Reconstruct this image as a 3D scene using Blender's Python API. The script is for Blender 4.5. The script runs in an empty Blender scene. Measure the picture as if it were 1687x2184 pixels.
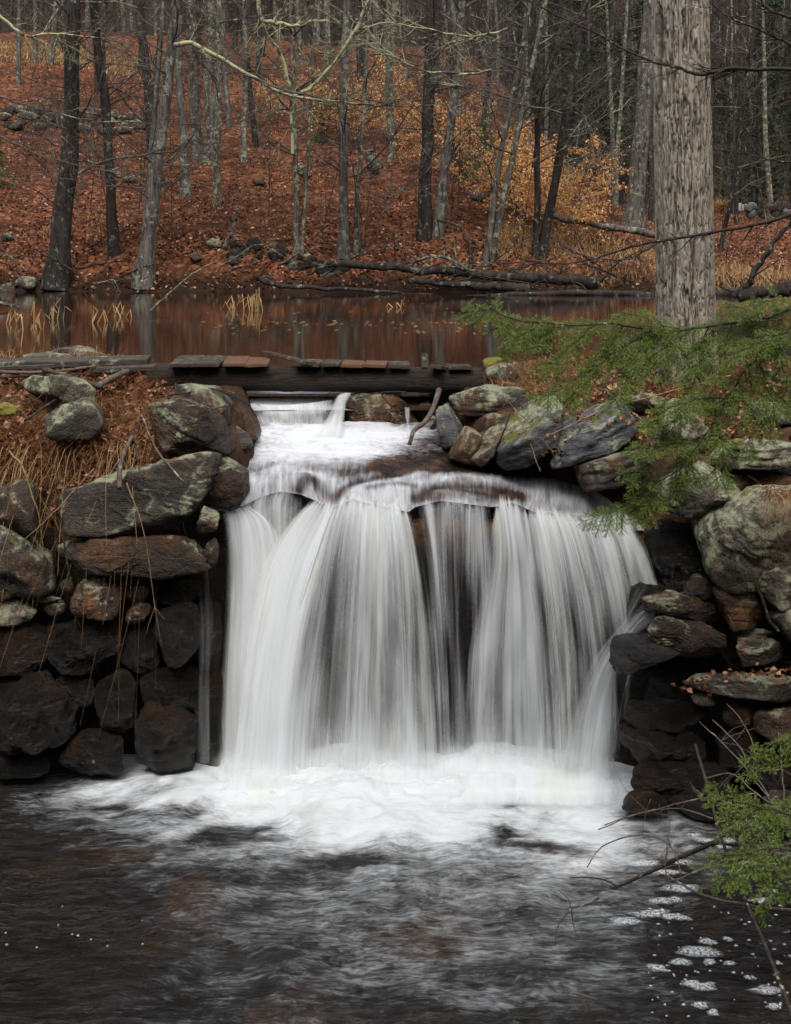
import bpy, math, random
import numpy as np
from mathutils import Vector, Matrix

# ------------------------------------------------------------------ camera, sky, sun, exposure
SC = bpy.context.scene
COL = SC.collection
F, CX, HY, CAMZ = 2425.0, 843.5, 515.0, 4.34      # focal length, centre column, horizon row, eye height
cam_d = bpy.data.cameras.new('camera')
cam = bpy.data.objects.new('camera', cam_d)
COL.objects.link(cam)
cam.location = (0, 0, CAMZ)
cam.rotation_euler = (math.radians(90), 0, 0)
cam_d.sensor_fit = 'VERTICAL'
cam_d.sensor_height = 36
cam_d.sensor_width = 27.8
cam_d.lens = F / 2183.5 * 36
cam_d.shift_y = -(2183.5 / 2 - HY) / 2183.5
cam_d.clip_end = 600
cam_d.clip_start = 0.1
SC.camera = cam

SUN_EL, SUN_AZ = math.radians(58), math.radians(-25)
world = bpy.data.worlds.new('World')
SC.world = world
world.use_nodes = True
wn = world.node_tree
wn.nodes.clear()
w_out = wn.nodes.new('ShaderNodeOutputWorld')
w_bg = wn.nodes.new('ShaderNodeBackground')
w_sky = wn.nodes.new('ShaderNodeTexSky')
w_sky.sky_type = 'NISHITA'
w_sky.sun_disc = False
w_sky.sun_elevation = SUN_EL
w_sky.sun_rotation = math.radians(155)
w_sky.dust_density = 4.0
w_hsv = wn.nodes.new('ShaderNodeHueSaturation')
w_hsv.inputs['Saturation'].default_value = 0.50      # overcast: the sky is nearly grey
wn.links.new(w_sky.outputs[0], w_hsv.inputs['Color'])
wn.links.new(w_hsv.outputs[0], w_bg.inputs['Color'])
w_bg.inputs['Strength'].default_value = 0.12
wn.links.new(w_bg.outputs[0], w_out.inputs['Surface'])

sun_d = bpy.data.lights.new('sun', 'SUN')
sun_d.energy = 1.4
sun_d.angle = math.radians(25)
sun_d.color = (1.0, 0.98, 0.955)
sun = bpy.data.objects.new('sun', sun_d)
COL.objects.link(sun)
sun.rotation_euler = (math.radians(32), 0, math.radians(-25))   # light falls away from the camera, from the upper left

SC.view_settings.view_transform = 'Standard'
SC.view_settings.look = 'None'
SC.view_settings.gamma = 1
SC.view_settings.exposure = 1.18
SC.view_settings.use_curve_mapping = False
SC.render.engine = 'CYCLES'
SC.cycles.transparent_max_bounces = 40
SC.cycles.max_bounces = 8
SC.cycles.diffuse_bounces = 3
SC.cycles.use_denoising = True

rng = np.random.default_rng(11)
random.seed(11)
POND_Z = 2.85

# ------------------------------------------------------------------ maths helpers
def W(x, y, Y):
    "point seen at column x, row y of the 1687-wide photograph at distance Y"
    return np.array([(x - CX) * Y / F, Y, CAMZ - (y - HY) * Y / F])

def smooth(a, b, x):
    t = np.clip((x - a) / (b - a), 0, 1)
    return t * t * (3 - 2 * t)

def _h(ix, iy, iz, s):
    n = (ix * 374761393 + iy * 668265263 + iz * 1274126177 + s * 974634777) & 0xffffffff
    n = ((n ^ (n >> 13)) * 1274126177) & 0xffffffff
    n = ((n ^ (n >> 15)) * 2246822519) & 0xffffffff
    return ((n ^ (n >> 16)) & 0xffffff) / float(0xffffff)

def vnoise(p, s=0):
    p = np.asarray(p, float)
    f = np.floor(p)
    i = f.astype(np.int64)
    t = p - f
    t = t * t * t * (t * (t * 6 - 15) + 10)
    x, y, z = i[..., 0], i[..., 1], i[..., 2]
    a, b, c = t[..., 0], t[..., 1], t[..., 2]
    def L(u, v, w): return u + (v - u) * w
    return L(L(L(_h(x, y, z, s), _h(x+1, y, z, s), a), L(_h(x, y+1, z, s), _h(x+1, y+1, z, s), a), b),
             L(L(_h(x, y, z+1, s), _h(x+1, y, z+1, s), a), L(_h(x, y+1, z+1, s), _h(x+1, y+1, z+1, s), a), b), c) * 2 - 1

def fbm(p, oct=4, s=0, gain=0.5, lac=2.1):
    p = np.asarray(p, float)
    r, a, tot = 0, 1.0, 0
    for k in range(oct):
        r = r + a * vnoise(p * lac ** k + k * 17.3, s + k * 7)
        tot += a
        a *= gain
    return r / tot

def P3(x, y, z=0): 
    x, y, z = np.broadcast_arrays(np.asarray(x, float), y, z)
    return np.stack([x, y, z], -1)

# ------------------------------------------------------------------ object helpers
def mesh_np(name, V, faces, mat=None, smooth_=True, uv=None, attrs=None):
    "faces: one (n,k) array or a list of such arrays"
    V = np.asarray(V, np.float32).reshape(-1, 3)
    if not isinstance(faces, list): faces = [faces]
    faces = [np.asarray(f, np.int32) for f in faces if len(f)]
    me = bpy.data.meshes.new(name)
    me.vertices.add(len(V))
    me.vertices.foreach_set('co', V.ravel())
    loops = np.concatenate([f.ravel() for f in faces])
    sizes = np.concatenate([np.full(len(f), f.shape[1], np.int32) for f in faces])
    starts = np.concatenate([[0], np.cumsum(sizes)[:-1]]).astype(np.int32)
    me.loops.add(len(loops))
    me.loops.foreach_set('vertex_index', loops)
    me.polygons.add(len(sizes))
    me.polygons.foreach_set('loop_start', starts)
    me.polygons.foreach_set('loop_total', sizes)
    me.polygons.foreach_set('use_smooth', np.full(len(sizes), bool(smooth_)))
    me.update(calc_edges=True)
    if uv is not None:
        ul = me.uv_layers.new(name='UVMap')
        ul.data.foreach_set('uv', np.asarray(uv, np.float32)[loops].ravel())
    for k, v in (attrs or {}).items():
        at = me.attributes.new(k, 'FLOAT', 'POINT')
        at.data.foreach_set('value', np.asarray(v, np.float32).ravel())
    if mat: me.materials.append(mat)
    me.validate()
    return me

def obj(name, me, parent=None, loc=None):
    o = bpy.data.objects.new(name, me)
    COL.objects.link(o)
    if parent: o.parent = parent
    if loc is not None: o.location = [float(c) for c in loc]
    return o

def tag(o, label=None, cat=None, group=None, kind=None):
    if label: o['label'] = label
    if cat: o['category'] = cat
    if group: o['group'] = group
    if kind: o['kind'] = kind
    return o

def empty(name, loc, label=None, cat=None, group=None):
    o = obj(name, None, None, loc)
    o.empty_display_size = 0.2
    return tag(o, label, cat, group)

def grid_faces(nu, nv):
    i = np.arange((nu - 1) * (nv - 1))
    a = (i // (nv - 1)) * nv + i % (nv - 1)
    return np.stack([a, a + nv, a + nv + 1, a + 1], 1)

def catmull(pts, n):
    "resample control points (k,d) to n points along a Catmull-Rom curve"
    pts = np.asarray(pts, float)
    k = len(pts)
    P = np.vstack([2 * pts[0] - pts[1], pts, 2 * pts[-1] - pts[-2]])
    t = np.linspace(0, k - 1 - 1e-9, n)
    i = t.astype(int)
    f = (t - i)[:, None]
    a, b, c, d = P[i], P[i + 1], P[i + 2], P[i + 3]
    return 0.5 * (2 * b + (c - a) * f + (2 * a - 5 * b + 4 * c - d) * f ** 2 + (3 * b - a - 3 * c + d) * f ** 3)

def tubes(lines, sides=5, cap=False):
    "lines: list of (pts (k,3), radii (k,)). Returns verts, list of face arrays; batched by point count"
    by = {}
    for p, r in lines: by.setdefault(len(p), []).append((p, r))
    VV, FF, off = [], [], 0
    for k, items in by.items():
        P = np.array([i[0] for i in items], float)
        R = np.array([i[1] for i in items], float)
        T = np.gradient(P, axis=1)
        T /= np.linalg.norm(T, axis=2, keepdims=True) + 1e-9
        mean = T.mean(1, keepdims=True)
        ref = np.where(np.abs(mean[..., 2:3]) > 0.8, np.array([1.0, 0.13, 0]), np.array([0.07, 0.1, 1.0]))
        A = np.cross(T, np.broadcast_to(ref, T.shape))
        A /= np.linalg.norm(A, axis=2, keepdims=True) + 1e-9
        B = np.cross(T, A)
        an = np.arange(sides) * 2 * math.pi / sides
        ring = (P[:, :, None, :] + R[:, :, None, None] * (A[:, :, None, :] * np.cos(an)[None, None, :, None] + B[:, :, None, :] * np.sin(an)[None, None, :, None]))
        n = len(items)
        VV.append(ring.reshape(-1, 3))
        base = off + (np.arange(n) * k * sides)[:, None, None] + (np.arange(k - 1) * sides)[None, :, None]
        s0 = np.arange(sides)[None, None, :]
        s1 = (np.arange(sides) + 1) % sides
        s1 = s1[None, None, :]
        FF.append(np.stack([base + s0, base + s1, base + sides + s1, base + sides + s0], -1).reshape(-1, 4))
        if cap:
            e = off + (np.arange(n) * k * sides)[:, None]
            FF.append(e + np.arange(sides)[::-1][None])
            FF.append(e + (k - 1) * sides + np.arange(sides)[None])
        off += n * k * sides
    return np.concatenate(VV), FF

# ------------------------------------------------------------------ material helpers
class M:
    def __init__(self, name):
        self.m = bpy.data.materials.new(name)
        self.m.use_nodes = True
        self.t = self.m.node_tree
        self.t.nodes.clear()
        self.out = self.n('ShaderNodeOutputMaterial')
    def n(self, typ, ins=None, **props):
        nd = self.t.nodes.new(typ)
        for k, v in props.items(): setattr(nd, k, v)
        for k, v in (ins or {}).items(): self.put(nd.inputs[k], v)
        return nd
    def put(self, sock, v):
        if isinstance(v, bpy.types.NodeSocket): self.t.links.new(v, sock)
        elif isinstance(v, bpy.types.Node): self.t.links.new(v.outputs[0], sock)
        else:
            if sock.type == 'RGBA' and len(v) == 3: v = (*v, 1)
            sock.default_value = v
    def math(self, op, a, b=None, clamp=False):
        nd = self.n('ShaderNodeMath', operation=op, use_clamp=clamp)
        self.put(nd.inputs[0], a)
        if b is not None: self.put(nd.inputs[1], b)
        return nd.outputs[0]
    def noise(self, vec, scale, detail=4, rough=0.55, dist=0.0):
        nd = self.n('ShaderNodeTexNoise', {'Scale': scale, 'Detail': detail, 'Roughness': rough, 'Distortion': dist})
        if vec is not None: self.put(nd.inputs['Vector'], vec)
        return nd.outputs[0]
    def map(self, vec, scale=(1, 1, 1), loc=(0, 0, 0), rot=(0, 0, 0)):
        return self.n('ShaderNodeMapping', {'Vector': vec, 'Scale': scale, 'Location': loc, 'Rotation': rot}).outputs[0]
    def step(self, x, a, b):
        nd = self.n('ShaderNodeMapRange', interpolation_type='SMOOTHSTEP')
        self.put(nd.inputs[0], x)
        nd.inputs[1].default_value, nd.inputs[2].default_value = a, b
        return nd.outputs[0]
    def mix(self, f, a, b, mode='MIX'):
        nd = self.n('ShaderNodeMix', data_type='RGBA', blend_type=mode)
        self.put(nd.inputs[0], f); self.put(nd.inputs[6], a); self.put(nd.inputs[7], b)
        return nd.outputs[2]
    def ramp(self, f, stops):
        nd = self.n('ShaderNodeValToRGB')
        self.put(nd.inputs[0], f)
        e = nd.color_ramp.elements
        while len(e) < len(stops): e.new(0.5)
        for el, (p, c) in zip(e, stops):
            el.position = p; el.color = (*c, 1)
        return nd.outputs[0]
    def bump(self, h, strength=0.5, dist=0.02, normal=None):
        nd = self.n('ShaderNodeBump', {'Height': h, 'Strength': strength, 'Distance': dist})
        if normal is not None: self.put(nd.inputs['Normal'], normal)
        return nd.outputs[0]
    def bsdf(self, color, rough, normal=None, spec=None, **kw):
        b = self.n('ShaderNodeBsdfPrincipled')
        if spec is not None: b.inputs['Specular IOR Level'].default_value = spec
        self.put(b.inputs['Base Color'], color); self.put(b.inputs['Roughness'], rough)
        if normal is not None: self.put(b.inputs['Normal'], normal)
        for k, v in kw.items(): self.put(b.inputs[k.replace('_', ' ')], v)
        return b.outputs[0]
    def done(self, shader):
        self.put(self.out.inputs['Surface'], shader)
        return self.m

def obj_coords(m):
    tc = m.n('ShaderNodeTexCoord').outputs['Object']
    rnd = m.n('ShaderNodeObjectInfo').outputs['Random']
    v = m.n('ShaderNodeVectorMath', operation='ADD')
    s = m.n('ShaderNodeVectorMath', {0: (37.0, 61.0, 23.0)}, operation='SCALE')
    m.put(s.inputs['Scale'], rnd)
    m.put(v.inputs[0], tc); m.put(v.inputs[1], s.outputs[0])
    return v.outputs[0], rnd

def rock_mat(name, dark, light, rust=(0.12, 0.05, 0.02), rust_amt=0.3, lichen=0.0, moss=0.0, rough=0.8, strata=1.0, lich_col=(0.21, 0.215, 0.14), bump=0.7, tilt=0.3, spec=0.22):
    m = M(name)
    v, rnd = obj_coords(m)
    nrm = m.n('ShaderNodeNewGeometry').outputs['Normal']
    nz = m.n('ShaderNodeSeparateXYZ', {0: nrm}).outputs['Z']
    vs = m.map(v, (1, 1, strata), rot=(0.15, tilt, 0.2))
    n1 = m.noise(vs, 4.0, 8, 0.62)
    n2 = m.noise(v, 1.9, 5, 0.6, 0.6)
    n3 = m.noise(vs, 60, 4, 0.7)
    col = m.ramp(n1, [(0.30, dark), (0.52, tuple((a + b) / 2 for a, b in zip(dark, light))), (0.72, light)])
    col = m.mix(m.math('MULTIPLY', m.step(n2, 0.48, 0.66), rust_amt), col, rust)
    col = m.mix(m.step(n3, 0.34, 0.66), m.mix(1.0, col, (0.42, 0.42, 0.42), 'MULTIPLY'), m.mix(1.0, col, (1.5, 1.5, 1.5), 'MULTIPLY'))
    rg = m.math('ADD', m.math('MULTIPLY', m.math('SUBTRACT', n1, 0.5), 0.6), rough, True)
    if lichen > 0:
        l1 = m.noise(v, 2.6, 8, 0.72, 0.9)
        l2 = m.noise(v, 13, 6, 0.72)
        up = m.math('MULTIPLY', nz, 0.10)
        lm = m.math('MULTIPLY', m.step(m.math('ADD', l1, up), 0.60 - 0.22 * lichen, 0.68 - 0.18 * lichen), m.step(l2, 0.36, 0.56))
        lc = m.mix(m.noise(v, 22, 3), tuple(c * 0.55 for c in lich_col), tuple(c * 1.35 for c in lich_col))
        col = m.mix(lm, col, lc)
        rg = m.math('MAXIMUM', rg, m.math('MULTIPLY', lm, 0.9))
    if moss > 0:
        mm = m.math('MULTIPLY', m.step(nz, 0.35, 0.75), m.step(m.noise(v, 5.0, 5, 0.65), 0.66 - 0.25 * moss, 0.74 - 0.22 * moss))
        mc = m.mix(m.noise(v, 45, 3), (0.035, 0.04, 0.006), (0.14, 0.13, 0.02))
        col = m.mix(mm, col, mc)
        rg = m.math('MAXIMUM', rg, m.math('MULTIPLY', mm, 0.95))
    b1 = m.noise(vs, 9, 8, 0.7)
    vor = m.n('ShaderNodeTexVoronoi', {'Vector': vs, 'Scale': 5.0}, feature='DISTANCE_TO_EDGE').outputs[0]
    h = m.math('ADD', b1, m.math('MULTIPLY', m.step(vor, 0.0, 0.05), 0.12))
    h = m.math('ADD', h, m.math('MULTIPLY', n3, 0.35))
    nb = m.bump(h, bump, 0.05)
    return m.done(m.bsdf(col, rg, nb, spec=spec))

MAT = {}
MAT['rock_lichen'] = rock_mat('lichen_grey_rock', (0.022, 0.019, 0.014), (0.0925, 0.0799, 0.0592), rust_amt=0.3, lichen=0.62, moss=0.35, rough=0.85)
MAT['rock_lichen_lo'] = rock_mat('grey_rock', (0.018, 0.015, 0.012), (0.0740, 0.0622, 0.0474), rust_amt=0.45, lichen=0.32, moss=0.3, rough=0.7, strata=2)
MAT['rock_brown'] = rock_mat('brown_wet_rock', (0.009, 0.0065, 0.0045), (0.0577, 0.0370, 0.0229), rust=(0.11, 0.045, 0.016), rust_amt=0.5, lichen=0.14, moss=0.15, rough=0.40, strata=1.6, bump=0.9, spec=0.3)
MAT['rock_rust'] = rock_mat('rust_rock', (0.013, 0.0075, 0.0045), (0.0703, 0.0385, 0.0207), rust=(0.13, 0.055, 0.018), rust_amt=0.6, lichen=0.22, rough=0.45, bump=0.9, spec=0.3)
MAT['rock_dark'] = rock_mat('dark_wet_rock', (0.0018, 0.0014, 0.0011), (0.0175, 0.0125, 0.0085), rust=(0.034, 0.016, 0.006), rust_amt=0.75, rough=0.22, strata=2.4, bump=1.3, spec=0.34)
MAT['rock_slate'] = rock_mat('grey_slate', (0.018, 0.019, 0.021), (0.1025, 0.1066, 0.1107), rust=(0.10, 0.06, 0.03), rust_amt=0.25, lichen=0.26, moss=0.3, rough=0.45, strata=5.0, tilt=-0.5, spec=0.35)
MAT['rock_slate_moss'] = rock_mat('mossy_slate', (0.014, 0.016, 0.015), (0.0779, 0.0820, 0.0779), rust=(0.08, 0.05, 0.02), rust_amt=0.3, lichen=0.32, moss=0.62, rough=0.55, strata=5.0, tilt=-0.5, spec=0.3)
MAT['rock_slate_brown'] = rock_mat('brown_slate', (0.012, 0.009, 0.0075), (0.0697, 0.0541, 0.0426), rust=(0.16, 0.062, 0.02), rust_amt=0.6, lichen=0.15, rough=0.45, strata=5.0, tilt=-0.5, spec=0.3)
MAT['rock_wet_slate'] = rock_mat('dark_wet_slate', (0.006, 0.006, 0.006), (0.0369, 0.0353, 0.0344), rust=(0.06, 0.035, 0.02), rust_amt=0.3, rough=0.26, strata=4.0, bump=0.9, spec=0.4)
MAT['rock_pale'] = rock_mat('pale_rock', (0.04, 0.033, 0.026), (0.1258, 0.1036, 0.0777), rust_amt=0.35, lichen=0.3, moss=0.1, rough=0.8)

# ------------------------------------------------------------------ rocks
def icosphere(sub):
    import bmesh
    bm = bmesh.new()
    bmesh.ops.create_icosphere(bm, subdivisions=sub, radius=1)
    V = np.array([v.co for v in bm.verts]); Fc = np.array([[v.index for v in f.verts] for f in bm.faces])
    bm.free()
    return V, Fc
ICO = {s: icosphere(s) for s in (2, 3, 4, 5, 6)}

def rock_mesh(outline, Y, mat, seed=0, depth=0.8, sub=4, rough=1.0, p=14, strata=0.0, tilt=0.0, front=(0.25, 0.1), facets=7):
    """outline: photograph pixels of the silhouette. A convex body is cut from planes through its edges,
    with a few random facets towards the front, top and back, then worn and chipped with noise."""
    r = np.random.default_rng(seed)
    o = np.array(outline, float)
    c = o.mean(0)
    s = Y / F
    q = (o - c) * [s, -s]
    # area centroid
    ctr = W(c[0], c[1], Y)
    size = np.abs(q).max(0)
    dd = depth * size.min() if depth > 0 else -depth
    N, H = [], []
    n = len(q)
    area = 0.5 * np.sum(q[:, 0] * np.roll(q[:, 1], -1) - np.roll(q[:, 0], -1) * q[:, 1])
    for i in range(n):
        a, b = q[i], q[(i + 1) % n]
        e = b - a
        nn = np.array([e[1], -e[0]]) * (1 if area > 0 else -1)
        l = np.linalg.norm(nn)
        if l < 1e-6: continue
        nn = nn / l
        h = max(nn @ a, 0.02)
        ty = r.uniform(-0.25, 0.2)
        v = np.array([nn[0], ty, nn[1]])
        L = np.linalg.norm(v)
        N.append(v / L); H.append(h / L)
    for k in range(facets):
        v = np.array([r.normal(0, 0.52), -1, r.normal(front[1], 0.48)]); v /= np.linalg.norm(v)
        N.append(v); H.append(max(dd * r.uniform(0.74, 1.08), r.uniform(0.84, 0.95) * (q @ np.array([v[0], v[2]])).max()))
    v = np.array([0, -0.62, 0.78]); N.append(v); H.append(0.62 * dd + 0.78 * max(q[:, 1].max(), .02) * r.uniform(0.72, 0.9))
    for k in range(2):
        v = np.array([r.normal(0, 0.4), 1, r.normal(0, 0.3)]); v /= np.linalg.norm(v)
        N.append(v); H.append(dd * 1.1)
    N, H = np.array(N), np.array(H)
    D, Fc = ICO[sub]
    D = D * [size[0], dd, size[1]]
    D = D / np.linalg.norm(D, axis=1, keepdims=True)
    g = np.maximum(D @ N.T, 0) / H
    rad = (g ** p).sum(1) ** (-1.0 / p)
    rad *= 1.03
    V = D * rad[:, None]
    ms = float(np.mean(size))
    off = seed * 3.71
    nv = D
    low = fbm(V / ms * 1.3 + off, 3, seed)
    mid = fbm(V / ms * 4.0 + off, 4, seed + 3)
    rid = 1 - np.abs(fbm(V / ms * 2.4 + off, 4, seed + 5)) * 2
    disp = ms * rough * (0.075 * low + 0.04 * mid - 0.05 * np.maximum(rid - 0.55, 0))
    led = fbm(V / ms * 1.7 + off + 5, 2, seed + 11) * 3.2
    fr = led - np.floor(led)
    disp = disp + ms * rough * 0.045 * (np.floor(led) + smooth(0.78, 1.0, fr)) * 0.6
    if strata:
        ca, sa = math.cos(tilt), math.sin(tilt)
        w = V[:, 0] * sa + V[:, 2] * ca + 0.04 * ms * low
        st = fbm(P3(w / ms * 9, V[:, 0] / ms * 0.8, V[:, 1] / ms * 0.8) + off, 3, seed + 9)
        disp = disp + ms * strata * 0.06 * np.sign(st) * np.abs(st) ** 0.6
    V = V + nv * disp[:, None]
    return mesh_np('rock', V, Fc, mat), ctr

def chip(outline, seed):
    "knock the corners off a coarse outline so that it does not read as a square block"
    r = np.random.default_rng(seed)
    o = np.array(outline, float); n = len(o)
    out = []
    for i in range(n):
        a, b, c = o[i - 1], o[i], o[(i + 1) % n]
        out.append(b + (a - b) * r.uniform(0.05, 0.34)); out.append(b + (c - b) * r.uniform(0.05, 0.34))
    return out

def rock(name, outline, Y, mat, label=None, cat=None, parent=None, group=None, **kw):
    me, c = rock_mesh(outline, Y, MAT[mat], **kw)
    o = obj(name, me, parent, c if parent is None else np.array(c) - np.array(parent.location))
    tag(o, label, cat, group)
    return o
# ------------------------------------------------------------------ ground
def shore_y(X):
    "distance of the far shore of the pond"
    return 33.6 + 0.9 * vnoise(P3(X * 0.35, 0.3, 5), 3) + 0.4 * vnoise(P3(X * 1.1, 0.7, 5), 4) + smooth(6, 14, X) * 1.5

def far_z(X, Y):
    X, Y = np.asarray(X, float), np.asarray(Y, float)
    d = Y - shore_y(X)
    bank = 0.75 * (1 - smooth(4, 12, X)) + 0.22
    s = 0.315 - 0.225 * smooth(-1.0, 14.0, X - (Y - 40) * 0.10) + 0.02 * smooth(-4, -12, X)
    lin = np.clip(d - 1.0, 0, 45 + 0 * d)
    z = POND_Z - 0.5 + (0.55 + bank) * smooth(-0.7, 1.3, d) + s * lin
    far = np.clip(Y - 82, 0, None)
    z = z + 0.06 * np.clip(d - 46, 0, 40) + 0.0058 * far ** 2 * (1 - smooth(20, 60, far)) + smooth(20, 60, far) * (2.3 + 0.55 * (far - 20))
    z = z + (0.22 * fbm(P3(X * 0.3, Y * 0.3, 1.5), 3, 8) + 0.09 * fbm(P3(X * 1.1, Y * 1.1, 4.5), 3, 9)) * smooth(0.5, 4, d)
    return z

# stream channel edges
def ch_left(Y):  return np.interp(Y, [9.0, 9.5, 9.9, 10.3, 10.8, 11.3, 11.9, 12.6, 13.5], [-1.55, -1.5, -1.40, -1.34, -1.36, -1.5, -2.1, -3.0, -9])
def ch_right(Y): return np.interp(Y, [9.0, 9.4, 9.7, 10.0, 10.3, 10.8, 11.3, 11.9, 12.6, 13.3, 13.8], [2.25, 2.15, 1.8, 1.3, 0.75, 0.55, 0.75, 1.0, 1.25, 2.2, 9])
def wall_y(X):
    left = 9.5
    right = 9.35 - np.clip(X - 1.6, 0, 2.5) * 0.38
    return np.where(X < 0, left, right)

def near_z(X, Y):
    X, Y = np.asarray(X, float), np.asarray(Y, float)
    top = np.interp(Y, [7.8, 8.6, 9.2, 9.6, 10.2, 11.0, 12.4, 13.2, 13.9, 14.6], [1.95, 2.05, 2.2, 2.45, 2.78, 3.03, 3.06, 2.98, 2.5, 2.2])
    topR = np.interp(Y, [7.4, 8.2, 8.8, 9.4, 10.0, 10.8, 12.4, 13.4, 14.2, 15], [2.05, 2.2, 2.36, 2.55, 2.74, 2.98, 3.0, 2.93, 2.5, 2.2])
    top = np.where(X > 0, topR, top)
    top = top + 0.07 * fbm(P3(X * 2.2, Y * 2.2, 0.4), 3, 21)
    bed = np.interp(Y, [9.2, 9.6, 10.4, 10.7, 11, 12, 13], [1.75, 1.95, 2.25, 2.3, 2.5, 2.45, 2.2])
    inch = smooth(-0.12, 0.16, X - ch_left(Y)) * smooth(-0.12, 0.16, ch_right(Y) - X)
    z = top + (np.minimum(bed, top) - top) * inch
    drop = smooth(-0.05, 0.22, wall_y(X) + 0.2 - Y + 0.06 * vnoise(P3(X * 3, 1, 2), 5)) 
    # camera side of the pool: the basin closes again behind and beside the viewer
    back = smooth(2.0, -1.5, Y)
    z = z + (-0.8 - z) * drop * (1 - back) + back * drop * (1.2 - z)
    rise = 0.62 * np.clip(np.abs(X) - 9, 0, 40) * smooth(16, 8, Y) + 0.62 * np.clip(-Y - 2, 0, 40)
    return z + np.minimum(rise, 24)

m = M('leaf_litter_ground')
v = m.n('ShaderNodeTexCoord').outputs['Object']
vor = m.n('ShaderNodeTexVoronoi', {'Vector': v, 'Scale': 9.0, 'Randomness': 1.0})
vor2 = m.n('ShaderNodeTexVoronoi', {'Vector': v, 'Scale': 4.0, 'Randomness': 1.0})
rnd = m.n('ShaderNodeSeparateColor', {0: vor.outputs['Color']}).outputs[0]
rnd2 = m.n('ShaderNodeSeparateColor', {0: vor2.outputs['Color']}).outputs[0]
c = m.ramp(m.math('ADD', m.math('MULTIPLY', rnd, 0.6), m.math('MULTIPLY', rnd2, 0.4)), [(0.05, (0.022, 0.0095, 0.0055)), (0.35, (0.070, 0.024, 0.0115)), (0.6, (0.118, 0.041, 0.0185)), (0.8, (0.170, 0.066, 0.030)), (0.97, (0.24, 0.13, 0.072))])
big = m.noise(v, 0.22, 5, 0.6)
c = m.mix(m.step(big, 0.45, 0.62), c, m.mix(1.0, c, (0.52, 0.52, 0.5), 'MULTIPLY'))
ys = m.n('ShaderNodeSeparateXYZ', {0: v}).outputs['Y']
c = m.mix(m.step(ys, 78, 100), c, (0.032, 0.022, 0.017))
c = m.mix(m.step(m.noise(v, 0.9, 6, 0.72), 0.54, 0.68), c, (0.030, 0.018, 0.010))
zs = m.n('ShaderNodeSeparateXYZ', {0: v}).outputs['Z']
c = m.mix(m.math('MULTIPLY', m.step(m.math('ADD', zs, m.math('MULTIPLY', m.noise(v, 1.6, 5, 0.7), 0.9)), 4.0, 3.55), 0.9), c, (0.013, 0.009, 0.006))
h = m.math('ADD', rnd, m.noise(v, 3, 6))
MAT['litter'] = m.done(m.bsdf(c, 0.8, m.bump(h, 0.9, 0.08), spec=0.08))

m = M('bank_soil')
v = m.n('ShaderNodeTexCoord').outputs['Object']
n1 = m.noise(v, 7, 8, 0.65)
c = m.ramp(n1, [(0.3, (0.012, 0.008, 0.005)), (0.5, (0.045, 0.024, 0.013)), (0.7, (0.10, 0.055, 0.028))])
yz = m.n('ShaderNodeSeparateXYZ', {0: v}).outputs['Z']
c = m.mix(m.step(yz, 2.05, 1.6), c, (0.010, 0.008, 0.007))
MAT['soil'] = m.done(m.bsdf(c, 0.8, m.bump(m.noise(v, 16, 8, 0.7), 0.8, 0.05), spec=0.1))

xs = np.concatenate([np.linspace(-190, -31, 54), np.linspace(-30, 30, 221), np.linspace(31, 190, 54)])
ysv = np.concatenate([np.linspace(13.2, 32, 20), np.linspace(32.3, 60, 150), np.linspace(60.5, 110, 70), np.linspace(112, 330, 50)])
XX, YY = np.meshgrid(xs, ysv, indexing='ij')
ZZ = far_z(XX, YY)
ZZ = np.where(YY < 31, POND_Z - 0.6, ZZ)
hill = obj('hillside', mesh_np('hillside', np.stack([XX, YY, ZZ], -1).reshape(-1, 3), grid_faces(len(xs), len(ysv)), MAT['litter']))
tag(hill, kind='structure')
xs = np.concatenate([np.linspace(-60, -7.2, 30), np.linspace(-7, 7, 211), np.linspace(7.2, 60, 30)])
ysv = np.concatenate([np.linspace(-50, 3.5, 40), np.linspace(4, 15, 180)])
XX, YY = np.meshgrid(xs, ysv, indexing='ij')
ZZ = near_z(XX, YY)
bankg = obj('bank_ground', mesh_np('bank_ground', np.stack([XX, YY, ZZ], -1).reshape(-1, 3), grid_faces(len(xs), len(ysv)), MAT['soil']))
tag(bankg, kind='structure')

def on_hill(x, y, y0=33.0, y1=140.0):
    "where the sight line of a photograph pixel meets the far hillside"
    Y = np.linspace(y0, y1, 1600)
    X = (x - CX) * Y / F; Z = CAMZ - (y - HY) * Y / F
    d = Z - far_z(X, Y)
    i = np.argmax(d < 0) if (d < 0).any() else len(Y) - 1
    return np.array([X[i], Y[i], float(far_z(X[i], Y[i]))])

def on_bank(x, y, y0=7.0, y1=14.0):
    Y = np.linspace(y0, y1, 700)
    X = (x - CX) * Y / F; Z = CAMZ - (y - HY) * Y / F
    d = Z - near_z(X, Y)
    i = np.argmax(d < 0) if (d < 0).any() else len(Y) - 1
    return np.array([X[i], Y[i], float(near_z(X[i], Y[i]))])

# ------------------------------------------------------------------ water
m = M('pond_water')
v = m.n('ShaderNodeTexCoord').outputs['Object']
w1 = m.noise(m.map(v, (0.9, 4.0, 1)), 1.6, 3, 0.5)
w2 = m.noise(m.map(v, (3, 14, 1)), 2.0, 2, 0.5)
nb = m.bump(m.math('ADD', w1, m.math('MULTIPLY', w2, 0.35)), 0.028, 0.05)
b = m.bsdf((0.014, 0.007, 0.0045), 0.03, nb, IOR=1.5)
MAT['pond'] = m.done(b)
pv = [(-60, 11.05), (60, 11.05), (60, 36.5), (-60, 36.5)]
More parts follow.
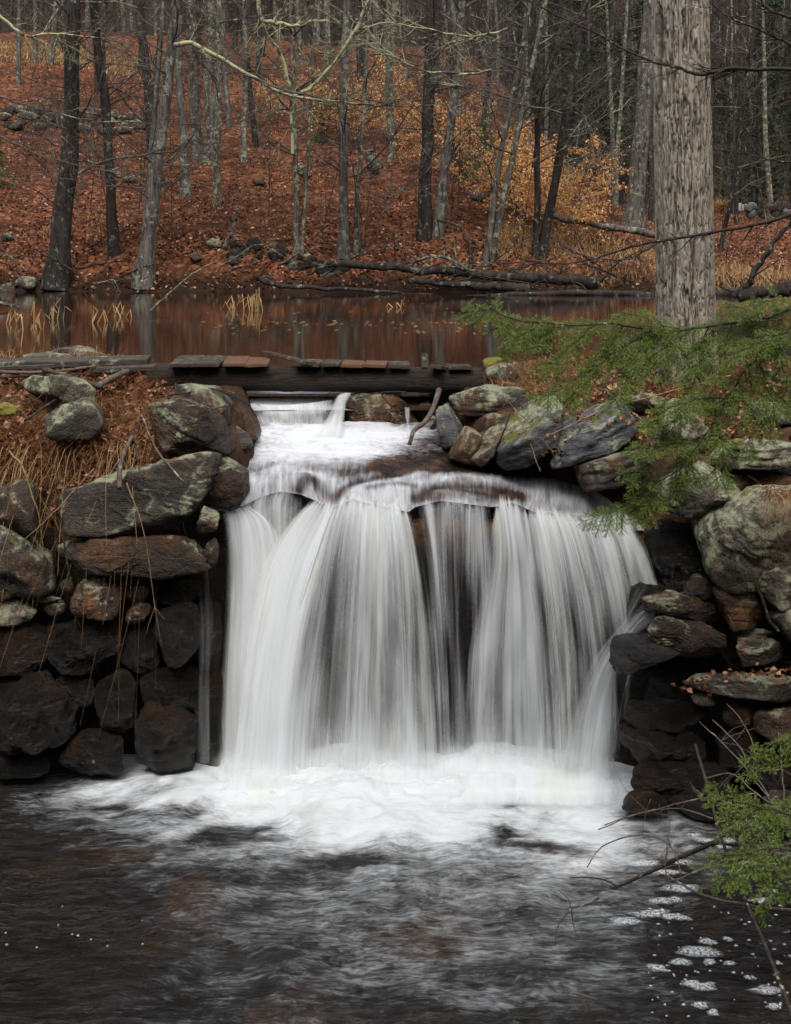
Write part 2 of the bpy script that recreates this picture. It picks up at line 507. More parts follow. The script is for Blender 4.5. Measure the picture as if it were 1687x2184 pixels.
# the pond is a grid so that its near edge can bend down to the weir
xs = np.concatenate([np.linspace(-40, -3, 14), np.linspace(-2.9, 2.9, 60), np.linspace(3, 40, 14)])
ysv = np.concatenate([np.linspace(10.95, 13, 14), np.linspace(13.5, 37, 26)])
XX, YY = np.meshgrid(xs, ysv, indexing='ij')
pond = obj('pond', mesh_np('pond', np.stack([XX, YY, np.full_like(XX, POND_Z)], -1).reshape(-1, 3), grid_faces(len(xs), len(ysv)), MAT['pond']))
tag(pond, kind='structure')

def foam_sheen_shader(m, dens, streak, water, white=(0.66, 0.68, 0.69), contrast=2.6, nb=None):
    "mix of a water shader and white for foam and painted sky sheen; dens 0..1 says how much white, streak breaks it up"
    a = m.math('ADD', m.math('MULTIPLY', m.math('SUBTRACT', streak, 0.5), contrast), m.math('SUBTRACT', m.math('MULTIPLY', dens, 2.0), 0.75), False)
    a = m.step(a, -0.25, 1.05)
    kn = {} if nb is None else {'Normal': nb}
    d = m.n('ShaderNodeBsdfDiffuse', {'Color': white, **kn})
    t = m.n('ShaderNodeBsdfTranslucent', {'Color': white, **kn})
    dt = m.n('ShaderNodeMixShader', {0: 0.30, 1: d, 2: t}).outputs[0]
    return m.n('ShaderNodeMixShader', {0: a, 1: water, 2: dt}).outputs[0], a

# falling water: streaked, aerated sheets, clear where there is little water
m = M('falling_water')
uv = m.n('ShaderNodeUVMap').outputs[0]
dens = m.n('ShaderNodeAttribute', attribute_name='dens').outputs['Fac']
con = m.n('ShaderNodeAttribute', attribute_name='con').outputs['Fac']
s0 = m.noise(m.map(uv, (2.6, 0.75, 1)), 1.0, 2, 0.5)
s1 = m.noise(m.map(uv, (9, 0.5, 1)), 1.0, 3, 0.55, 0.3)
s2 = m.noise(m.map(uv, (28, 0.9, 1)), 1.0, 3, 0.6, 0.3)
s3 = m.noise(m.map(uv, (110, 1.1, 1)), 1.0, 2, 0.6, 0.3)
st = m.math('ADD', m.math('MULTIPLY', s0, 0.40), m.math('ADD', m.math('MULTIPLY', s1, 0.30), m.math('ADD', m.math('MULTIPLY', s2, 0.22), m.math('MULTIPLY', s3, 0.08))))
a = m.math('ADD', m.math('MULTIPLY', m.math('SUBTRACT', st, 0.5), con), m.math('SUBTRACT', m.math('MULTIPLY', dens, 1.7), 0.62))
a = m.step(a, -0.45, 1.30)
a = m.math('MULTIPLY', a, m.step(dens, 0.0, 0.22))
wc = m.mix(m.step(m.noise(m.map(uv, (4, 0.2, 1)), 1.0, 2), 0.45, 0.62), (0.70, 0.725, 0.74), (0.695, 0.72, 0.69))
nb = m.bump(st, 0.3, 0.02)
d = m.n('ShaderNodeBsdfDiffuse', {'Color': wc, 'Normal': nb})
t = m.n('ShaderNodeBsdfTranslucent', {'Color': wc, 'Normal': nb})
dt = m.n('ShaderNodeMixShader', {0: 0.40, 1: d, 2: t}).outputs[0]
tr = m.n('ShaderNodeBsdfTransparent')
MAT['fall'] = m.done(m.n('ShaderNodeMixShader', {0: a, 1: tr, 2: dt}).outputs[0])

def lip_depth(y):
    return np.interp(y, [835, 862, 920, 960, 1000, 1050, 1100, 1140], [11.0, 10.78, 10.62, 10.38, 10.06, 9.72, 9.48, 9.34])

def sheet(name, cols, dens, base_depth=9.15, vseed=0, fold=0.025, nv=70, parent=None, depths=None, dx=3.5, umul=1.0, con=3.4, edge=38, crest=True):
    """cols: streamlines [(x,y),...] in photograph pixels from lip to foot, left to right;
    dens: per streamline, values from lip to foot. Depth follows a thrown (parabolic) path."""
    C, Dn, Dp = [], [], []
    for k, c in enumerate(cols):
        c = np.array(c, float)
        if crest: c = np.vstack([c[0] + [0.15 * (c[0, 0] - c[1, 0]), -15], c[0] + [0, 2], c[1:]])
        q = catmull(c, 200)
        L = np.concatenate([[0], np.cumsum(np.linalg.norm(np.diff(q, axis=0), axis=1))])
        tt = np.linspace(0, L[-1], nv)
        q = np.stack([np.interp(tt, L, q[:, 0]), np.interp(tt, L, q[:, 1])], 1)
        C.append(q)
        dn = dens[k] if isinstance(dens[k], (list, tuple)) else [dens[k]] * 2
        Dn.append(np.interp(np.linspace(0, 1, nv), np.linspace(0, 1, len(dn)), dn))
        if depths is not None:
            dd = depths[k]
            Dp.append(np.interp(np.linspace(0, 1, nv), np.linspace(0, 1, len(dd)), dd))
        else:
            y0 = q[0, 1]
            t = np.clip((q[:, 1] - y0) / max(1655 - y0, 1), 0, 1)
            d0 = lip_depth(y0) - (0.035 if crest else 0)
            Dp.append(d0 + (base_depth - d0) * np.sqrt(t))
    C, Dn, Dp = np.array(C), np.array(Dn), np.array(Dp)
    wid = max(np.abs(C[-1] - C[0]).max(), 20)
    nu = int(max(wid / dx, 8))
    K = len(cols)
    # resample across by the width at mid height
    mid = C[:, nv // 2, 0] + 1e-3 * np.arange(K)
    A = np.concatenate([C, Dp[..., None], Dn[..., None]], 2).reshape(K, -1)
    t = np.interp(np.linspace(0, 1, nu), (mid - mid[0]) / (mid[-1] - mid[0]) if (np.diff(mid) > 0).all() else np.linspace(0, 1, K), np.arange(K))
    A = np.stack([np.interp(t, np.arange(K), A[:, j]) for j in range(A.shape[1])], 1) if K == 2 else _cat_at(A, t)
    A = A.reshape(nu, nv, 4)
    u = np.linspace(0, wid * 9.4 / F, nu)[:, None] * umul + vseed * 3.3
    v = np.linspace(0, 1, nv)[None, :]
    fo = fbm(P3(u * 4.5, v * 0.8, vseed), 3, 40 + vseed) * fold * smooth(0, 0.15, v) + fbm(P3(u * 16, v * 1.2, vseed), 2, 50 + vseed) * fold * 0.4
    Y = A[..., 2] - fo
    V = np.stack([(A[..., 0] - CX) * Y / F, Y, CAMZ - (A[..., 1] - HY) * Y / F], -1)
    ed = np.minimum(np.linspace(0, 1, nu), np.linspace(1, 0, nu))[:, None] * wid
    dn = np.clip(A[..., 3], 0, 1.2) * (1 if not crest else 0.02 + 0.98 * smooth(0.0, 0.055, v + 0.012 * vnoise(P3(u * 30, 0, vseed), 3))) * (0.0 + 1.0 * smooth(0, min(edge, wid * 0.3), ed + 0.35 * edge * fbm(P3(u * 9, v * 1.5, vseed + .5), 2, 31) * smooth(0, 6, ed)))
    Lv = np.linspace(0, 1, nv)[None, :] * 2.2
    UV = np.stack([u + 0 * Lv, Lv + 0 * u], -1).reshape(-1, 2)
    o = obj(name, mesh_np(name, V.reshape(-1, 3), grid_faces(nu, nv), MAT['fall'], uv=UV, attrs={'dens': dn, 'con': np.full(dn.shape, con)}), parent)
    return o

def _cat_at(A, t):
    k = len(A)
    P = np.vstack([2 * A[0] - A[1], A, 2 * A[-1] - A[-2]])
    t = np.clip(t, 0, k - 1 - 1e-9)
    i = t.astype(int); f = (t - i)[:, None]
    a, b, c, d = P[i], P[i + 1], P[i + 2], P[i + 3]
    return 0.5 * (2 * b + (c - a) * f + (2 * a - 5 * b + 4 * c - d) * f ** 2 + (3 * b - a - 3 * c + d) * f ** 3)

falls = empty('waterfall', W(840, 1650, 9.2))
tag(falls, kind='structure')
def fsheet(*a, **k):
    o = sheet('water_sheet', *a, **k)
    o.parent = falls
    o.location = -Vector(falls.location)
    return o
B = 1690
# thin veil across the whole width, behind the rest
fsheet([[(470, 1100), (462, 1300), (452, 1500), (440, B)], [(600, 1075), (585, 1250), (575, 1450), (560, B)], [(760, 1065), (748, 1250), (735, 1450), (728, B)],
        [(900, 1080), (915, 1250), (930, 1450), (938, B)], [(1060, 1080), (1070, 1250), (1080, 1450), (1085, B)], [(1240, 1100), (1262, 1250), (1275, 1450), (1290, B)], [(1340, 1115), (1372, 1250), (1385, 1420), (1330, B)]],
       [[.2, .3, .36, .5], [.3, .4, .45, .6], [.2, .24, .32, .6], [.04, .08, .22, .55], [.1, .2, .32, .6], [.12, .12, .22, .55], [.12, .12, .12, .3]], base_depth=9.3, vseed=1)
# left stream beside the wall
fsheet([[(432, 1084), (458, 1108), (466, 1230), (460, 1430), (446, B)], [(480, 1080), (500, 1106), (508, 1230), (500, 1430), (490, B)], [(520, 1076), (560, 1120), (572, 1240), (562, 1430), (552, B)], [(545, 1080), (600, 1140), (622, 1240), (620, 1430), (612, B)]],
       [[.4, .42, .42, .45, .55], [.6, .75, .72, .66, .85], [.6, .75, .85, .8, .9], [.3, .45, .6, .6, .8]], vseed=2)
# veil down the face of the first hump
fsheet([[(508, 1080), (508, 1105), (524, 1160), (530, 1300), (520, 1500), (505, B)], [(564, 1050), (552, 1075), (556, 1150), (560, 1300), (552, 1500), (545, B)], [(600, 1042), (590, 1075), (590, 1150), (588, 1300), (585, 1500), (580, B)], [(635, 1050), (633, 1075), (626, 1150), (616, 1300), (612, 1500), (608, B)], [(684, 1064), (672, 1090), (655, 1150), (645, 1300), (642, 1500), (640, B)]],
       [[.55, .75, .8, .7, .6, .7], [.5, .78, .85, .8, .7, .8], [.45, .45, .75, .8, .7, .8], [.35, .34, .62, .7, .62, .8], [.5, .6, .72, .6, .5, .7]], vseed=3, base_depth=9.12, con=4.0)
# jet out of the notch, thrown to the left
fsheet([[(640, 1078), (596, 1128), (545, 1215), (512, 1340), (484, 1500), (460, B)], [(680, 1068), (646, 1112), (598, 1210), (570, 1340), (548, 1500), (532, B)], [(704, 1070), (690, 1108), (650, 1210), (620, 1340), (602, 1500), (592, B)], [(726, 1080), (716, 1130), (694, 1230), (668, 1350), (654, 1500), (650, B)]],
       [[.35, .5, .7, .7, .66, .8], [.7, .9, 1.05, .98, .88, 1.], [.7, .8, .85, .78, .72, .85], [.35, .42, .46, .46, .5, .7]], vseed=4, base_depth=9.0)
# big middle fall
fsheet([[(692, 1114), (660, 1205), (612, 1337), (568, 1500), (535, B)], [(720, 1074), (690, 1180), (660, 1337), (635, 1500), (622, B)], [(752, 1059), (738, 1150), (720, 1337), (708, 1500), (700, B)], [(792, 1070), (788, 1150), (782, 1337), (775, 1500), (772, B)],
        [(830, 1075), (838, 1150), (846, 1337), (850, 1500), (852, B)], [(858, 1082), (874, 1170), (890, 1337), (898, 1500), (904, B)], [(878, 1088), (908, 1200), (928, 1337), (942, 1500), (952, B)]],
       [[.55, .7, .75, .75, .85], [.85, .72, .60, .52, .8], [.8, .52, .36, .30, .66], [.8, .62, .54, .46, .72], [.85, .56, .32, .28, .66], [.9, .80, .68, .62, .85], [.8, .8, .64, .58, .8]], vseed=5, base_depth=9.05, con=4.0)
fsheet([[(725, 1076), (712, 1150), (690, 1337), (672, 1500), (662, B)], [(800, 1073), (800, 1150), (800, 1337), (798, 1500), (796, B)], [(866, 1086), (888, 1180), (905, 1337), (915, 1500), (922, B)]],
       [[.5, .36, .28, .28, .6], [.5, .36, .26, .26, .55], [.5, .5, .46, .45, .7]], vseed=6, base_depth=9.0, con=4.6)
# strands over the brown rock
fsheet([[(876, 1078), (880, 1140), (900, 1300), (918, 1480), (928, B)], [(905, 1068), (918, 1140), (935, 1300), (945, 1480), (950, B)], [(938, 1064), (938, 1140), (945, 1300), (955, 1480), (960, B)], [(972, 1060), (975, 1140), (978, 1300), (982, 1480), (985, B)], [(1004, 1076), (1002, 1140), (1003, 1300), (1003, 1480), (1003, B)], [(1030, 1066), (1040, 1150), (1045, 1300), (1040, 1480), (1040, B)], [(1055, 1076), (1068, 1160), (1072, 1300), (1075, 1480), (1078, B)]],
       [[.5, .38, .35, .42, .7], [.52, .32, .22, .28, .6], [.50, .28, .17, .22, .55], [.56, .31, .2, .24, .55], [.4, .22, .17, .24, .55], [.56, .40, .4, .46, .7], [.55, .46, .5, .52, .7]], vseed=7, base_depth=9.2, umul=1.4, con=5.5)
# pale green plume
fsheet([[(1035, 1180), (1016, 1250), (1000, 1340), (990, 1480), (985, B)], [(1060, 1074), (1066, 1180), (1052, 1330), (1044, 1480), (1040, B)], [(1085, 1066), (1100, 1180), (1108, 1330), (1112, 1480), (1115, B)], [(1122, 1070), (1140, 1180), (1166, 1330), (1184, 1480), (1196, B)]],
       [[.1, .4, .55, .5, .7], [.6, .56, .74, .62, .8], [.7, .64, .68, .6, .8], [.5, .5, .45, .46, .7]], vseed=8, base_depth=9.02, con=3.8)
# right fall, thrown sideways
fsheet([[(1100, 1084), (1108, 1150), (1118, 1300), (1128, 1480), (1134, B)], [(1135, 1088), (1148, 1160), (1162, 1300), (1174, 1480), (1180, B)], [(1195, 1092), (1220, 1168), (1246, 1290), (1260, 1420), (1266, B)], [(1254, 1097), (1280, 1200), (1302, 1300), (1312, 1420), (1300, B)], [(1300, 1100), (1332, 1180), (1352, 1262), (1362, 1330), (1330, 1480)], [(1335, 1102), (1366, 1170), (1392, 1250), (1402, 1282), (1404, 1310)], [(1366, 1126), (1394, 1190), (1410, 1255), (1416, 1282), (1416, 1300)]],
       [[.6, .46, .36, .42, .7], [.85, .60, .40, .42, .7], [.85, .50, .18, .26, .7], [.85, .46, .16, .22, .6], [.85, .50, .28, .28, .4], [.8, .56, .46, .55, .5], [.5, .5, .46, .46, .3]], vseed=9, base_depth=8.98, umul=0.9, con=5.0)
fsheet([[(1125, 1090), (1134, 1150), (1150, 1300), (1165, 1480), (1170, B)], [(1210, 1094), (1236, 1180), (1262, 1300), (1276, 1450), (1280, B)], [(1320, 1103), (1352, 1190), (1376, 1262), (1384, 1310), (1370, 1360)]],
       [[.5, .40, .28, .36, .6], [.55, .36, .2, .24, .5], [.56, .42, .3, .3, .2]], vseed=10, base_depth=8.92, umul=1.1, con=5.5)
# water glancing off the stones on the right
def cd(*d): return list(d)
fsheet([[(1380, 1250), (1330, 1310), (1260, 1400), (1212, 1500), (1184, 1600), (1166, B)], [(1410, 1272), (1375, 1294), (1318, 1350), (1266, 1430), (1236, 1540), (1218, B)], [(1402, 1290), (1380, 1310), (1345, 1350), (1300, 1430), (1276, 1540), (1262, B)], [(1394, 1325), (1362, 1346), (1330, 1383), (1306, 1450), (1300, 1550), (1298, B)], [(1380, 1342), (1350, 1357), (1326, 1388), (1322, 1450), (1332, 1550), (1340, B)]],
       [[.1, .22, .28, .3, .34, .6], [.4, .5, .52, .48, .5, .7], [.5, .62, .74, .74, .66, .8], [.45, .6, .72, .68, .55, .5], [.1, .2, .28, .25, .15, .1]], vseed=11, depths=[cd(8.95, 8.93, 8.92, 8.91, 8.9, 8.9)] * 5, edge=90, crest=False, con=4.0)
fsheet([[(1350, 1215), (1330, 1290), (1270, 1420), (1215, 1540), (1190, B)], [(1395, 1262), (1345, 1330), (1290, 1430), (1260, 1540), (1250, B)]],
       [[.1, .2, .3, .34, .6], [.2, .4, .45, .45, .7]], vseed=12, depths=[cd(8.98, 8.96, 8.94, 8.92)] * 2, crest=False)
# spray boiling up where the water lands, soft at the top
for k, (y0, y1, yb, Yd_) in enumerate([(1570, 1590, 1722, 8.95), (1590, 1600, 1735, 8.85), (1555, 1575, 1712, 9.1)]):
    cols, dl = [], []
    for x in np.linspace(430, 1345, 16):
        j = 34 * fbm(P3(x * 0.014, k, 0.5), 2, 33 + k)
        cols.append([(x, y0 + j), (x, (y0 + yb) / 2), (x, yb)])
        e = float(np.clip(1.05 + 0.8 * vnoise(P3(x * .011, k * 3, 4.5), 37), 0.4, 1.4) * (1 - 0.75 * smooth(1230, 1345, x)) * (1 - 0.4 * smooth(520, 430, x)))
        dl.append([0.0, 0.16 * e, 0.40 * e, 0.72 * e, 0.95, 0.8, 0.0])
    fsheet(cols, dl, vseed=30 + k, depths=[[Yd_ + 0.06, Yd_ + 0.02, Yd_ - 0.08, Yd_ - 0.30]] * 16, con=1.6, edge=90, fold=0.05, nv=36, umul=0.6, crest=False)
# trickles on the left wall
fsheet([[(386, 1150), (405, 1185), (416, 1222), (424, 1330), (420, 1470), (416, 1626)], [(398, 1152), (440, 1200), (455, 1222), (462, 1330), (458, 1470), (455, 1630)]],
       [[.08, .22, .34, .22, .18, .22], [.08, .28, .34, .26, .26, .32]], vseed=13, depths=[cd(9.0, 8.97, 8.95, 8.94, 8.93)] * 2, crest=False)
fsheet([[(188, 1570), (192, 1600), (194, 1628)], [(205, 1570), (206, 1600), (208, 1628)]], [[.2, .5, .5], [.2, .4, .5]], vseed=15, depths=[cd(9.05, 9.02)] * 2, crest=False)

# ---- the stream between weir and falls, one surface carried on streamlines
LIP = np.array([(380, 1090), (440, 1088), (480, 1086), (517, 1076), (564, 1053), (599, 1045), (640, 1051), (677, 1066), (699, 1086), (720, 1076), (752, 1062), (792, 1072), (871, 1089), (885, 1078), (938, 1065), (1050, 1078), (1098, 1070), (1138, 1089), (1254, 1099), (1362, 1128), (1420, 1128)], float)
nx, ny = 320, 130
tx = np.linspace(0, 1, nx)[:, None]; tv = np.linspace(0, 1, ny)[None, :]
xl = np.interp(tv, [0, .25, .5, .8, 1], [470, 490, 495, 470, 440])
xr = np.interp(tv, [0, .25, .45, .6, .8, 1], [980, 1000, 1060, 1180, 1330, 1375])
px = xl + (xr - xl) * tx
ytop = 900 + 0 * px
ylip = np.interp(px, LIP[:, 0], LIP[:, 1]) + 3
py = ytop + (ylip - ytop) * tv
Yd = lip_depth(py)
V = np.stack([(px - CX) * Yd / F, Yd, CAMZ - (py - HY) * Yd / F], -1)
def bumpz(cx, cy, rx, ry, hgt): return hgt * np.exp(-((px - cx) / rx) ** 2 - ((py - cy) / ry) ** 2)
zb = bumpz(600, 1030, 80, 25, .05) + bumpz(660, 1020, 50, 20, .03) + bumpz(810, 1050, 60, 18, .04) + bumpz(985, 1035, 110, 20, .06) + bumpz(1230, 1060, 70, 22, .03) - bumpz(705, 1060, 25, 40, .05)
rp = fbm(P3(px * 0.02, py * 0.06, 0.3), 4, 61)
zb = (zb + 0.030 * rp * (1 - smooth(1010, 1050, py)) + 0.02 * fbm(P3(px * 0.012, py * 0.03, 2.3), 3, 62)) * smooth(0, 20, ylip - py)
V[..., 2] += zb
G = lambda cx, cy, rx, ry: np.exp(-((px - cx) / rx) ** 2 - ((py - cy) / ry) ** 2)
fo = 0.66 * np.exp(-((px - 715) / 190) ** 4 - ((py - 920) / 26) ** 2) + 0.42 * G(690, 958, 200, 36) + 0.24 + 0.26 * smooth(1000, 1040, py)  # foam under the weir; lip rise and bands also paint pale sky sheen
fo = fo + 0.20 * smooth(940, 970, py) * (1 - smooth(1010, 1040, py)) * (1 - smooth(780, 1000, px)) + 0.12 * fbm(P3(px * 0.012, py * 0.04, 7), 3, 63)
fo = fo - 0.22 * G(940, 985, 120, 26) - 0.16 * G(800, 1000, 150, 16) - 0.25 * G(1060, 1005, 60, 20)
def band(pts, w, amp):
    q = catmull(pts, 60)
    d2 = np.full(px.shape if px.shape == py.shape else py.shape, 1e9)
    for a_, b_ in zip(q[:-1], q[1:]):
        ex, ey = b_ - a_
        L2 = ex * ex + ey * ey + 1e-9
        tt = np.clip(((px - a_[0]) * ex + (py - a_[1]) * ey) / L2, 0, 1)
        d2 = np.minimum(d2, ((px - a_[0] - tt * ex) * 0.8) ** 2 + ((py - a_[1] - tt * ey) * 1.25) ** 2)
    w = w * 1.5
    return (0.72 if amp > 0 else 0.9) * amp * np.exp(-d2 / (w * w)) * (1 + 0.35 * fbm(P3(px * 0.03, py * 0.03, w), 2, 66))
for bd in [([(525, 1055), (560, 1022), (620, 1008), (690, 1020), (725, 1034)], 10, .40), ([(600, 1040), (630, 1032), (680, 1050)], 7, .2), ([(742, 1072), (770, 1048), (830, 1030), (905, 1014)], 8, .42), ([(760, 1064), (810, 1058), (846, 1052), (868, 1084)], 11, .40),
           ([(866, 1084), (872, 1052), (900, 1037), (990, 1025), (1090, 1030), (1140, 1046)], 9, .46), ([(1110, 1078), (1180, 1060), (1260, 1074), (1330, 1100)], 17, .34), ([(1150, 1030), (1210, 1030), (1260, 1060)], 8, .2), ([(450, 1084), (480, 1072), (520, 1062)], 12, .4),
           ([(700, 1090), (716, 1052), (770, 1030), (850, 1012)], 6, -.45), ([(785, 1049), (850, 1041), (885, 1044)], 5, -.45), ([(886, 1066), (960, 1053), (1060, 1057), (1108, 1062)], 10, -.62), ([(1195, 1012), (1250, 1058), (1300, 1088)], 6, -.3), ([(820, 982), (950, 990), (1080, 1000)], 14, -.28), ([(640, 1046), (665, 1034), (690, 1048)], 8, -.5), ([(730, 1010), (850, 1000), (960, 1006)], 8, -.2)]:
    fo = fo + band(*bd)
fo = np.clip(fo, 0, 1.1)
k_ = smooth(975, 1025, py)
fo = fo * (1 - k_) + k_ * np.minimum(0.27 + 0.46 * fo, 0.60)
m = M('stream_water')
uv = m.n('ShaderNodeUVMap').outputs[0]
dens = m.n('ShaderNodeAttribute', attribute_name='dens').outputs['Fac']
pos = m.n('ShaderNodeTexCoord').outputs['Object']
vv = m.n('ShaderNodeSeparateXYZ', {0: uv}).outputs['Y']
h1 = m.noise(m.map(pos, (3.5, 9, 9)), 1.0, 4, 0.6, 1.2)
h2 = m.noise(m.map(pos, (11, 34, 34), rot=(0, 0, 0.3)), 1.0, 4, 0.62, 1.4)
s1 = m.noise(m.map(uv, (6, 1.6, 1)), 1.0, 3, 0.55, 0.9)
s2 = m.noise(m.map(uv, (30, 3.0, 1)), 1.0, 4, 0.6, 0.8)
hz_ = m.mix(0.5, h1, h2); fl_ = m.mix(0.5, s1, s2)
st = m.n('ShaderNodeSeparateColor', {0: m.mix(m.step(vv, 0.62, 1.0), hz_, fl_)}).outputs[0]
nb = m.bump(st, 0.6, 0.03)
rockc = m.mix(m.step(m.noise(uv, 6, 5), 0.4, 0.65), (0.010, 0.008, 0.0065), (0.042, 0.022, 0.013))
wat = m.bsdf(rockc, 0.14, nb, IOR=1.33)
sh, _ = foam_sheen_shader(m, dens, st, wat, (0.62, 0.64, 0.67), m.mix(m.step(vv, 0.6, 1.0), (2.6, 2.6, 2.6), (1.7, 1.7, 1.7)))
MAT['stream'] = m.done(sh)
U = (px - 700) * 9.8 / F
Vv = tv * 1.6 + 0 * px
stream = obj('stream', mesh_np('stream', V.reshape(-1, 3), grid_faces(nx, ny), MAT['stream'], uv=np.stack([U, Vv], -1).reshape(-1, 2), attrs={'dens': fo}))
tag(stream, kind='structure')

# weir at the pond's outlet: a smooth grey tongue, then a short curtain, and a chute past the boulder
weir = empty('weir_overflow', W(620, 860, 10.8)); tag(weir, kind='structure')
def wsheet(*a, **k):
    o = sheet('water_sheet', *a, **k)
    o.parent = weir; o.location = -Vector(weir.location)
nx, nv = 70, 30
px = np.linspace(470, 1000, nx)[:, None]; t = np.linspace(0, 1, nv)[None, :]
Yy = 11.9 - 1.12 * t + 0.0 * px
zz_ = POND_Z + 0.006 - 0.115 * smooth(0.55, 1.0, t) ** 2
X = (px - CX) * Yy / F
V = np.stack([X, Yy, zz_ + 0.004 * vnoise(P3(X * 7, Yy * 3, 1), 3) + 0 * X], -1)
dn = (0.60 * smooth(0.05, 0.5, t) + 0.04) * np.exp(-((px - 600) / 120) ** 4) + 0.30 * np.exp(-((px - 740) / 40) ** 2) * smooth(0.3, 0.9, t) + 0.10  # grey sky sheen of the smooth outlet painted in as white
tongue = obj('pond_outlet', mesh_np('pond_outlet', V.reshape(-1, 3), grid_faces(nx, nv), MAT['stream'], uv=np.stack([X * 0.6, Yy * 0.4 + 2.0], -1).reshape(-1, 2), attrs={'dens': dn}))
tag(tongue, kind='structure')
wsheet([[(505, 846), (520, 866), (545, 890), (556, 932)], [(535, 860), (545, 880), (556, 905), (560, 932)], [(600, 864), (604, 885), (606, 910), (606, 934)], [(670, 858), (670, 880), (668, 905), (664, 934)], [(722, 850), (716, 880), (710, 905), (704, 934)]],
       [[.6, .6, .8, 1], [.75, .62, .75, 1], [.72, .6, .7, 1], [.7, .6, .7, 1], [.6, .6, .7, 1]], vseed=21, crest=False, nv=24, depths=[cd(10.84, 10.74, 10.68, 10.62)] * 5, fold=.012, umul=1.3)
wsheet([[(712, 846), (700, 868), (688, 895), (660, 932)], [(735, 838), (722, 868), (712, 900), (700, 934)], [(757, 838), (745, 868), (742, 905), (742, 936)]],
       [[.55, .6, .8, 1.], [.7, .75, .8, 1.], [.5, .6, .7, .95]], vseed=22, crest=False, nv=24, depths=[cd(10.80, 10.66, 10.6, 10.55)] * 3, fold=.012)
wsheet([[(862, 868), (864, 890), (866, 912), (868, 930)], [(876, 870), (876, 890), (878, 912), (880, 930)]], [[.4, .5, .5, .8]] * 2, vseed=23, crest=False, nv=16, depths=[cd(10.62, 10.55)] * 2, fold=.005)

# ---- plunge pool
xs = np.concatenate([np.linspace(-40, -4.6, 10), np.linspace(-4.5, 4.5, 420), np.linspace(4.6, 40, 10)])
ysv = np.concatenate([np.linspace(-30, 4.8, 12), np.linspace(5.0, 9.75, 330)])
XX, YY = np.meshgrid(xs, ysv, indexing='ij')
qy = HY + CAMZ * F / np.maximum(YY, 1.0); qx = CX + XX * F / np.maximum(YY, 1.0)
wn1 = fbm(P3(XX * 2.2, YY * 4.0, 0.7), 4, 71)
wn2 = fbm(P3(XX * 0.9, YY * 1.6, 3.7), 3, 72)
wx, wy = qx + 90 * wn2 + 30 * wn1, qy + 34 * wn1 + 30 * wn2
core = np.exp(-(np.abs((wx - 800) / np.where(wx < 800, 400, 560)) ** 3.0) - (np.clip(wy - 1664, 0, None) / 78) ** 2.0) * smooth(1595, 1640, qy)
apron = np.exp(-(np.abs((wx - 790) / 540) ** 2.4) - (np.clip(wy - 1690, 0, None) / 120) ** 2.0)
leftarm = np.exp(-((wx - 250) / 170) ** 2 - ((wy - 1722) / 34) ** 2)
rightarm = np.exp(-((wx - 1230) / 110) ** 2 - ((wy - 1780) / 70) ** 2)
mid = np.exp(-((qx - 900) / 620) ** 2 - ((qy - 1960) / 260) ** 2)
dark = np.exp(-((qx - 60) / 330) ** 2 - ((qy - 1960) / 240) ** 2)
ridge = 1 - np.abs(fbm(P3(XX * 1.6 + 0.5 * wn2, YY * 3.6 + 0.6 * wn2, 9.1), 4, 73)) * 2.2
foam = 0.86 * core + 0.36 * apron + 0.24 * leftarm + 0.36 * rightarm + 0.14 * mid + 0.19 + 0.10 * np.exp(-((qx - 820) / 560) ** 2) * smooth(2000, 1720, qy)  # besides foam, the even and mid terms paint the sky's grey sheen
foam += (0.26 * np.maximum(ridge, -0.5) * (0.35 + apron) + 0.20 * wn1 * (0.4 + apron)) * (1 - 0.35 * core)
foam -= 0.20 * np.exp(-((qx - 40) / 150) ** 2 - ((qy - 1660) / 60) ** 2) + 0.14 * dark + 0.12 * smooth(1250, 1600, qx) * smooth(1800, 2000, qy)
# darker, greener hollows between the boils
for hx, hy, rx, ry, a in ((1140, 1745, 55, 16, .75), (400, 1725, 50, 14, .35), (520, 1785, 90, 16, .5), (470, 1765, 50, 12, .35), (1080, 1775, 45, 10, .5), (700, 1820, 160, 18, .3), (1130, 1800, 120, 16, .35), (300, 1750, 90, 14, .3)):
    foam -= a * np.exp(-((wx - hx) / rx) ** 2 - ((wy - hy) / ry) ** 2)
foam = np.clip(foam, 0, 1.15)
boil = fbm(P3(XX * 2.6, YY * 3.4, 1.1), 3, 75)
zz = 0.13 * core + 0.02 * fbm(P3(XX * 5, YY * 7, 2.2), 3, 77) * np.clip(core + 0.5 * apron, 0, 1) + 0.10 * boil * np.clip(core + 0.8 * apron, 0, 1) + (0.018 * fbm(P3(XX * 3.0, YY * 5.5, 5.0), 4, 76) + 0.008 * fbm(P3(XX * 9, YY * 15, 5.0), 3, 78)) * smooth(9.4, 8.4, YY)
zz = zz + 0.02 * foam
zz = np.where((np.abs(XX) > 4.6) | (YY < 4.9), 0.0, zz)
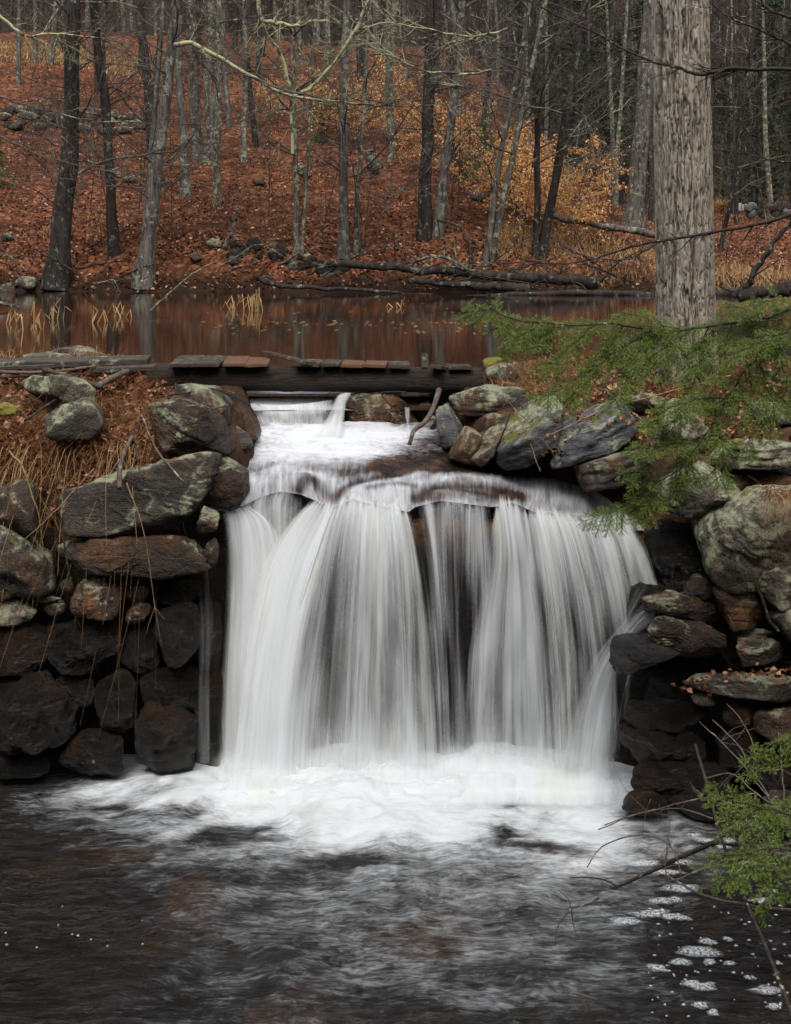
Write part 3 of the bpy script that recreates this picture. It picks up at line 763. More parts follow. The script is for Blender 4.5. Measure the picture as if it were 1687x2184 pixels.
# flow coordinates fan outwards from the foot of the falls
ang = np.arctan2(XX - 0.05, 10.6 - YY); rad = np.hypot(XX - 0.05, 10.6 - YY)
m = M('pool_water')
uv = m.n('ShaderNodeUVMap').outputs[0]
pos = m.n('ShaderNodeTexCoord').outputs['Object']
dens = m.n('ShaderNodeAttribute', attribute_name='dens').outputs['Fac']
wc_ = m.n('ShaderNodeTexNoise', {'Vector': pos, 'Scale': 1.1, 'Detail': 3.0}).outputs['Color']
wsub = m.n('ShaderNodeVectorMath', {0: wc_, 1: (0.5, 0.5, 0.5)}, operation='SUBTRACT').outputs[0]
wsc = m.n('ShaderNodeVectorMath', {0: wsub}, operation='SCALE'); wsc.inputs['Scale'].default_value = 0.42
pos = m.n('ShaderNodeVectorMath', {0: pos, 1: wsc.outputs[0]}, operation='ADD').outputs[0]
s1 = m.noise(m.map(pos, (1.7, 4.0, 1)), 1.0, 5, 0.58, 1.0)
s2 = m.noise(m.map(uv, (26, 2.0, 1)), 1.0, 3, 0.55, 0.6)
s3 = m.noise(m.map(pos, (4.5, 15, 1), rot=(0, 0, 0.22)), 1.0, 5, 0.60, 0.9)
s4 = m.noise(m.map(pos, (11, 42, 1), rot=(0, 0, -0.15)), 1.0, 5, 0.64, 1.0)
st = m.math('ADD', m.math('MULTIPLY', s1, 0.14), m.math('ADD', m.math('MULTIPLY', s2, 0.12), m.math('ADD', m.math('MULTIPLY', s3, 0.34), m.math('MULTIPLY', s4, 0.40))))
rip = m.noise(m.map(pos, (4.5, 13, 1), rot=(0, 0, 0.12)), 1.0, 5, 0.6, 1.4)
nb = m.bump(m.math('ADD', rip, m.math('ADD', m.math('MULTIPLY', s3, 0.7), m.math('MULTIPLY', s4, 0.35))), 1.0, 0.09)
bedc = m.mix(m.step(m.noise(pos, 1.1, 4), 0.5, 0.7), (0.010, 0.009, 0.008), (0.030, 0.015, 0.007))
wat = m.bsdf(bedc, 0.10, nb, IOR=1.36)
whitec = m.mix(m.step(m.noise(pos, 2.2, 3), 0.50, 0.72), (0.60, 0.63, 0.645), (0.47, 0.51, 0.50))
fb = m.bump(st, 0.55, 0.05)
sh, _ = foam_sheen_shader(m, dens, st, wat, whitec, m.mix(m.step(dens, 0.25, 0.6), (2.1, 2.1, 2.1), (2.9, 2.9, 2.9)), fb)
MAT['pool'] = m.done(sh)
pool = obj('plunge_pool', mesh_np('plunge_pool', np.stack([XX, YY, zz], -1).reshape(-1, 3), grid_faces(len(xs), len(ysv)), MAT['pool'],
           uv=np.stack([ang, rad], -1).reshape(-1, 2), attrs={'dens': foam}))
tag(pool, kind='structure')

# ledge of bedrock the water falls over
nx, nz = 220, 120
px = np.linspace(380, 1560, nx)[:, None]; t = np.linspace(0, 1, nz)[None, :]
ylip = np.interp(px, LIP[:, 0], LIP[:, 1]) + 10
ylip = np.where(px > 1370, 1125, ylip)
Y0 = lip_depth(ylip) + 0.10
zt = CAMZ - (ylip - HY) * Y0 / F
X = (px - CX) * Y0 / F + 0 * t
Z = zt * (1 - t) - 0.6 * t
Yv = Y0 + 0.05 - 0.25 * t + 0.13 * fbm(P3(X * 2.2, Z * 2.6, 0.2), 4, 81) - 0.10 * np.abs(fbm(P3(X * 1.1, Z * 3.4, 4.2), 3, 82))
ledge = obj('rock_ledge', mesh_np('rock_ledge', np.stack([X, Yv, Z], -1).reshape(-1, 3), grid_faces(nx, nz)[:, ::-1], MAT['rock_dark']))
tag(ledge, kind='structure')
# ------------------------------------------------------------------ stones and boulders
# masonry left of the falls
lw = empty('stone_wall', W(220, 1640, 9.25), 'dark dry stone retaining wall left of the waterfall', 'stone wall')
LS = [  # outline, distance, material, subdiv, depth
 ([(-30,1110),(42,1143),(84,1185),(109,1256),(61,1272),(-30,1279)], 9.15, 'rock_lichen_lo', 5),
 ([(-30,1030),(80,1035),(90,1127),(40,1145),(-30,1120)], 9.3, 'rock_brown', 4),
 ([(124,1246),(145,1230),(158,1243),(158,1269),(138,1275)], 9.2, 'rock_rust', 3),
 ([(146,1288),(174,1238),(206,1237),(256,1256),(254,1314),(245,1320),(180,1320),(154,1304)], 9.15, 'rock_rust', 5),
 ([(-30,1282),(42,1283),(87,1304),(85,1324),(32,1330),(-30,1332)], 9.15, 'rock_pale', 4),
 ([(64,1275),(106,1271),(135,1277),(97,1286)], 9.2, 'rock_lichen', 3),
 ([(68,1288),(138,1285),(142,1301),(113,1317)], 9.22, 'rock_brown', 3),
 ([(257,1317),(290,1288),(319,1288),(322,1311),(283,1336)], 9.25, 'rock_rust', 4),
 ([(259,1252),(318,1250),(315,1285),(270,1286)], 9.3, 'rock_brown', 3),
 ([(318,1240),(430,1226),(432,1284),(322,1290)], 9.38, 'rock_dark', 4),
 ([(325,1307),(412,1288),(425,1314),(421,1417),(341,1414)], 9.22, 'rock_dark', 4),
 ([(95,1335),(240,1328),(258,1390),(180,1434),(90,1416)], 9.2, 'rock_dark', 5),
 ([(-30,1336),(92,1335),(96,1420),(40,1442),(-30,1440)], 9.2, 'rock_dark', 4),
 ([(-30,1475),(80,1443),(167,1507),(150,1578),(32,1596),(-30,1590)], 9.1, 'rock_dark', 5),
 ([(199,1462),(257,1436),(290,1456),(290,1546),(264,1568),(219,1568),(206,1514)], 9.15, 'rock_dark', 5),
 ([(100,1440),(200,1448),(204,1504),(165,1508)], 9.2, 'rock_dark', 4),
 ([(293,1526),(322,1508),(386,1518),(415,1540),(415,1640),(288,1640)], 9.15, 'rock_dark', 4),
 ([(140,1572),(285,1570),(290,1645),(120,1650)], 9.12, 'rock_dark', 4),
 ([(-30,1592),(120,1588),(130,1650),(-30,1655)], 9.12, 'rock_dark', 4),
 ([(260,1340),(330,1335),(338,1440),(262,1430)], 9.32, 'rock_dark', 4),
 ([(295,1440),(425,1420),(430,1515),(300,1512)], 9.3, 'rock_dark', 4),
 ([(410,1290),(470,1280),(470,1450),(420,1450)], 9.38, 'rock_dark', 4),
 ([(410,1450),(475,1445),(475,1650),(410,1650)], 9.3, 'rock_dark', 4),
 ([(425,1095),(434,1082),(471,1102),(463,1127),(418,1147)], 9.2, 'rock_brown', 4),
 ([(441,1160),(460,1143),(470,1172),(460,1211),(435,1190)], 9.22, 'rock_brown', 4),
]
for i, (o, Y, mt, sb) in enumerate(LS):
    rock('stone', chip(o, i) if len(o) < 6 else o, Y, mt, parent=lw, seed=100 + i, sub=sb, depth=0.75, p=18, rough=1.5, strata=0.25)

rock('boulder', [(129,1105),(138,1044),(290,999),(380,973),(447,973),(450,1008),(441,1056),(402,1111),(354,1134),(277,1143),(154,1143)], 9.25, 'rock_lichen_lo', 'big lichen covered capstone on top of the left wall under pine needles', 'boulder', seed=1, sub=6, depth=0.55, p=26, strata=0.3, tilt=0.3)
rock('stone_slab', [(109,1172),(129,1158),(225,1147),(390,1140),(457,1214),(418,1226),(322,1234),(274,1240),(209,1226),(161,1224),(129,1201)], 9.2, 'rock_brown', 'long brown wedge slab under the lichen capstone with water running off its tip', 'slab', seed=2, sub=6, depth=0.8, p=16, strata=0.3)
rock('boulder', [(430,1063),(448,994),(489,987),(525,1005),(527,1041),(510,1078),(474,1081)], 9.55, 'rock_brown', 'round dark wet boulder with lichen cap at the left lip of the falls', 'boulder', seed=3, sub=5, depth=0.95, p=18)
rock('boulder', [(321,863),(350,848),(419,855),(463,881),(483,968),(452,994),(401,976),(346,954),(325,910)], 9.75, 'rock_brown', 'large angular brown boulder left of the stream below the log bridge', 'boulder', seed=4, sub=6, depth=0.8, p=22, strata=0.5, tilt=0.5)
rock('boulder', [(365,835),(380,820),(450,824),(490,863),(488,910),(470,935),(370,880)], 10.15, 'rock_lichen_lo', 'mossy topped boulder wedged under the left end of the log', 'boulder', seed=5, sub=5, depth=0.8, p=24)
rock('boulder', [(478,834),(500,840),(535,880),(552,930),(530,940),(485,925)], 10.45, 'rock_brown', 'leaning dark brown stone at the left side of the weir', 'boulder', seed=6, sub=5, depth=0.8, p=24)
rock('boulder', [(478,915),(500,904),(530,925),(540,950),(510,962),(474,962)], 10.2, 'rock_slate', 'small smooth grey stone at the foot of the weir', 'boulder', seed=7, sub=4, depth=0.9, p=18)
rock('boulder', [(40,818),(75,800),(150,803),(205,828),(205,870),(100,868)], 10.1, 'rock_lichen', 'rounded grey boulder under the weathered boards on the left bank', 'boulder', seed=8, sub=5, depth=0.9, p=18)
rock('boulder', [(88,888),(150,855),(200,860),(226,905),(196,938),(120,930)], 9.7, 'rock_lichen_lo', 'grey boulder half buried in brown needles on the left bank', 'boulder', seed=9, sub=5, depth=0.9, p=18)
rock('flat_rock', [(105,750),(150,739),(205,748),(235,770),(110,775)], 12.6, 'rock_pale', 'flat pinkish rock at the pond edge left of the bridge', 'rock', seed=10, sub=4, depth=1.2, p=20)
rock('flat_rock', [(48,762),(100,752),(150,756),(165,776),(50,778)], 12.0, 'rock_pale', 'low flat rock in tan grass at the far left pond edge', 'rock', seed=11, sub=4, depth=1.2, p=20)

# right bank boulders
rock('boulder', [(956,846),(1027,823),(1117,828),(1131,869),(1081,887),(981,887)], 10.45, 'rock_lichen_lo', 'flat topped grey stone that carries the right end of the log', 'boulder', seed=21, sub=5, depth=1.0, p=18, strata=0.5)
rock('boulder', [(927,869),(954,862),(982,910),(988,948),(940,952)], 10.4, 'rock_slate', 'upright dark slate block at the stream edge under the log end', 'boulder', seed=22, sub=5, depth=0.9, p=20, strata=0.7, tilt=1.3)
rock('boulder', [(1031,887),(1054,880),(1077,889),(1068,914),(1036,928)], 10.2, 'rock_lichen_lo', 'small round grey stone lying on the right bank slabs', 'boulder', seed=23, sub=4, depth=0.9, p=8)
rock('boulder', [(957,982),(995,914),(1029,932),(1002,984)], 10.1, 'rock_rust', 'small orange brown stone at the right stream edge', 'boulder', seed=24, sub=4, depth=0.9, p=24)
rock('stone_slab', [(993,990),(1040,932),(1104,894),(1114,905),(1065,955),(1054,996)], 10.0, 'rock_slate_brown', 'tilted brown slab between the orange stone and the mossy slate', 'slab', seed=25, sub=5, depth=1.2, p=20, strata=0.5, tilt=-0.6)
rock('stone_slab', [(1056,960),(1072,932),(1158,878),(1262,846),(1258,884),(1187,932),(1178,996),(1104,1007),(1064,990)], 9.85, 'rock_slate_moss', 'large tilted slate with a moss edge right of the stream', 'slab', seed=26, sub=6, depth=0.9, p=22, strata=0.7, tilt=-0.45)
rock('stone_slab', [(1178,1000),(1194,941),(1240,910),(1330,867),(1360,923),(1262,979),(1235,985)], 9.6, 'rock_slate', 'broad pale grey slate with flaking layers above the right lip', 'slab', seed=27, sub=6, depth=1.0, p=22, strata=1.0, tilt=-0.3)
rock('stone_slab', [(1235,991),(1300,968),(1391,955),(1388,1004),(1330,1034),(1253,1047)], 9.35, 'rock_slate_brown', 'dark slab with rust orange top edge under the pale slate', 'slab', seed=28, sub=5, depth=1.0, p=20, strata=1.0, tilt=-0.3)
rock('boulder', [(1395,1086),(1421,1020),(1507,989),(1557,1023),(1582,1052),(1554,1097),(1516,1111)], 9.0, 'rock_lichen', 'lichen crusted boulder behind the hanging hemlock tip', 'boulder', seed=29, sub=6, depth=0.8, p=24)
rock('stone_slab', [(1514,977),(1557,950),(1720,941),(1720,993),(1530,995)], 9.15, 'rock_lichen', 'long flat grey capstone at the right edge of the frame', 'slab', seed=30, sub=5, depth=1.6, p=22, strata=0.7)
rock('boulder', [(1387,950),(1416,878),(1466,867),(1524,930),(1470,982)], 9.6, 'rock_lichen', 'grey lichen boulder half hidden behind the hemlock branch', 'boulder', seed=31, sub=5, depth=0.8, p=24)
rock('boulder', [(1498,1188),(1521,1103),(1558,1070),(1606,1046),(1725,1036),(1725,1181),(1606,1238),(1538,1250),(1505,1229)], 8.75, 'rock_lichen', 'biggest rounded lichen boulder at the right edge above the wall', 'boulder', seed=32, sub=6, depth=0.7, p=24)
rock('boulder', [(1536,1007),(1604,1012),(1600,1043),(1540,1040)], 9.15, 'rock_brown', 'dark brown stone under the long flat capstone', 'boulder', seed=33, sub=4, depth=0.9)
rock('boulder', [(1600,868),(1640,858),(1720,872),(1720,906),(1610,902)], 10.0, 'rock_lichen_lo', 'grey stone in leaf litter behind the right capstone', 'boulder', seed=34, sub=4, depth=1.0)
rock('boulder', [(1600,1005),(1720,1000),(1720,1042),(1606,1040)], 9.2, 'rock_dark', 'dark recessed stone between capstone and biggest lichen boulder', 'boulder', seed=35, sub=4, depth=0.9)
rock('boulder', [(1036,790),(1066,776),(1102,780),(1108,806),(1080,826),(1040,826)], 11.0, 'rock_brown', 'brown clod of stone under tan grass beside the log end', 'boulder', seed=36, sub=4, depth=0.9)
rock('boulder', [(1330,850),(1380,838),(1420,850),(1416,876),(1346,880)], 10.1, 'rock_lichen_lo', 'moss patched stone at the foot of the big tree', 'boulder', seed=37, sub=4, depth=1.0)
# stones in the stream
rock('boulder', [(736,868),(748,842),(800,836),(850,846),(884,880),(893,912),(850,930),(790,926),(744,910)], 10.85, 'rock_rust', 'reddish brown wet boulder splitting the weir', 'boulder', seed=41, sub=6, depth=0.9, p=20)
rock('boulder', [(800,840),(850,832),(900,840),(910,864),(870,872),(815,862)], 11.15, 'rock_rust', 'flat wet stone behind the reddish boulder', 'boulder', seed=42, sub=4, depth=1.0)
rock('boulder', [(880,870),(905,858),(932,866),(930,890),(892,892)], 10.9, 'rock_rust', 'small reddish stone between boulder and driftwood stick', 'boulder', seed=43, sub=4, depth=0.9)
rock('boulder', [(915,836),(950,830),(990,848),(985,875),(925,868)], 11.0, 'rock_slate_brown', 'brown stone in shade beneath the log', 'boulder', seed=44, sub=4, depth=0.9)
rock('boulder', [(902,900),(925,890),(945,905),(940,945),(905,940)], 10.7, 'rock_brown', 'small dark stone at the waterline behind the driftwood stick', 'boulder', seed=45, sub=4, depth=0.9)
rock('boulder', [(870,1100),(892,1062),(960,1046),(1060,1048),(1112,1062),(1110,1110),(1060,1200),(930,1210),(880,1170)], 9.92, 'rock_rust', 'brown rounded rock breaking the middle of the lip', 'boulder', seed=46, sub=5, depth=0.5, p=9)
rock('boulder', [(540,1080),(570,1046),(640,1040),(690,1062),(680,1120),(620,1180),(560,1140)], 9.95, 'rock_brown', 'dark hump of rock under the thin left veil of water', 'boulder', seed=47, sub=5, depth=0.5, p=9)

# masonry right of the falls
rw = empty('stone_wall', W(1500, 1690, 8.7), 'wet dry stone wall right of the waterfall with mossy blocks', 'stone wall')
RS = [
 ([(1360,1105),(1516,1112),(1512,1240),(1415,1262)], 9.3, 'rock_dark', 5),
 ([(1611,1250),(1623,1219),(1657,1204),(1720,1205),(1720,1282),(1647,1293)], 8.6, 'rock_lichen', 5),
 ([(1522,1257),(1569,1243),(1601,1253),(1632,1304),(1622,1334),(1555,1337),(1536,1294)], 8.72, 'rock_rust', 5),
 ([(1457,1262),(1490,1229),(1533,1250),(1526,1279),(1469,1279)], 8.88, 'rock_brown', 4),
 ([(1380,1284),(1449,1266),(1526,1284),(1538,1330),(1462,1320),(1385,1306)], 8.85, 'rock_brown', 5),
 ([(1372,1327),(1394,1309),(1469,1325),(1550,1342),(1538,1399),(1469,1399),(1401,1389),(1375,1349)], 8.75, 'rock_brown', 6),
 ([(1546,1387),(1572,1364),(1623,1357),(1663,1371),(1678,1397),(1625,1419),(1565,1419)], 8.62, 'rock_lichen_lo', 5),
 ([(1573,1349),(1606,1335),(1656,1350),(1622,1361)], 8.7, 'rock_lichen', 3),
 ([(1640,1311),(1687,1292),(1720,1300),(1720,1385),(1664,1354)], 8.55, 'rock_lichen_lo', 4),
 ([(1303,1421),(1315,1381),(1343,1364),(1386,1361),(1449,1388),(1536,1404),(1536,1433),(1449,1433),(1346,1429),(1317,1440)], 8.68, 'rock_wet_slate', 6),
 ([(1471,1464),(1490,1448),(1572,1443),(1720,1440),(1720,1505),(1623,1491),(1486,1481)], 8.55, 'rock_lichen_lo', 5),
 ([(1474,1484),(1524,1482),(1528,1508),(1476,1502)], 8.6, 'rock_pale', 3),
 ([(1334,1525),(1346,1498),(1483,1501),(1516,1523),(1452,1553),(1341,1549)], 8.68, 'rock_dark', 5),
 ([(1543,1515),(1572,1494),(1612,1513),(1605,1549),(1546,1553)], 8.62, 'rock_brown', 4),
 ([(1611,1573),(1623,1521),(1677,1515),(1720,1521),(1720,1596)], 8.45, 'rock_rust', 4),
 ([(1324,1560),(1367,1549),(1483,1556),(1540,1575),(1526,1628),(1384,1628),(1331,1594)], 8.65, 'rock_dark', 5),
 ([(1313,1621),(1346,1603),(1469,1624),(1574,1631),(1574,1686),(1380,1682),(1317,1664)], 8.6, 'rock_dark', 5),
 ([(1322,1728),(1357,1698),(1421,1696),(1460,1722),(1384,1740)], 8.45, 'rock_dark', 4),
 ([(1420,1690),(1600,1680),(1640,1730),(1470,1745)], 8.5, 'rock_dark', 4),
 ([(1640,1700),(1720,1690),(1720,1770),(1650,1765)], 8.2, 'rock_brown', 4),
 ([(1530,1565),(1620,1560),(1630,1640),(1535,1640)], 8.62, 'rock_dark', 4),
 ([(1610,1600),(1720,1600),(1720,1695),(1615,1690)], 8.5, 'rock_dark', 4),
 ([(1380,1435),(1480,1435),(1480,1500),(1370,1505)], 8.95, 'rock_dark', 4),
 ([(1620,1410),(1720,1395),(1720,1442),(1625,1440)], 8.7, 'rock_dark', 4),
 ([(1535,1330),(1640,1335),(1640,1430),(1540,1430)], 8.9, 'rock_dark', 4),
 ([(1335,1240),(1470,1250),(1440,1420),(1345,1420)], 9.2, 'rock_dark', 4),
]
for i, (o, Y, mt, sb) in enumerate(RS):
    rock('stone', chip(o, i + 50) if len(o) < 6 else o, Y, mt, parent=rw, seed=200 + i, sub=sb, depth=0.8, p=18, strata=0.4, rough=1.4)

# both walls run on a little beyond the picture
r5 = np.random.default_rng(33)
for side, root in ((-1, lw), (1, rw)):
    for row in range(5):
        y0 = 1075 + row * 118
        x = 0
        while x < 330:
            w = r5.uniform(70, 140); h = 118
            cx0 = (-40 - x - w / 2) if side < 0 else (1712 + x + w / 2)
            a = np.linspace(0, 2 * math.pi, 8)[:-1] + r5.uniform(0, 1)
            o = [(cx0 + w * 0.56 * math.copysign(abs(math.cos(q)) ** 0.7, math.cos(q)) * r5.uniform(.85, 1.05), y0 + h / 2 + h * 0.56 * math.copysign(abs(math.sin(q)) ** 0.7, math.sin(q)) * r5.uniform(.85, 1.05)) for q in a]
            mt = ['rock_lichen', 'rock_lichen_lo', 'rock_brown', 'rock_dark', 'rock_dark'][row]
            Yd_ = 9.15 if side < 0 else float(wall_y((cx0 - CX) * 8.6 / F)) - 0.25
            rock('stone', o, Yd_, mt, parent=root, seed=int(5000 + row * 31 + x + side), sub=4, depth=0.7, p=18, rough=1.4)
            x += w
# ------------------------------------------------------------------ wood, needles, leaves: materials
def wood_mat(name, dark, light, lichen=0.0, rough=0.7, axis=(1, 1, 1), bump=0.6, lich_col=(0.27, 0.28, 0.19), scale=10, lscale=9, spec=0.12):
    m = M(name)
    v, rnd = obj_coords(m)
    vs = m.map(v, axis)
    n1 = m.noise(vs, scale, 8, 0.65)
    n2 = m.noise(vs, scale * 4, 4, 0.7)
    col = m.ramp(m.math('ADD', m.math('MULTIPLY', n1, 0.65), m.math('MULTIPLY', n2, 0.35)), [(0.36, dark), (0.64, light)])
    if lichen > 0:
        lm = m.step(m.math('ADD', m.noise(v, lscale, 5, 0.65), m.math('MULTIPLY', m.noise(v, lscale * 0.25, 3), 0.35)), 0.82 - 0.3 * lichen, 0.88 - 0.28 * lichen)
        col = m.mix(lm, col, m.mix(m.noise(v, 60, 2), tuple(c * .6 for c in lich_col), lich_col))
    h = m.math('ADD', n1, m.math('MULTIPLY', n2, 0.6))
    return m.done(m.bsdf(col, rough, m.bump(h, bump, 0.03), spec=0.12))

MAT['log_dark'] = wood_mat('black_wet_log', (0.005, 0.004, 0.0035), (0.055, 0.043, 0.034), 0.0, 0.36, (0.6, 6, 6), 0.8, spec=0.4)
MAT['plank_grey'] = wood_mat('weathered_plank', (0.022, 0.018, 0.014), (0.12, 0.10, 0.078), 0.26, 0.8, (9, 1, 9), 0.9, (0.20, 0.20, 0.11), 9)
MAT['plank_new'] = wood_mat('fresh_plank', (0.075, 0.036, 0.020), (0.20, 0.115, 0.07), 0.0, 0.6, (9, 1, 9), 0.7)
MAT['board'] = wood_mat('dark_board', (0.018, 0.015, 0.012), (0.10, 0.085, 0.07), 0.15, 0.6, (0.8, 8, 12), 0.5)
MAT['stick'] = wood_mat('bare_stick', (0.035, 0.025, 0.02), (0.15, 0.115, 0.095), 0.1, 0.65, (1, 1, 1), 0.5, scale=18)
MAT['stick_dark'] = wood_mat('dark_stick', (0.012, 0.009, 0.007), (0.055, 0.04, 0.032), 0.12, 0.55, (1, 1, 1), 0.5, scale=18)
MAT['stick_lichen'] = wood_mat('lichen_stick', (0.06, 0.05, 0.04), (0.18, 0.16, 0.12), 0.7, 0.85, (1, 1, 1), 0.5, scale=14)
MAT['bark_dark'] = wood_mat('dark_bark', (0.0055, 0.0045, 0.004), (0.046, 0.037, 0.031), 0.18, 0.8, (2.6, 2.6, 0.35), 1.0, (0.14, 0.15, 0.11), 3, 6.0)
MAT['bark_grey'] = wood_mat('grey_bark', (0.014, 0.0115, 0.010), (0.145, 0.125, 0.108), 0.30, 0.85, (2.6, 2.6, 0.35), 1.0, (0.22, 0.23, 0.17), 3, 6.0)
MAT['bark_lichen'] = wood_mat('lichen_bark', (0.022, 0.019, 0.016), (0.13, 0.115, 0.098), 0.42, 0.85, (2.6, 2.6, 0.4), 1.0, (0.25, 0.26, 0.16), 3, 7.0)
MAT['limb_lichen'] = wood_mat('lichen_limb_bark', (0.03, 0.026, 0.022), (0.14, 0.125, 0.10), 0.70, 0.85, (1, 1, 1), 0.4, (0.33, 0.33, 0.18), 3, 5.0)
MAT['twig'] = wood_mat('twig_bark', (0.022, 0.017, 0.015), (0.115, 0.096, 0.083), 0.2, 0.8, (1, 1, 1), 0.0, (0.27, 0.29, 0.18), 1.5, 0.9)
MAT['twig_far'] = wood_mat('far_twig_bark', (0.014, 0.010, 0.008), (0.072, 0.054, 0.045), 0.1, 0.8, (1, 1, 1), 0.0, (0.2, 0.22, 0.15), 1.0, 0.9)

def island_mat(name, stops, rough=0.6, transl=0.3, spec=0.15):
    m = M(name)
    r = m.n('ShaderNodeNewGeometry').outputs['Random Per Island']
    c = m.ramp(r, stops)
    b = m.bsdf(c, rough, spec=spec)
    t = m.n('ShaderNodeBsdfTranslucent', {'Color': c})
    return m.done(m.n('ShaderNodeMixShader', {0: transl, 1: b, 2: t}).outputs[0])
MAT['leaf_litter'] = island_mat('fallen_leaf', [(0.0, (0.022, 0.009, 0.0055)), (0.35, (0.085, 0.032, 0.0155)), (0.65, (0.16, 0.062, 0.029)), (0.87, (0.28, 0.13, 0.065)), (1.0, (0.46, 0.30, 0.18))], 0.5, 0.15)
MAT['leaf_near'] = island_mat('brown_leaf', [(0.0, (0.045, 0.018, 0.009)), (0.4, (0.15, 0.058, 0.026)), (0.75, (0.27, 0.12, 0.055)), (1.0, (0.45, 0.27, 0.17))], 0.45, 0.2)
MAT['beech_leaf'] = island_mat('beech_leaf', [(0.0, (0.32, 0.12, 0.03)), (0.35, (0.56, 0.27, 0.085)), (0.7, (0.74, 0.43, 0.17)), (1.0, (0.85, 0.60, 0.32))], 0.6, 0.45)
MAT['straw'] = island_mat('dry_grass', [(0.0, (0.10, 0.052, 0.02)), (0.4, (0.24, 0.135, 0.055)), (0.75, (0.38, 0.24, 0.11)), (1.0, (0.50, 0.36, 0.18))], 0.7, 0.3)
MAT['needle_litter'] = island_mat('pine_straw', [(0.0, (0.05, 0.020, 0.009)), (0.4, (0.17, 0.075, 0.03)), (0.75, (0.32, 0.165, 0.075)), (1.0, (0.48, 0.30, 0.16))], 0.6, 0.2)
MAT['reed'] = island_mat('dry_reed', [(0.0, (0.30, 0.17, 0.06)), (0.6, (0.48, 0.31, 0.13)), (1.0, (0.60, 0.44, 0.22))], 0.6, 0.3)
MAT['stalk'] = wood_mat('tan_stalk', (0.10, 0.062, 0.035), (0.26, 0.17, 0.09), 0.0, 0.7)
MAT['hemlock'] = island_mat('hemlock_needle', [(0.0, (0.010, 0.024, 0.005)), (0.45, (0.045, 0.078, 0.010)), (0.8, (0.110, 0.150, 0.018)), (1.0, (0.22, 0.26, 0.040))], 0.45, 0.35, 0.15)
MAT['hemlock_far'] = island_mat('far_conifer_needle', [(0.0, (0.008, 0.016, 0.006)), (0.6, (0.020, 0.034, 0.012)), (1.0, (0.045, 0.062, 0.020))], 0.6, 0.2)
MAT['pine_young'] = island_mat('young_pine_needle', [(0.0, (0.035, 0.06, 0.018)), (1.0, (0.11, 0.15, 0.045))], 0.6, 0.3)
m = M('moss'); v, _ = obj_coords(m)
MAT['moss'] = m.done(m.bsdf(m.mix(m.noise(v, 40, 4), (0.045, 0.045, 0.006), (0.22, 0.19, 0.025)), 0.95, m.bump(m.noise(v, 90, 4), 1.0, 0.02)))
m = M('white_paint'); MAT['white'] = m.done(m.bsdf((0.45, 0.45, 0.43), 0.6))
m = M('pale_stone'); v, _ = obj_coords(m)
MAT['white_slab'] = m.done(m.bsdf(m.mix(m.noise(v, 6, 5), (0.5, 0.52, 0.52), (0.72, 0.74, 0.74)), 0.7))

# ------------------------------------------------------------------ log footbridge
import bmesh
def tube_obj(name, lines, mat, parent=None, sides=6, cap=True, origin=None):
    V, Fc = tubes(lines, sides, cap)
    if origin is None: origin = V.mean(0)
    me = mesh_np(name, V - origin, Fc, MAT[mat])
    return obj(name, me, parent, origin if parent is None else np.array(origin) - np.array(parent.location))

def wobble(pts, amp, seed):
    pts = np.asarray(pts, float)
    t = np.arange(len(pts))
    return pts + amp * np.stack([vnoise(P3(t * 0.45, 0.5, 1), seed), vnoise(P3(t * 0.45, 0.5, 2), seed + 1), vnoise(P3(t * 0.45, 0.5, 3), seed + 2)], 1)

def stick_pts(px, depths, n=24, amp=0.006, seed=0):
    px = np.array(px, float)
    if np.isscalar(depths): depths = [depths] * len(px)
    P = np.array([W(x, y, d) for (x, y), d in zip(px, depths)])
    return wobble(catmull(P, n), amp, seed)

def stick(px, depths, w0, w1, label, mat='stick', cat='stick', name='stick', forks=(), seed=0, amp=0.006, group=None, n=24):
    "w0, w1: widths in photograph pixels at the two ends"
    P = stick_pts(px, depths, n, amp, seed)
    k = P[:, 1] / F / 2
    r = np.linspace(w0, w1, n) * k * (1 + 0.12 * vnoise(P3(np.arange(n) * 0.8, 0.2, seed), seed))
    lines = [(P, r)]
    for fpx, fd, a, b in forks:
        Q = stick_pts(fpx, fd, 12, amp * 0.6, seed + 5)
        lines.append((Q, np.linspace(a, b, 12) * Q[:, 1] / F / 2))
    o = tube_obj(name, lines, mat, sides=7)
    tag(o, label, cat, group)
    return o

def box_mesh(name, w, l, h, mat, seed=0, sub=8, rough=0.012, bev=0.006):
    "a sawn board, w along x, l along y, h along z, a little warped and worn"
    bm = bmesh.new()
    bmesh.ops.create_cube(bm, size=1)
    for v in bm.verts: v.co = Vector((v.co.x * w, v.co.y * l, v.co.z * h))
    bmesh.ops.bevel(bm, geom=bm.edges[:], offset=bev, segments=1, affect='EDGES')
    me = bpy.data.meshes.new(name)
    long = [e for e in bm.edges if e.calc_length() > 0.5 * max(w, l)]
    bmesh.ops.subdivide_edges(bm, edges=long, cuts=sub)
    co = np.array([v.co for v in bm.verts])
    d = fbm(co * 5 + seed * 3.1, 3, seed) * rough
    for v, x in zip(bm.verts, d): v.co.z += x
    bm.to_mesh(me); bm.free()
    me.materials.append(MAT[mat])
    return me

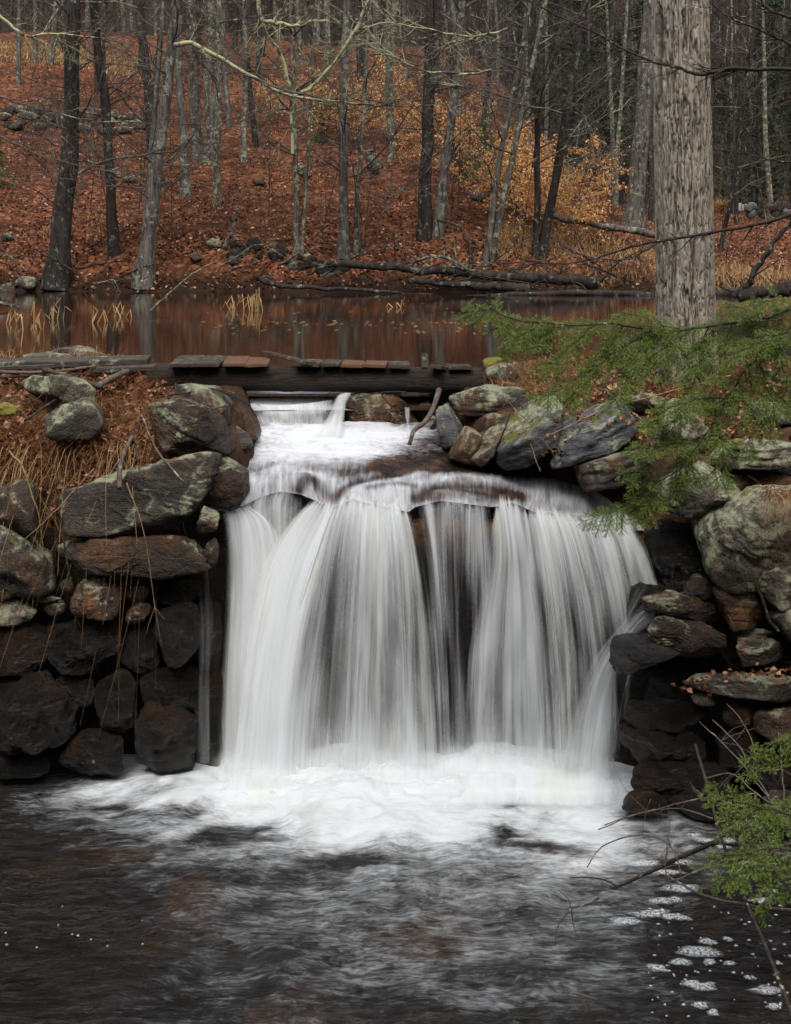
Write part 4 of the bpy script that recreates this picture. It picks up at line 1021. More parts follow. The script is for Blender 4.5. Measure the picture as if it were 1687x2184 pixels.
bridge = empty('log_footbridge', W(690, 805, 10.9), 'small black log footbridge with loose planks across the pond outlet', 'footbridge')
n = 60
t = np.linspace(0, 1, n)
P = np.array([W(318 + (1029 - 318) * a, 805 + 6 * a, 10.95 - 0.10 * a) for a in t])
Lr = 0.124 * (1 - 0.02 * t) * (1 + 0.02 * vnoise(P3(t * 9, 0.1, 2), 2))
log_o = tube_obj('log', [(wobble(P, 0.006, 3), Lr)], 'log_dark', bridge, 28)
def plank(x0, x1, ytop, Y0, length, mat, rx=0, ry=0, rz=0, th=0.036, label=None, seed=0, zoff=0.0):
    w = (x1 - x0) * Y0 / F
    c = W((x0 + x1) / 2, ytop, Y0)
    me = box_mesh('plank', w * 0.985, length, th, mat, seed)
    o = obj('plank', me, bridge)
    o.location = Vector((c[0], Y0 + length / 2, c[2] - th / 2 + zoff)) - bridge.location
    o.rotation_euler = (math.radians(rx), math.radians(ry), math.radians(rz))
    if label: tag(o, label)
    return o
PL = [(356, 414, 774, 'plank_grey', .74, 1, 0, 3), (412, 470, 774, 'plank_grey', .70, 0.5, 0, -2), (469, 519, 774.5, 'plank_new', .66, 0, 0, 4), (519, 568, 775, 'plank_new', .60, 0.4, 0, 3),
      (630, 684, 774.5, 'plank_grey', .40, 0, 2, -4), (686, 727, 775, 'plank_grey', .36, 0, 2, -3), (728, 776, 776, 'plank_new', .36, 0, 2, -2), (777, 826, 777, 'plank_new', .34, 0, 1.5, -3), (827, 874, 778, 'plank_grey', .34, 0, 1, 2), (955, 1007, 782, 'plank_grey', .30, 0, 1, 3)]
for i, (a, b, y, mt, ln, rx, ry, rz) in enumerate(PL):
    plank(a, b, y, 10.72, ln, mt, rx, ry, rz, 0.036, {'plank_new': 'fresh brown plank'}.get(mt), i)
plank(592, 622, 771, 10.62, 0.80, 'plank_grey', 3, 10, 38, 0.034, 'loose mossy plank lying askew', 21, 0.01)
plank(924, 953, 782, 10.66, 0.26, 'plank_grey', -10, 8, -20, 0.04, 'short plank end lying askew', 22)
o = plank(900, 914, 760, 10.8, 0.16, 'plank_grey', 58, 14, 20, 0.05, 'broken plank stub standing on end', 23, -0.03)
# faded white stencil on the side of the log
cu = bpy.data.curves.new('stencil_mark', 'FONT'); cu.body = '18'; cu.size = 0.055; cu.materials.append(MAT['white'])
to_ = bpy.data.objects.new('tmp', cu); COL.objects.link(to_); bpy.context.view_layer.update()
me = bpy.data.meshes.new_from_object(to_.evaluated_get(bpy.context.evaluated_depsgraph_get())); me.materials.clear(); me.materials.append(MAT['white'])
bpy.data.objects.remove(to_)
o = obj('stencil_mark', me, log_o)
p = W(520, 822, 10.80)
o.location = Vector((p[0], 10.945 - 0.1235, p[2])) - bridge.location - Vector(log_o.location)
o.rotation_euler = (math.radians(62), 0, 0)
sp = []
for k in range(46):
    x = rng.choice([448, 455, 490, 498, 505]) + rng.normal(0, 5); y = 820 + rng.normal(0, 4)
    c = W(x, y, 10.83); a = 0.004 * rng.uniform(.5, 1.4)
    yy = 10.945 - math.sqrt(max(0.1245 ** 2 - (c[2] - W(x, 805.8, 10.95)[2]) ** 2, 0)) - 0.002
    sp.append([[c[0] - a, yy, c[2] - a], [c[0] + a, yy, c[2] - a * .6], [c[0] + a, yy, c[2] + a], [c[0] - a * .7, yy, c[2] + a]])
sp = np.array(sp).reshape(-1, 3)
lo = np.array(bridge.location) + np.array(log_o.location)
o = obj('stencil_speck', mesh_np('stencil_speck', sp - lo, np.arange(len(sp)).reshape(-1, 4), MAT['white'])); o.parent = log_o
tag(o, kind='stuff')

# boards and sticks on the left bank
def board(x0, y0, x1, y1, Y0, Y1, w, th, mat, label, seed, roll=0):
    a, b = W(x0, y0, Y0), W(x1, y1, Y1)
    d = b - a
    me = box_mesh('weathered_board', np.linalg.norm(d), w, th, mat, seed, 8)
    o = obj('weathered_board', me, None, (a + b) / 2)
    o.rotation_euler = (math.radians(roll), -math.atan2(d[2], math.hypot(d[0], d[1])), math.atan2(d[1], d[0]))
    return tag(o, label, 'board')
board(-120, 777, 318, 768, 11.05, 11.1, 0.22, 0.06, 'board', 'longest dark grey board lying on the left bank behind the sticks', 1, 6)
board(196, 790, 332, 783, 10.9, 10.9, 0.10, 0.05, 'board', 'short brown board end under the longest grey board', 2, 4)
board(-90, 786, 120, 779, 10.95, 11.0, 0.12, 0.04, 'board', 'dark board half hidden under the longest grey board at the left edge', 4, 4)
board(92, 787, 226, 827, 10.75, 10.3, 0.045, 0.03, 'plank_grey', 'narrow lichen covered lath slanting over the left boulders', 3, 20)
stick([(209, 824), (240, 806), (272, 792)], [10.25, 10.5, 10.75], 15, 12, 'short thick cut log stub on the left bank beside the lath', 'stick', 'log', 'log_stub', seed=3)
stick([(52, 897), (138, 842), (206, 814)], [9.75, 10.1, 10.5], 5.5, 4, 'thin dark stick leaning across the left boulders', 'stick_dark', seed=4)
stick([(-30, 792), (91, 794), (206, 781)], [10.8, 10.8, 10.85], 9, 6, 'thick brown stick lying just below the boards', 'stick', seed=5)
stick([(-30, 806), (80, 800), (180, 798)], [10.7, 10.75, 10.8], 6, 4, 'brown stick under the thick stick below the boards', 'stick_dark', seed=6)
stick([(328, 848), (400, 838), (445, 828), (492, 844), (525, 859), (548, 888)], [9.7, 9.95, 10.1, 10.1, 10.1, 10.1], 4, 3.5, 'dark crooked stick reaching from the left bank over the weir', 'stick_dark', seed=7, forks=[([(445, 828), (500, 838), (530, 846)], 10.08, 2.5, 1.2), ([(530, 862), (540, 858), (556, 866)], 10.1, 2, 1)])
stick([(383, 850), (430, 864), (452, 871), (487, 864)], [9.72, 9.72, 9.75, 9.9], 3, 5, 'short grey stick lying on the large angular boulder', 'stick', seed=8)
stick([(303, 885), (328, 947), (346, 976), (392, 1028)], [9.55, 9.3, 9.2, 9.02], 4, 5, 'purple grey curved stick hanging over the left capstone', 'stick', seed=9)
stick([(255, 1042), (259, 983), (282, 930)], [8.95, 9.1, 9.3], 12, 9, 'thick broken branch end hanging over the left bank edge', 'stick', seed=10)
stick([(295, 899), (294, 972), (300, 1022)], [9.45, 9.15, 9.0], 3.5, 2.5, 'thin straight stick hanging beside the broken branch', 'stick_dark', seed=11)
stick([(20, 962), (47, 994), (70, 1060), (82, 1098), (95, 1180)], [9.0, 8.95, 8.9, 8.9, 8.95], 5, 2, 'bright tan dead stalk drooping down the left wall', 'stalk', 'straw', 'dry_straw', seed=12)
stick([(138, 1160), (128, 1090), (145, 1210), (150, 1240)], [9.0, 9.0, 9.0, 9.05], 3, 4, 'dark root hanging between the stones of the left wall', 'stick_dark', 'root', 'hanging_rootlet', seed=13)
stick([(5, 1185), (90, 1118), (200, 1000)], [8.95, 8.9, 8.95], 2, 3, 'long tan straw crossing the left wall diagonally', 'stalk', 'straw', 'dry_straw', seed=14)
stick([(270, 1030), (300, 1110), (318, 1200), (330, 1290), (345, 1380)], [8.95, 8.9, 8.95, 9.0, 9.05], 3, 1.4, 'longest thin rootlet trailing down in front of the wedge slab', 'stalk', 'root', 'hanging_rootlet', seed=15, forks=[([(331, 1295), (318, 1330), (312, 1352)], 9.0, 1.4, .8), ([(331, 1295), (350, 1320)], 9.0, 1.4, .8)])
stick([(936, 832), (924, 870), (906, 899), (883, 918), (873, 948)], [10.75, 10.5, 10.35, 10.3, 10.3], 13, 9, 'smooth curved driftwood stick standing in the white water under the log', 'stick', 'driftwood', 'driftwood_stick', seed=16)
stick([(758, 850), (790, 842), (820, 836), (868, 836)], [10.5, 10.5, 10.52, 10.55], 2.5, 3, 'thin twig lying on the reddish weir boulder', 'stick_dark', 'twig', 'twig', seed=17, forks=[([(812, 837), (820, 850), (838, 868)], 10.45, 3, 2)])
# right bank sticks
stick([(1358, 887), (1375, 905), (1388, 945), (1404, 983)], [9.5, 9.4, 9.3, 9.2], 4, 7, 'pale bent stick leaning on the slabs right of the stream', 'stick', seed=18)
stick([(1176, 926), (1300, 870), (1480, 822), (1560, 800)], [9.4, 9.6, 9.9, 10.0], 2.5, 3, 'long thin tan stalk lying over the right bank slabs', 'stalk', 'straw', 'dry_straw', seed=19)
stick([(1084, 856), (1130, 905), (1180, 965), (1155, 1005)][:3], [9.7, 9.6, 9.5], 2, 2, 'thin bare stem leaning against the mossy slate', 'stick', 'weed', 'dry_weed', seed=20)
stick([(1097, 870), (1125, 930), (1152, 1006)], [9.65, 9.55, 9.45], 2.5, 2, 'straw coloured stem crossing the mossy slate face', 'stalk', 'weed', 'dry_weed', seed=24)
stick([(1090, 893), (1128, 855), (1140, 840)], [9.75, 9.8, 9.85], 2, 1.5, 'short thin twig above the mossy slate', 'stick', 'twig', 'twig', seed=21)
stick([(1290, 830), (1312, 850), (1325, 862)], [9.9, 9.8, 9.75], 4, 3, 'short brown stick at the foot of the big tree', 'stick', seed=22)
stick([(1600, 800), (1650, 808), (1720, 815)], [10.4, 10.4, 10.4], 9, 8, 'thick grey stick lying in leaves right of the big tree', 'stick', seed=23)
stick([(1612, 1240), (1640, 1320), (1660, 1345)], [8.5, 8.5, 8.5], 8, 7, 'dark wet stick wedged between the right wall stones', 'stick_dark', seed=25)

# ------------------------------------------------------------------ the big tree on the right bank
m = M('furrowed_bark')
v = m.n('ShaderNodeTexCoord').outputs['Object']
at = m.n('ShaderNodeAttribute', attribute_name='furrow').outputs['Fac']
n1 = m.noise(m.map(v, (8, 8, 2)), 3.0, 6, 0.65)
n2 = m.noise(v, 1.2, 4)
c = m.mix(m.step(n1, 0.3, 0.7), (0.125, 0.107, 0.083), (0.31, 0.27, 0.215))
c = m.mix(m.step(n2, 0.5, 0.7), c, m.mix(1.0, c, (0.80, 0.78, 0.74), 'MULTIPLY'))
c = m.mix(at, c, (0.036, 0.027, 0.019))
MAT['bark_big'] = m.done(m.bsdf(c, 0.85, m.bump(m.math('ADD', n1, m.math('MULTIPLY', m.noise(m.map(v, (30, 30, 8)), 3.0, 4), 0.5)), 0.5, 0.02)))
big = empty('big_tree', (W(1464, 830, 11.0)[0], 11.0, 2.85), 'big pale grey furrowed tree trunk on the right bank in front of the pond', 'tree')
na, nh = 300, 460
th = np.linspace(0, 2 * math.pi, na, endpoint=False)[:, None]
hz = np.concatenate([np.linspace(2.55, 7.2, 400), np.linspace(7.3, 15, 60)])[None, :]
R = np.interp(hz, [2.5, 2.8, 3.1, 3.6, 4.5, 6.7, 15], [0.40, 0.34, 0.295, 0.275, 0.268, 0.262, 0.17]) * (1 + 0.03 * np.sin(th * 2 + 0.5 + hz * 0.3) + 0.02 * np.sin(th * 5 + 1))
cxp = np.interp(hz, [2.6, 3.6, 6.7, 15], [0.0, -0.005, -0.06, -0.3])
cs, sn = np.cos(th) * 0.27, np.sin(th) * 0.27
warp = 0.5 * fbm(P3(cs * 3, sn * 3, hz * 0.8), 3, 91)
q = P3(cs * 27 + 0.5 * warp, sn * 27 + 0.5 * warp, hz * 2.2)
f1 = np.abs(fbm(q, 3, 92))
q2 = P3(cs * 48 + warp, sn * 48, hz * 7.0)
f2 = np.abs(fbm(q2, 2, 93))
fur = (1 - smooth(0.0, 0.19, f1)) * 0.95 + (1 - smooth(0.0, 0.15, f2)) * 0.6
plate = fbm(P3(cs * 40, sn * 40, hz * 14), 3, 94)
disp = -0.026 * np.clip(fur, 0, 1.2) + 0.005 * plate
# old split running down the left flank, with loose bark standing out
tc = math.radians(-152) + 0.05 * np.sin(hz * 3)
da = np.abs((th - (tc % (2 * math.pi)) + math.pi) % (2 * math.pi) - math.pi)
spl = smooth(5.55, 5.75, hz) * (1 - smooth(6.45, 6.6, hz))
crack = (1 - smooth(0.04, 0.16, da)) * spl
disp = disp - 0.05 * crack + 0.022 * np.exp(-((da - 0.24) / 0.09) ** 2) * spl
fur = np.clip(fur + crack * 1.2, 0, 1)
Rr = R + disp
V = np.stack([big.location.x + cxp + Rr * np.cos(th), 11.0 + Rr * np.sin(th), hz + 0 * th], -1)
i = np.arange(na)[:, None]; j = np.arange(nh - 1)[None, :]
a = i * nh + j; b_ = ((i + 1) % na) * nh + j
fc = np.stack([a, b_, b_ + 1, a + 1], -1).reshape(-1, 4)
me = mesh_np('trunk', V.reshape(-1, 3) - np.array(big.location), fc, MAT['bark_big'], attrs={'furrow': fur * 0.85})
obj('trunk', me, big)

# ------------------------------------------------------------------ hemlock boughs
def frond(lines, seed, twig_gap=0.0175, twig_len=(0.07, 0.17), needle=0.0115, droop=0.35):
    """lines: list of (pts, r0). returns wood tubes and needle quads of flat hemlock sprays"""
    r = np.random.default_rng(seed)
    wood, A, D, Nn = [], [], [], []
    def needles(p0, p1, side):
        L = np.linalg.norm(p1 - p0)
        k = max(int(L / 0.0042), 2)
        t = np.linspace(0.02, 1, k)
        d = (p1 - p0) / (L + 1e-9)
        base = p0 + (p1 - p0) * t[:, None]
        for sg in (1, -1):
            dirs = side * sg + d * 0.55 + r.normal(0, 0.16, (k, 3))
            dirs /= np.linalg.norm(dirs, axis=1, keepdims=True)
            ln = needle * r.uniform(0.7, 1.15, k) * np.clip(1.25 - t * 0.5, 0.5, 1)
            A.append(base); D.append(dirs * ln[:, None]); Nn.append(np.broadcast_to(d, base.shape))
    for pts, r0 in lines:
        seg = np.linalg.norm(np.diff(pts, axis=0), axis=1); L = np.concatenate([[0], np.cumsum(seg)])
        rad = np.linspace(r0, 0.0012, len(pts))
        wood.append((pts, rad))
        s = 0.03 if r0 < 0.006 else 0.05
        sg = 1
        while s < L[-1]:
            i = np.searchsorted(L, s) - 1
            f = (s - L[i]) / max(seg[i], 1e-6)
            p = pts[i] * (1 - f) + pts[i + 1] * f
            d = (pts[i + 1] - pts[i]); d /= np.linalg.norm(d) + 1e-9
            up = np.array([r.normal(0, 0.35), -0.5 + r.normal(0, 0.3), 0.8]); up /= np.linalg.norm(up)
            side = np.cross(d, up); side /= np.linalg.norm(side) + 1e-9
            rem = (L[-1] - s)
            tl = r.uniform(*twig_len) * min(1, 0.35 + rem / 0.25)
            td = d * r.uniform(0.5, 0.9) + side * sg * r.uniform(0.7, 1.0) + np.array([0, 0, -droop * r.uniform(0.3, 1.3)])
            td /= np.linalg.norm(td)
            e = p + td * tl + np.array([0, 0, -droop * 0.25 * tl])
            pl = np.cross(td, up); pl /= np.linalg.norm(pl) + 1e-9
            wood.append((np.array([p, (p + e) / 2 + [0, 0, 0.003], e]), np.array([0.0013, 0.001, 0.0006])))
            needles(p, e, pl)
            u = 0.018
            s2 = 1
            while u < tl * 0.92:
                q = p + (e - p) * (u / tl)
                l2 = min(0.055, (tl - u) * 0.75 + 0.012) * r.uniform(0.7, 1.1)
                d2 = td * 0.75 + pl * s2 * 0.8 + r.normal(0, 0.12, 3); d2 /= np.linalg.norm(d2)
                needles(q, q + d2 * l2 + np.array([0, 0, -droop * 0.15 * l2]), np.cross(d2, up) / (np.linalg.norm(np.cross(d2, up)) + 1e-9))
                s2 = -s2
                u += 0.015
            sg = -sg
            s += twig_gap * r.uniform(0.6, 1.3)
    A, D, Nn = np.concatenate(A), np.concatenate(D), np.concatenate(Nn)
    w = Nn * 0.0015
    V = np.stack([A - w, A + w, A + D + w * 0.5, A + D - w * 0.5], 1).reshape(-1, 3)
    return wood, V, np.arange(len(V)).reshape(-1, 4)

def hemlock(name, lines_px, label, seed, origin, cat='branch', **kw):
    lines = []
    for px, dep, r0 in lines_px:
        P = stick_pts(px, dep, max(10, len(px) * 6), 0.012, seed + len(lines))
        lines.append((P, r0))
    wood, V, fc = frond(lines, seed, **kw)
    root = empty(name, origin, label, cat)
    o = np.array(root.location)
    WV, WF = tubes(wood, 5)
    obj('branch_wood', mesh_np('branch_wood', WV - o, WF, MAT['stick_dark']), root)
    f = obj('needles', mesh_np('needles', V - o, fc, MAT['hemlock'], smooth_=False), root)
    tag(f, kind='stuff')
    return root
HB = [
 ([(1720, 655), (1640, 676), (1575, 685), (1480, 701), (1412, 706), (1317, 692), (1212, 692), (1126, 687), (1063, 668), (1015, 662), (968, 674)], [7.2, 7.3, 7.4, 7.5, 7.5, 7.55, 7.6, 7.65, 7.65, 7.7, 7.7], .011),
 ([(1720, 672), (1647, 733), (1611, 765), (1575, 810), (1557, 851), (1525, 896), (1495, 940), (1443, 1000), (1375, 1050), (1307, 1091), (1236, 1116)], [7.1, 7.15, 7.2, 7.2, 7.25, 7.25, 7.3, 7.35, 7.4, 7.4, 7.4], .010),
 ([(1430, 705), (1340, 735), (1260, 790), (1190, 830), (1135, 850)], [7.5, 7.5, 7.45, 7.45, 7.4], .005),
 ([(1330, 694), (1290, 740), (1255, 800), (1228, 850), (1212, 868)], [7.5, 7.5, 7.45, 7.4, 7.4], .004),
 ([(1200, 692), (1160, 715), (1120, 730), (1085, 740)], [7.6, 7.6, 7.55, 7.5], .004),
 ([(1150, 690), (1105, 720), (1080, 745), (1072, 765)], [7.6, 7.55, 7.55, 7.5], .003),
 ([(1110, 683), (1075, 695), (1040, 705)], [7.65, 7.6, 7.6], .003),
 ([(1270, 692), (1220, 735), (1180, 770), (1150, 790)], [7.55, 7.5, 7.5, 7.5], .003),
 ([(1480, 701), (1420, 740), (1350, 800), (1310, 850), (1290, 880)], [7.45, 7.4, 7.4, 7.35, 7.3], .005),
 ([(1507, 700), (1498, 750), (1484, 800), (1470, 850), (1440, 900), (1420, 930)], [7.4, 7.4, 7.35, 7.3, 7.3, 7.3], .005),
 ([(1400, 706), (1370, 740), (1345, 780), (1330, 810)], [7.5, 7.45, 7.4, 7.4], .003),
 ([(1557, 851), (1500, 850), (1440, 865), (1400, 890), (1385, 930)], [7.25, 7.25, 7.2, 7.2, 7.2], .004),
 ([(1560, 690), (1545, 740), (1530, 790), (1520, 830)], [7.35, 7.3, 7.25, 7.2], .004),
 ([(1611, 765), (1640, 820), (1650, 880), (1640, 940)], [7.2, 7.15, 7.1, 7.1], .004),
 ([(1660, 725), (1670, 790), (1690, 850), (1690, 900)], [7.1, 7.1, 7.1, 7.1], .004),
 ([(1575, 810), (1590, 860), (1600, 920), (1590, 975)], [7.2, 7.15, 7.15, 7.1], .004),
 ([(1495, 930), (1440, 945), (1380, 955), (1330, 962)], [7.3, 7.25, 7.2, 7.2], .004),
 ([(1470, 965), (1465, 1010), (1440, 1050), (1410, 1075)], [7.3, 7.3, 7.3, 7.3], .003),
 ([(1400, 1030), (1370, 1010), (1345, 1010), (1318, 1015)], [7.35, 7.3, 7.3, 7.3], .003),
 ([(1390, 1040), (1385, 1070), (1370, 1095), (1350, 1110)], [7.35, 7.3, 7.3, 7.3], .003),
 ([(1525, 896), (1540, 950), (1540, 1000), (1530, 1040)], [7.25, 7.2, 7.2, 7.2], .004),
 ([(1640, 676), (1600, 660), (1560, 655), (1530, 660)], [7.3, 7.3, 7.3, 7.3], .004),
 ([(1690, 660), (1655, 640), (1620, 645), (1590, 655)], [7.2, 7.2, 7.2, 7.2], .003),
 ([(1700, 700), (1640, 720), (1590, 740), (1560, 770)], [7.1, 7.1, 7.1, 7.1], .004),
 ([(1530, 695), (1505, 720), (1480, 760), (1462, 800)], [7.4, 7.4, 7.35, 7.3], .004),
 ([(1450, 704), (1440, 740), (1420, 780), (1405, 820)], [7.5, 7.45, 7.4, 7.4], .003),
 ([(1460, 704), (1400, 690), (1350, 670), (1310, 676)], [7.5, 7.5, 7.5, 7.5], .003),
]
hemlock('hemlock_bough', HB, 'long green hemlock bough hanging in from the right over the big tree base', 51, W(1700, 660, 7.1))
HB2 = [
 ([(1730, 1560), (1660, 1585), (1615, 1610), (1582, 1668)], [6.6, 6.65, 6.7, 6.7], .005),
 ([(1730, 1600), (1680, 1612), (1640, 1625), (1600, 1640)], [6.6, 6.6, 6.65, 6.7], .004),
 ([(1730, 1750), (1640, 1725), (1560, 1706), (1492, 1708)], [6.4, 6.45, 6.5, 6.5], .006),
 ([(1730, 1775), (1640, 1765), (1580, 1770), (1525, 1780)], [6.35, 6.4, 6.4, 6.4], .005),
 ([(1730, 1815), (1640, 1810), (1557, 1829), (1483, 1845)], [6.3, 6.3, 6.35, 6.35], .006),
 ([(1640, 1830), (1572, 1864), (1530, 1880), (1495, 1891)], [6.3, 6.3, 6.3, 6.3], .004),
 ([(1690, 1830), (1640, 1870), (1630, 1920), (1626, 1965)], [6.25, 6.25, 6.2, 6.2], .004),
 ([(1730, 1850), (1690, 1860), (1640, 1850), (1590, 1850)], [6.2, 6.2, 6.25, 6.25], .004),
 ([(1640, 1725), (1600, 1740), (1560, 1750), (1530, 1750)], [6.45, 6.45, 6.45, 6.45], .004),
 ([(1730, 1700), (1690, 1720), (1650, 1735), (1610, 1745)], [6.45, 6.45, 6.45, 6.45], .004),
 ([(1600, 1835), (1580, 1850), (1560, 1870), (1550, 1900)], [6.3, 6.3, 6.3, 6.3], .003),
 ([(1730, 1890), (1700, 1900), (1670, 1905), (1640, 1900)], [6.15, 6.15, 6.2, 6.2], .003),
 ([(1540, 1665), (1525, 1680), (1505, 1690), (1488, 1688)], [6.6, 6.6, 6.6, 6.6], .002),
]
hemlock('hemlock_sapling', HB2, 'young bright green hemlock at the lower right edge over the pool', 52, W(1730, 1850, 6.3), 'sapling', twig_gap=0.024, twig_len=(0.05, 0.12))

# ------------------------------------------------------------------ bare stems and sticks at the lower right
stick([(1483, 1588), (1501, 1650), (1542, 1796), (1602, 1947), (1661, 2087), (1700, 2190)], [7.4, 7.2, 6.7, 6.2, 5.7, 5.4], 6, 9, 'straight dark pole leaning across the lower right corner', 'stick_dark', 'pole', 'dark_pole', seed=31, amp=0.003)
stick([(1530, 1796), (1483, 1814), (1394, 1855), (1314, 1891), (1258, 1908)], [7.0, 7.2, 7.4, 7.6, 7.7], 11, 4, 'dark driftwood branch slanting into the pool at lower right', 'stick_dark', 'branch', 'driftwood_branch', seed=32, forks=[([(1317, 1889), (1275, 1873), (1213, 1871)], 7.6, 4, 2.5)])
stick([(1720, 1945), (1602, 1932), (1498, 1909), (1441, 1879), (1420, 1865)], [6.3, 6.6, 6.9, 7.1, 7.2], 8, 3, 'brown curved stem trailing over the dark water at lower right', 'stick', 'weed', 'dry_weed', seed=33)
stick([(1430, 1879), (1498, 1855), (1557, 1829), (1700, 1795)], [7.1, 7.0, 6.9, 6.6], 4, 6, 'pale grey stick beside the young hemlock over the pool', 'stick', seed=34)
stick([(1184, 2010), (1190, 1975), (1219, 1938), (1257, 1927), (1277, 1914)], [7.0, 7.05, 7.15, 7.2, 7.25], 1.5, 4, 'small dark forked twig sticking up from the foreground water', 'stick_dark', 'twig', 'twig', seed=35, amp=.004, forks=[([(1219, 1938), (1222, 1970), (1230, 1996)], 7.1, 2.5, 1.2), ([(1217, 1935), (1210, 1915), (1190, 1898)], 7.15, 2, 1), ([(1257, 1927), (1280, 1930), (1279, 1922)], 7.2, 3.5, 2)])
stick([(1316, 1916), (1345, 1920), (1362, 1945), (1378, 1990), (1392, 2030)], [7.2, 7.1, 7.1, 7.0, 7.0], 1.5, 2, 'thin hanging twig in the water beside the driftwood branch', 'stick_dark', 'twig', 'twig', seed=36, amp=.004)
for k, (px, d, lab) in enumerate([
  ([(1275, 1769), (1340, 1742), (1394, 1728), (1498, 1702), (1560, 1712)], [7.9, 7.8, 7.7, 7.5, 7.4], 'thin orange brown stem arching out over the white foam'),
  ([(1290, 1760), (1380, 1730), (1450, 1724), (1520, 1745)], [7.9, 7.8, 7.6, 7.4], 'lower thin brown stem bending along the wet waterline stone'),
  ([(1252, 1850), (1290, 1800), (1370, 1782), (1430, 1805), (1455, 1870)], [7.7, 7.7, 7.5, 7.3, 7.2], 'thin arched stem bent in a hoop over the pool edge'),
  ([(1492, 1538), (1536, 1582), (1587, 1633), (1661, 1731), (1720, 1800)], [8.0, 7.8, 7.5, 7.1, 6.9], 'tan bare stem slanting down in front of the right wall'),
  ([(1520, 1535), (1575, 1590), (1610, 1650), (1640, 1700)], [8.0, 7.8, 7.6, 7.4], 'thinner tan stem behind the young hemlock'),
  ([(1550, 1500), (1590, 1550), (1610, 1610), (1600, 1660)], [8.1, 8.0, 7.9, 7.8], 'thin reddish stem hanging before the dark gap of the right wall'),
  ([(1500, 1660), (1560, 1650), (1610, 1690), (1690, 1740)], [7.4, 7.3, 7.2, 7.0], 'low brown stem crossing under the top spray of the young hemlock'),
  ([(1660, 1560), (1668, 1640), (1672, 1720)], [7.2, 7.1, 7.0], 'upright rust red stem at the right edge'),
  ([(1430, 1745), (1424, 1790), (1418, 1850), (1432, 1895)], [7.3, 7.25, 7.2, 7.15], 'upright dark stem rising from the driftwood branch')]):
    q = np.array(px, float)
    r2 = np.random.default_rng(300 + k)
    fk = []
    for _ in range(4):
        i = r2.integers(1, len(q) - 1); s0 = q[i]
        e0 = s0 + r2.normal(0, 38, 2)
        fk.append(([tuple(s0), tuple((s0 + e0) / 2 + r2.normal(0, 5, 2)), tuple(e0)], float(d[i]), 1.6, 0.7))
    stick(px, d, 2.2, 3.2, lab, 'stick', 'weed', 'dry_weed', seed=50 + k, forks=fk)

# bare branches reaching in over the top right
def bare_branch(px, dep, w0, w1, label, seed, ntw=14, mat='stick_dark', tw=(40, 110)):
    r2 = np.random.default_rng(seed)
    P = stick_pts(px, dep, 40, 0.012, seed)
    k = P[:, 1] / F / 2
    lines = [(P, np.linspace(w0, w1, 40) * k)]
    for _ in range(ntw):
        i = r2.integers(4, 39)
        d = P[i] - P[i - 3]; d /= np.linalg.norm(d)
        dd = d * 0.8 + r2.normal(0, 0.6, 3); dd /= np.linalg.norm(dd)
        L = r2.uniform(*tw) * P[i, 1] / F
        Q = wobble(catmull(np.array([P[i], P[i] + dd * L * 0.5 + [0, 0, -0.02], P[i] + dd * L + r2.normal(0, 0.03, 3)]), 10), 0.012, seed + _)
        w = np.interp(i, [0, 39], [w0, w1]) * 0.45
        lines.append((Q, np.linspace(max(w, 1.4), 0.8, 10) * P[i, 1] / F / 2))
        for __ in range(2):
            j = r2.integers(3, 8)
            d3 = dd + r2.normal(0, 0.7, 3); d3 /= np.linalg.norm(d3)
            Z = np.array([Q[j], Q[j] + d3 * L * 0.25, Q[j] + d3 * L * 0.45 + r2.normal(0, 0.02, 3)])
            lines.append((Z, np.array([1.1, 0.9, 0.6]) * P[i, 1] / F / 2))
    o = tube_obj('bare_branch', lines, mat, sides=5)
    return tag(o, label, 'branch')
bare_branch([(1720, 150), (1620, 147), (1548, 145), (1513, 157), (1468, 155), (1438, 141), (1388, 130), (1343, 110), (1273, 72), (1193, 35), (1105, -8)], [9.6, 9.6, 9.6, 9.6, 9.6, 9.6, 9.7, 9.8, 9.9, 10, 10.1], 10, 3.5, 'dark bare branch crossing in front of the big trunk near the top', 71, 26)
bare_branch([(1720, 448), (1640, 472), (1568, 487), (1468, 505), (1393, 516), (1343, 530), (1253, 555), (1163, 562), (1100, 548)], [9.9, 9.9, 9.9, 9.9, 9.9, 9.9, 10, 10, 10], 9, 2.5, 'dark bare branch crossing the big trunk at pond level', 72, 22)
bare_branch([(1410, 514), (1350, 548), (1290, 552), (1220, 535), (1200, 520)], [9.9, 9.95, 10, 10, 10], 5, 2, 'thin lichen flecked branch below the pond level branch', 73, 14, 'twig')
bare_branch([(1720, 108), (1640, 72), (1560, 38), (1520, 10)], [9.2, 9.3, 9.4, 9.5], 7, 3, 'dark branch slanting down to the top right corner', 74, 12)
bare_branch([(1720, 45), (1650, 25), (1600, -10)], [9.0, 9.1, 9.2], 8, 6, 'thick dark branch cutting the top right corner', 75, 8)
bare_branch([(1720, 350), (1650, 342), (1600, 330), (1558, 318)], [9.2, 9.3, 9.4, 9.5], 4, 2.5, 'short reddish brown branch at the right edge beside the trunk', 76, 6)
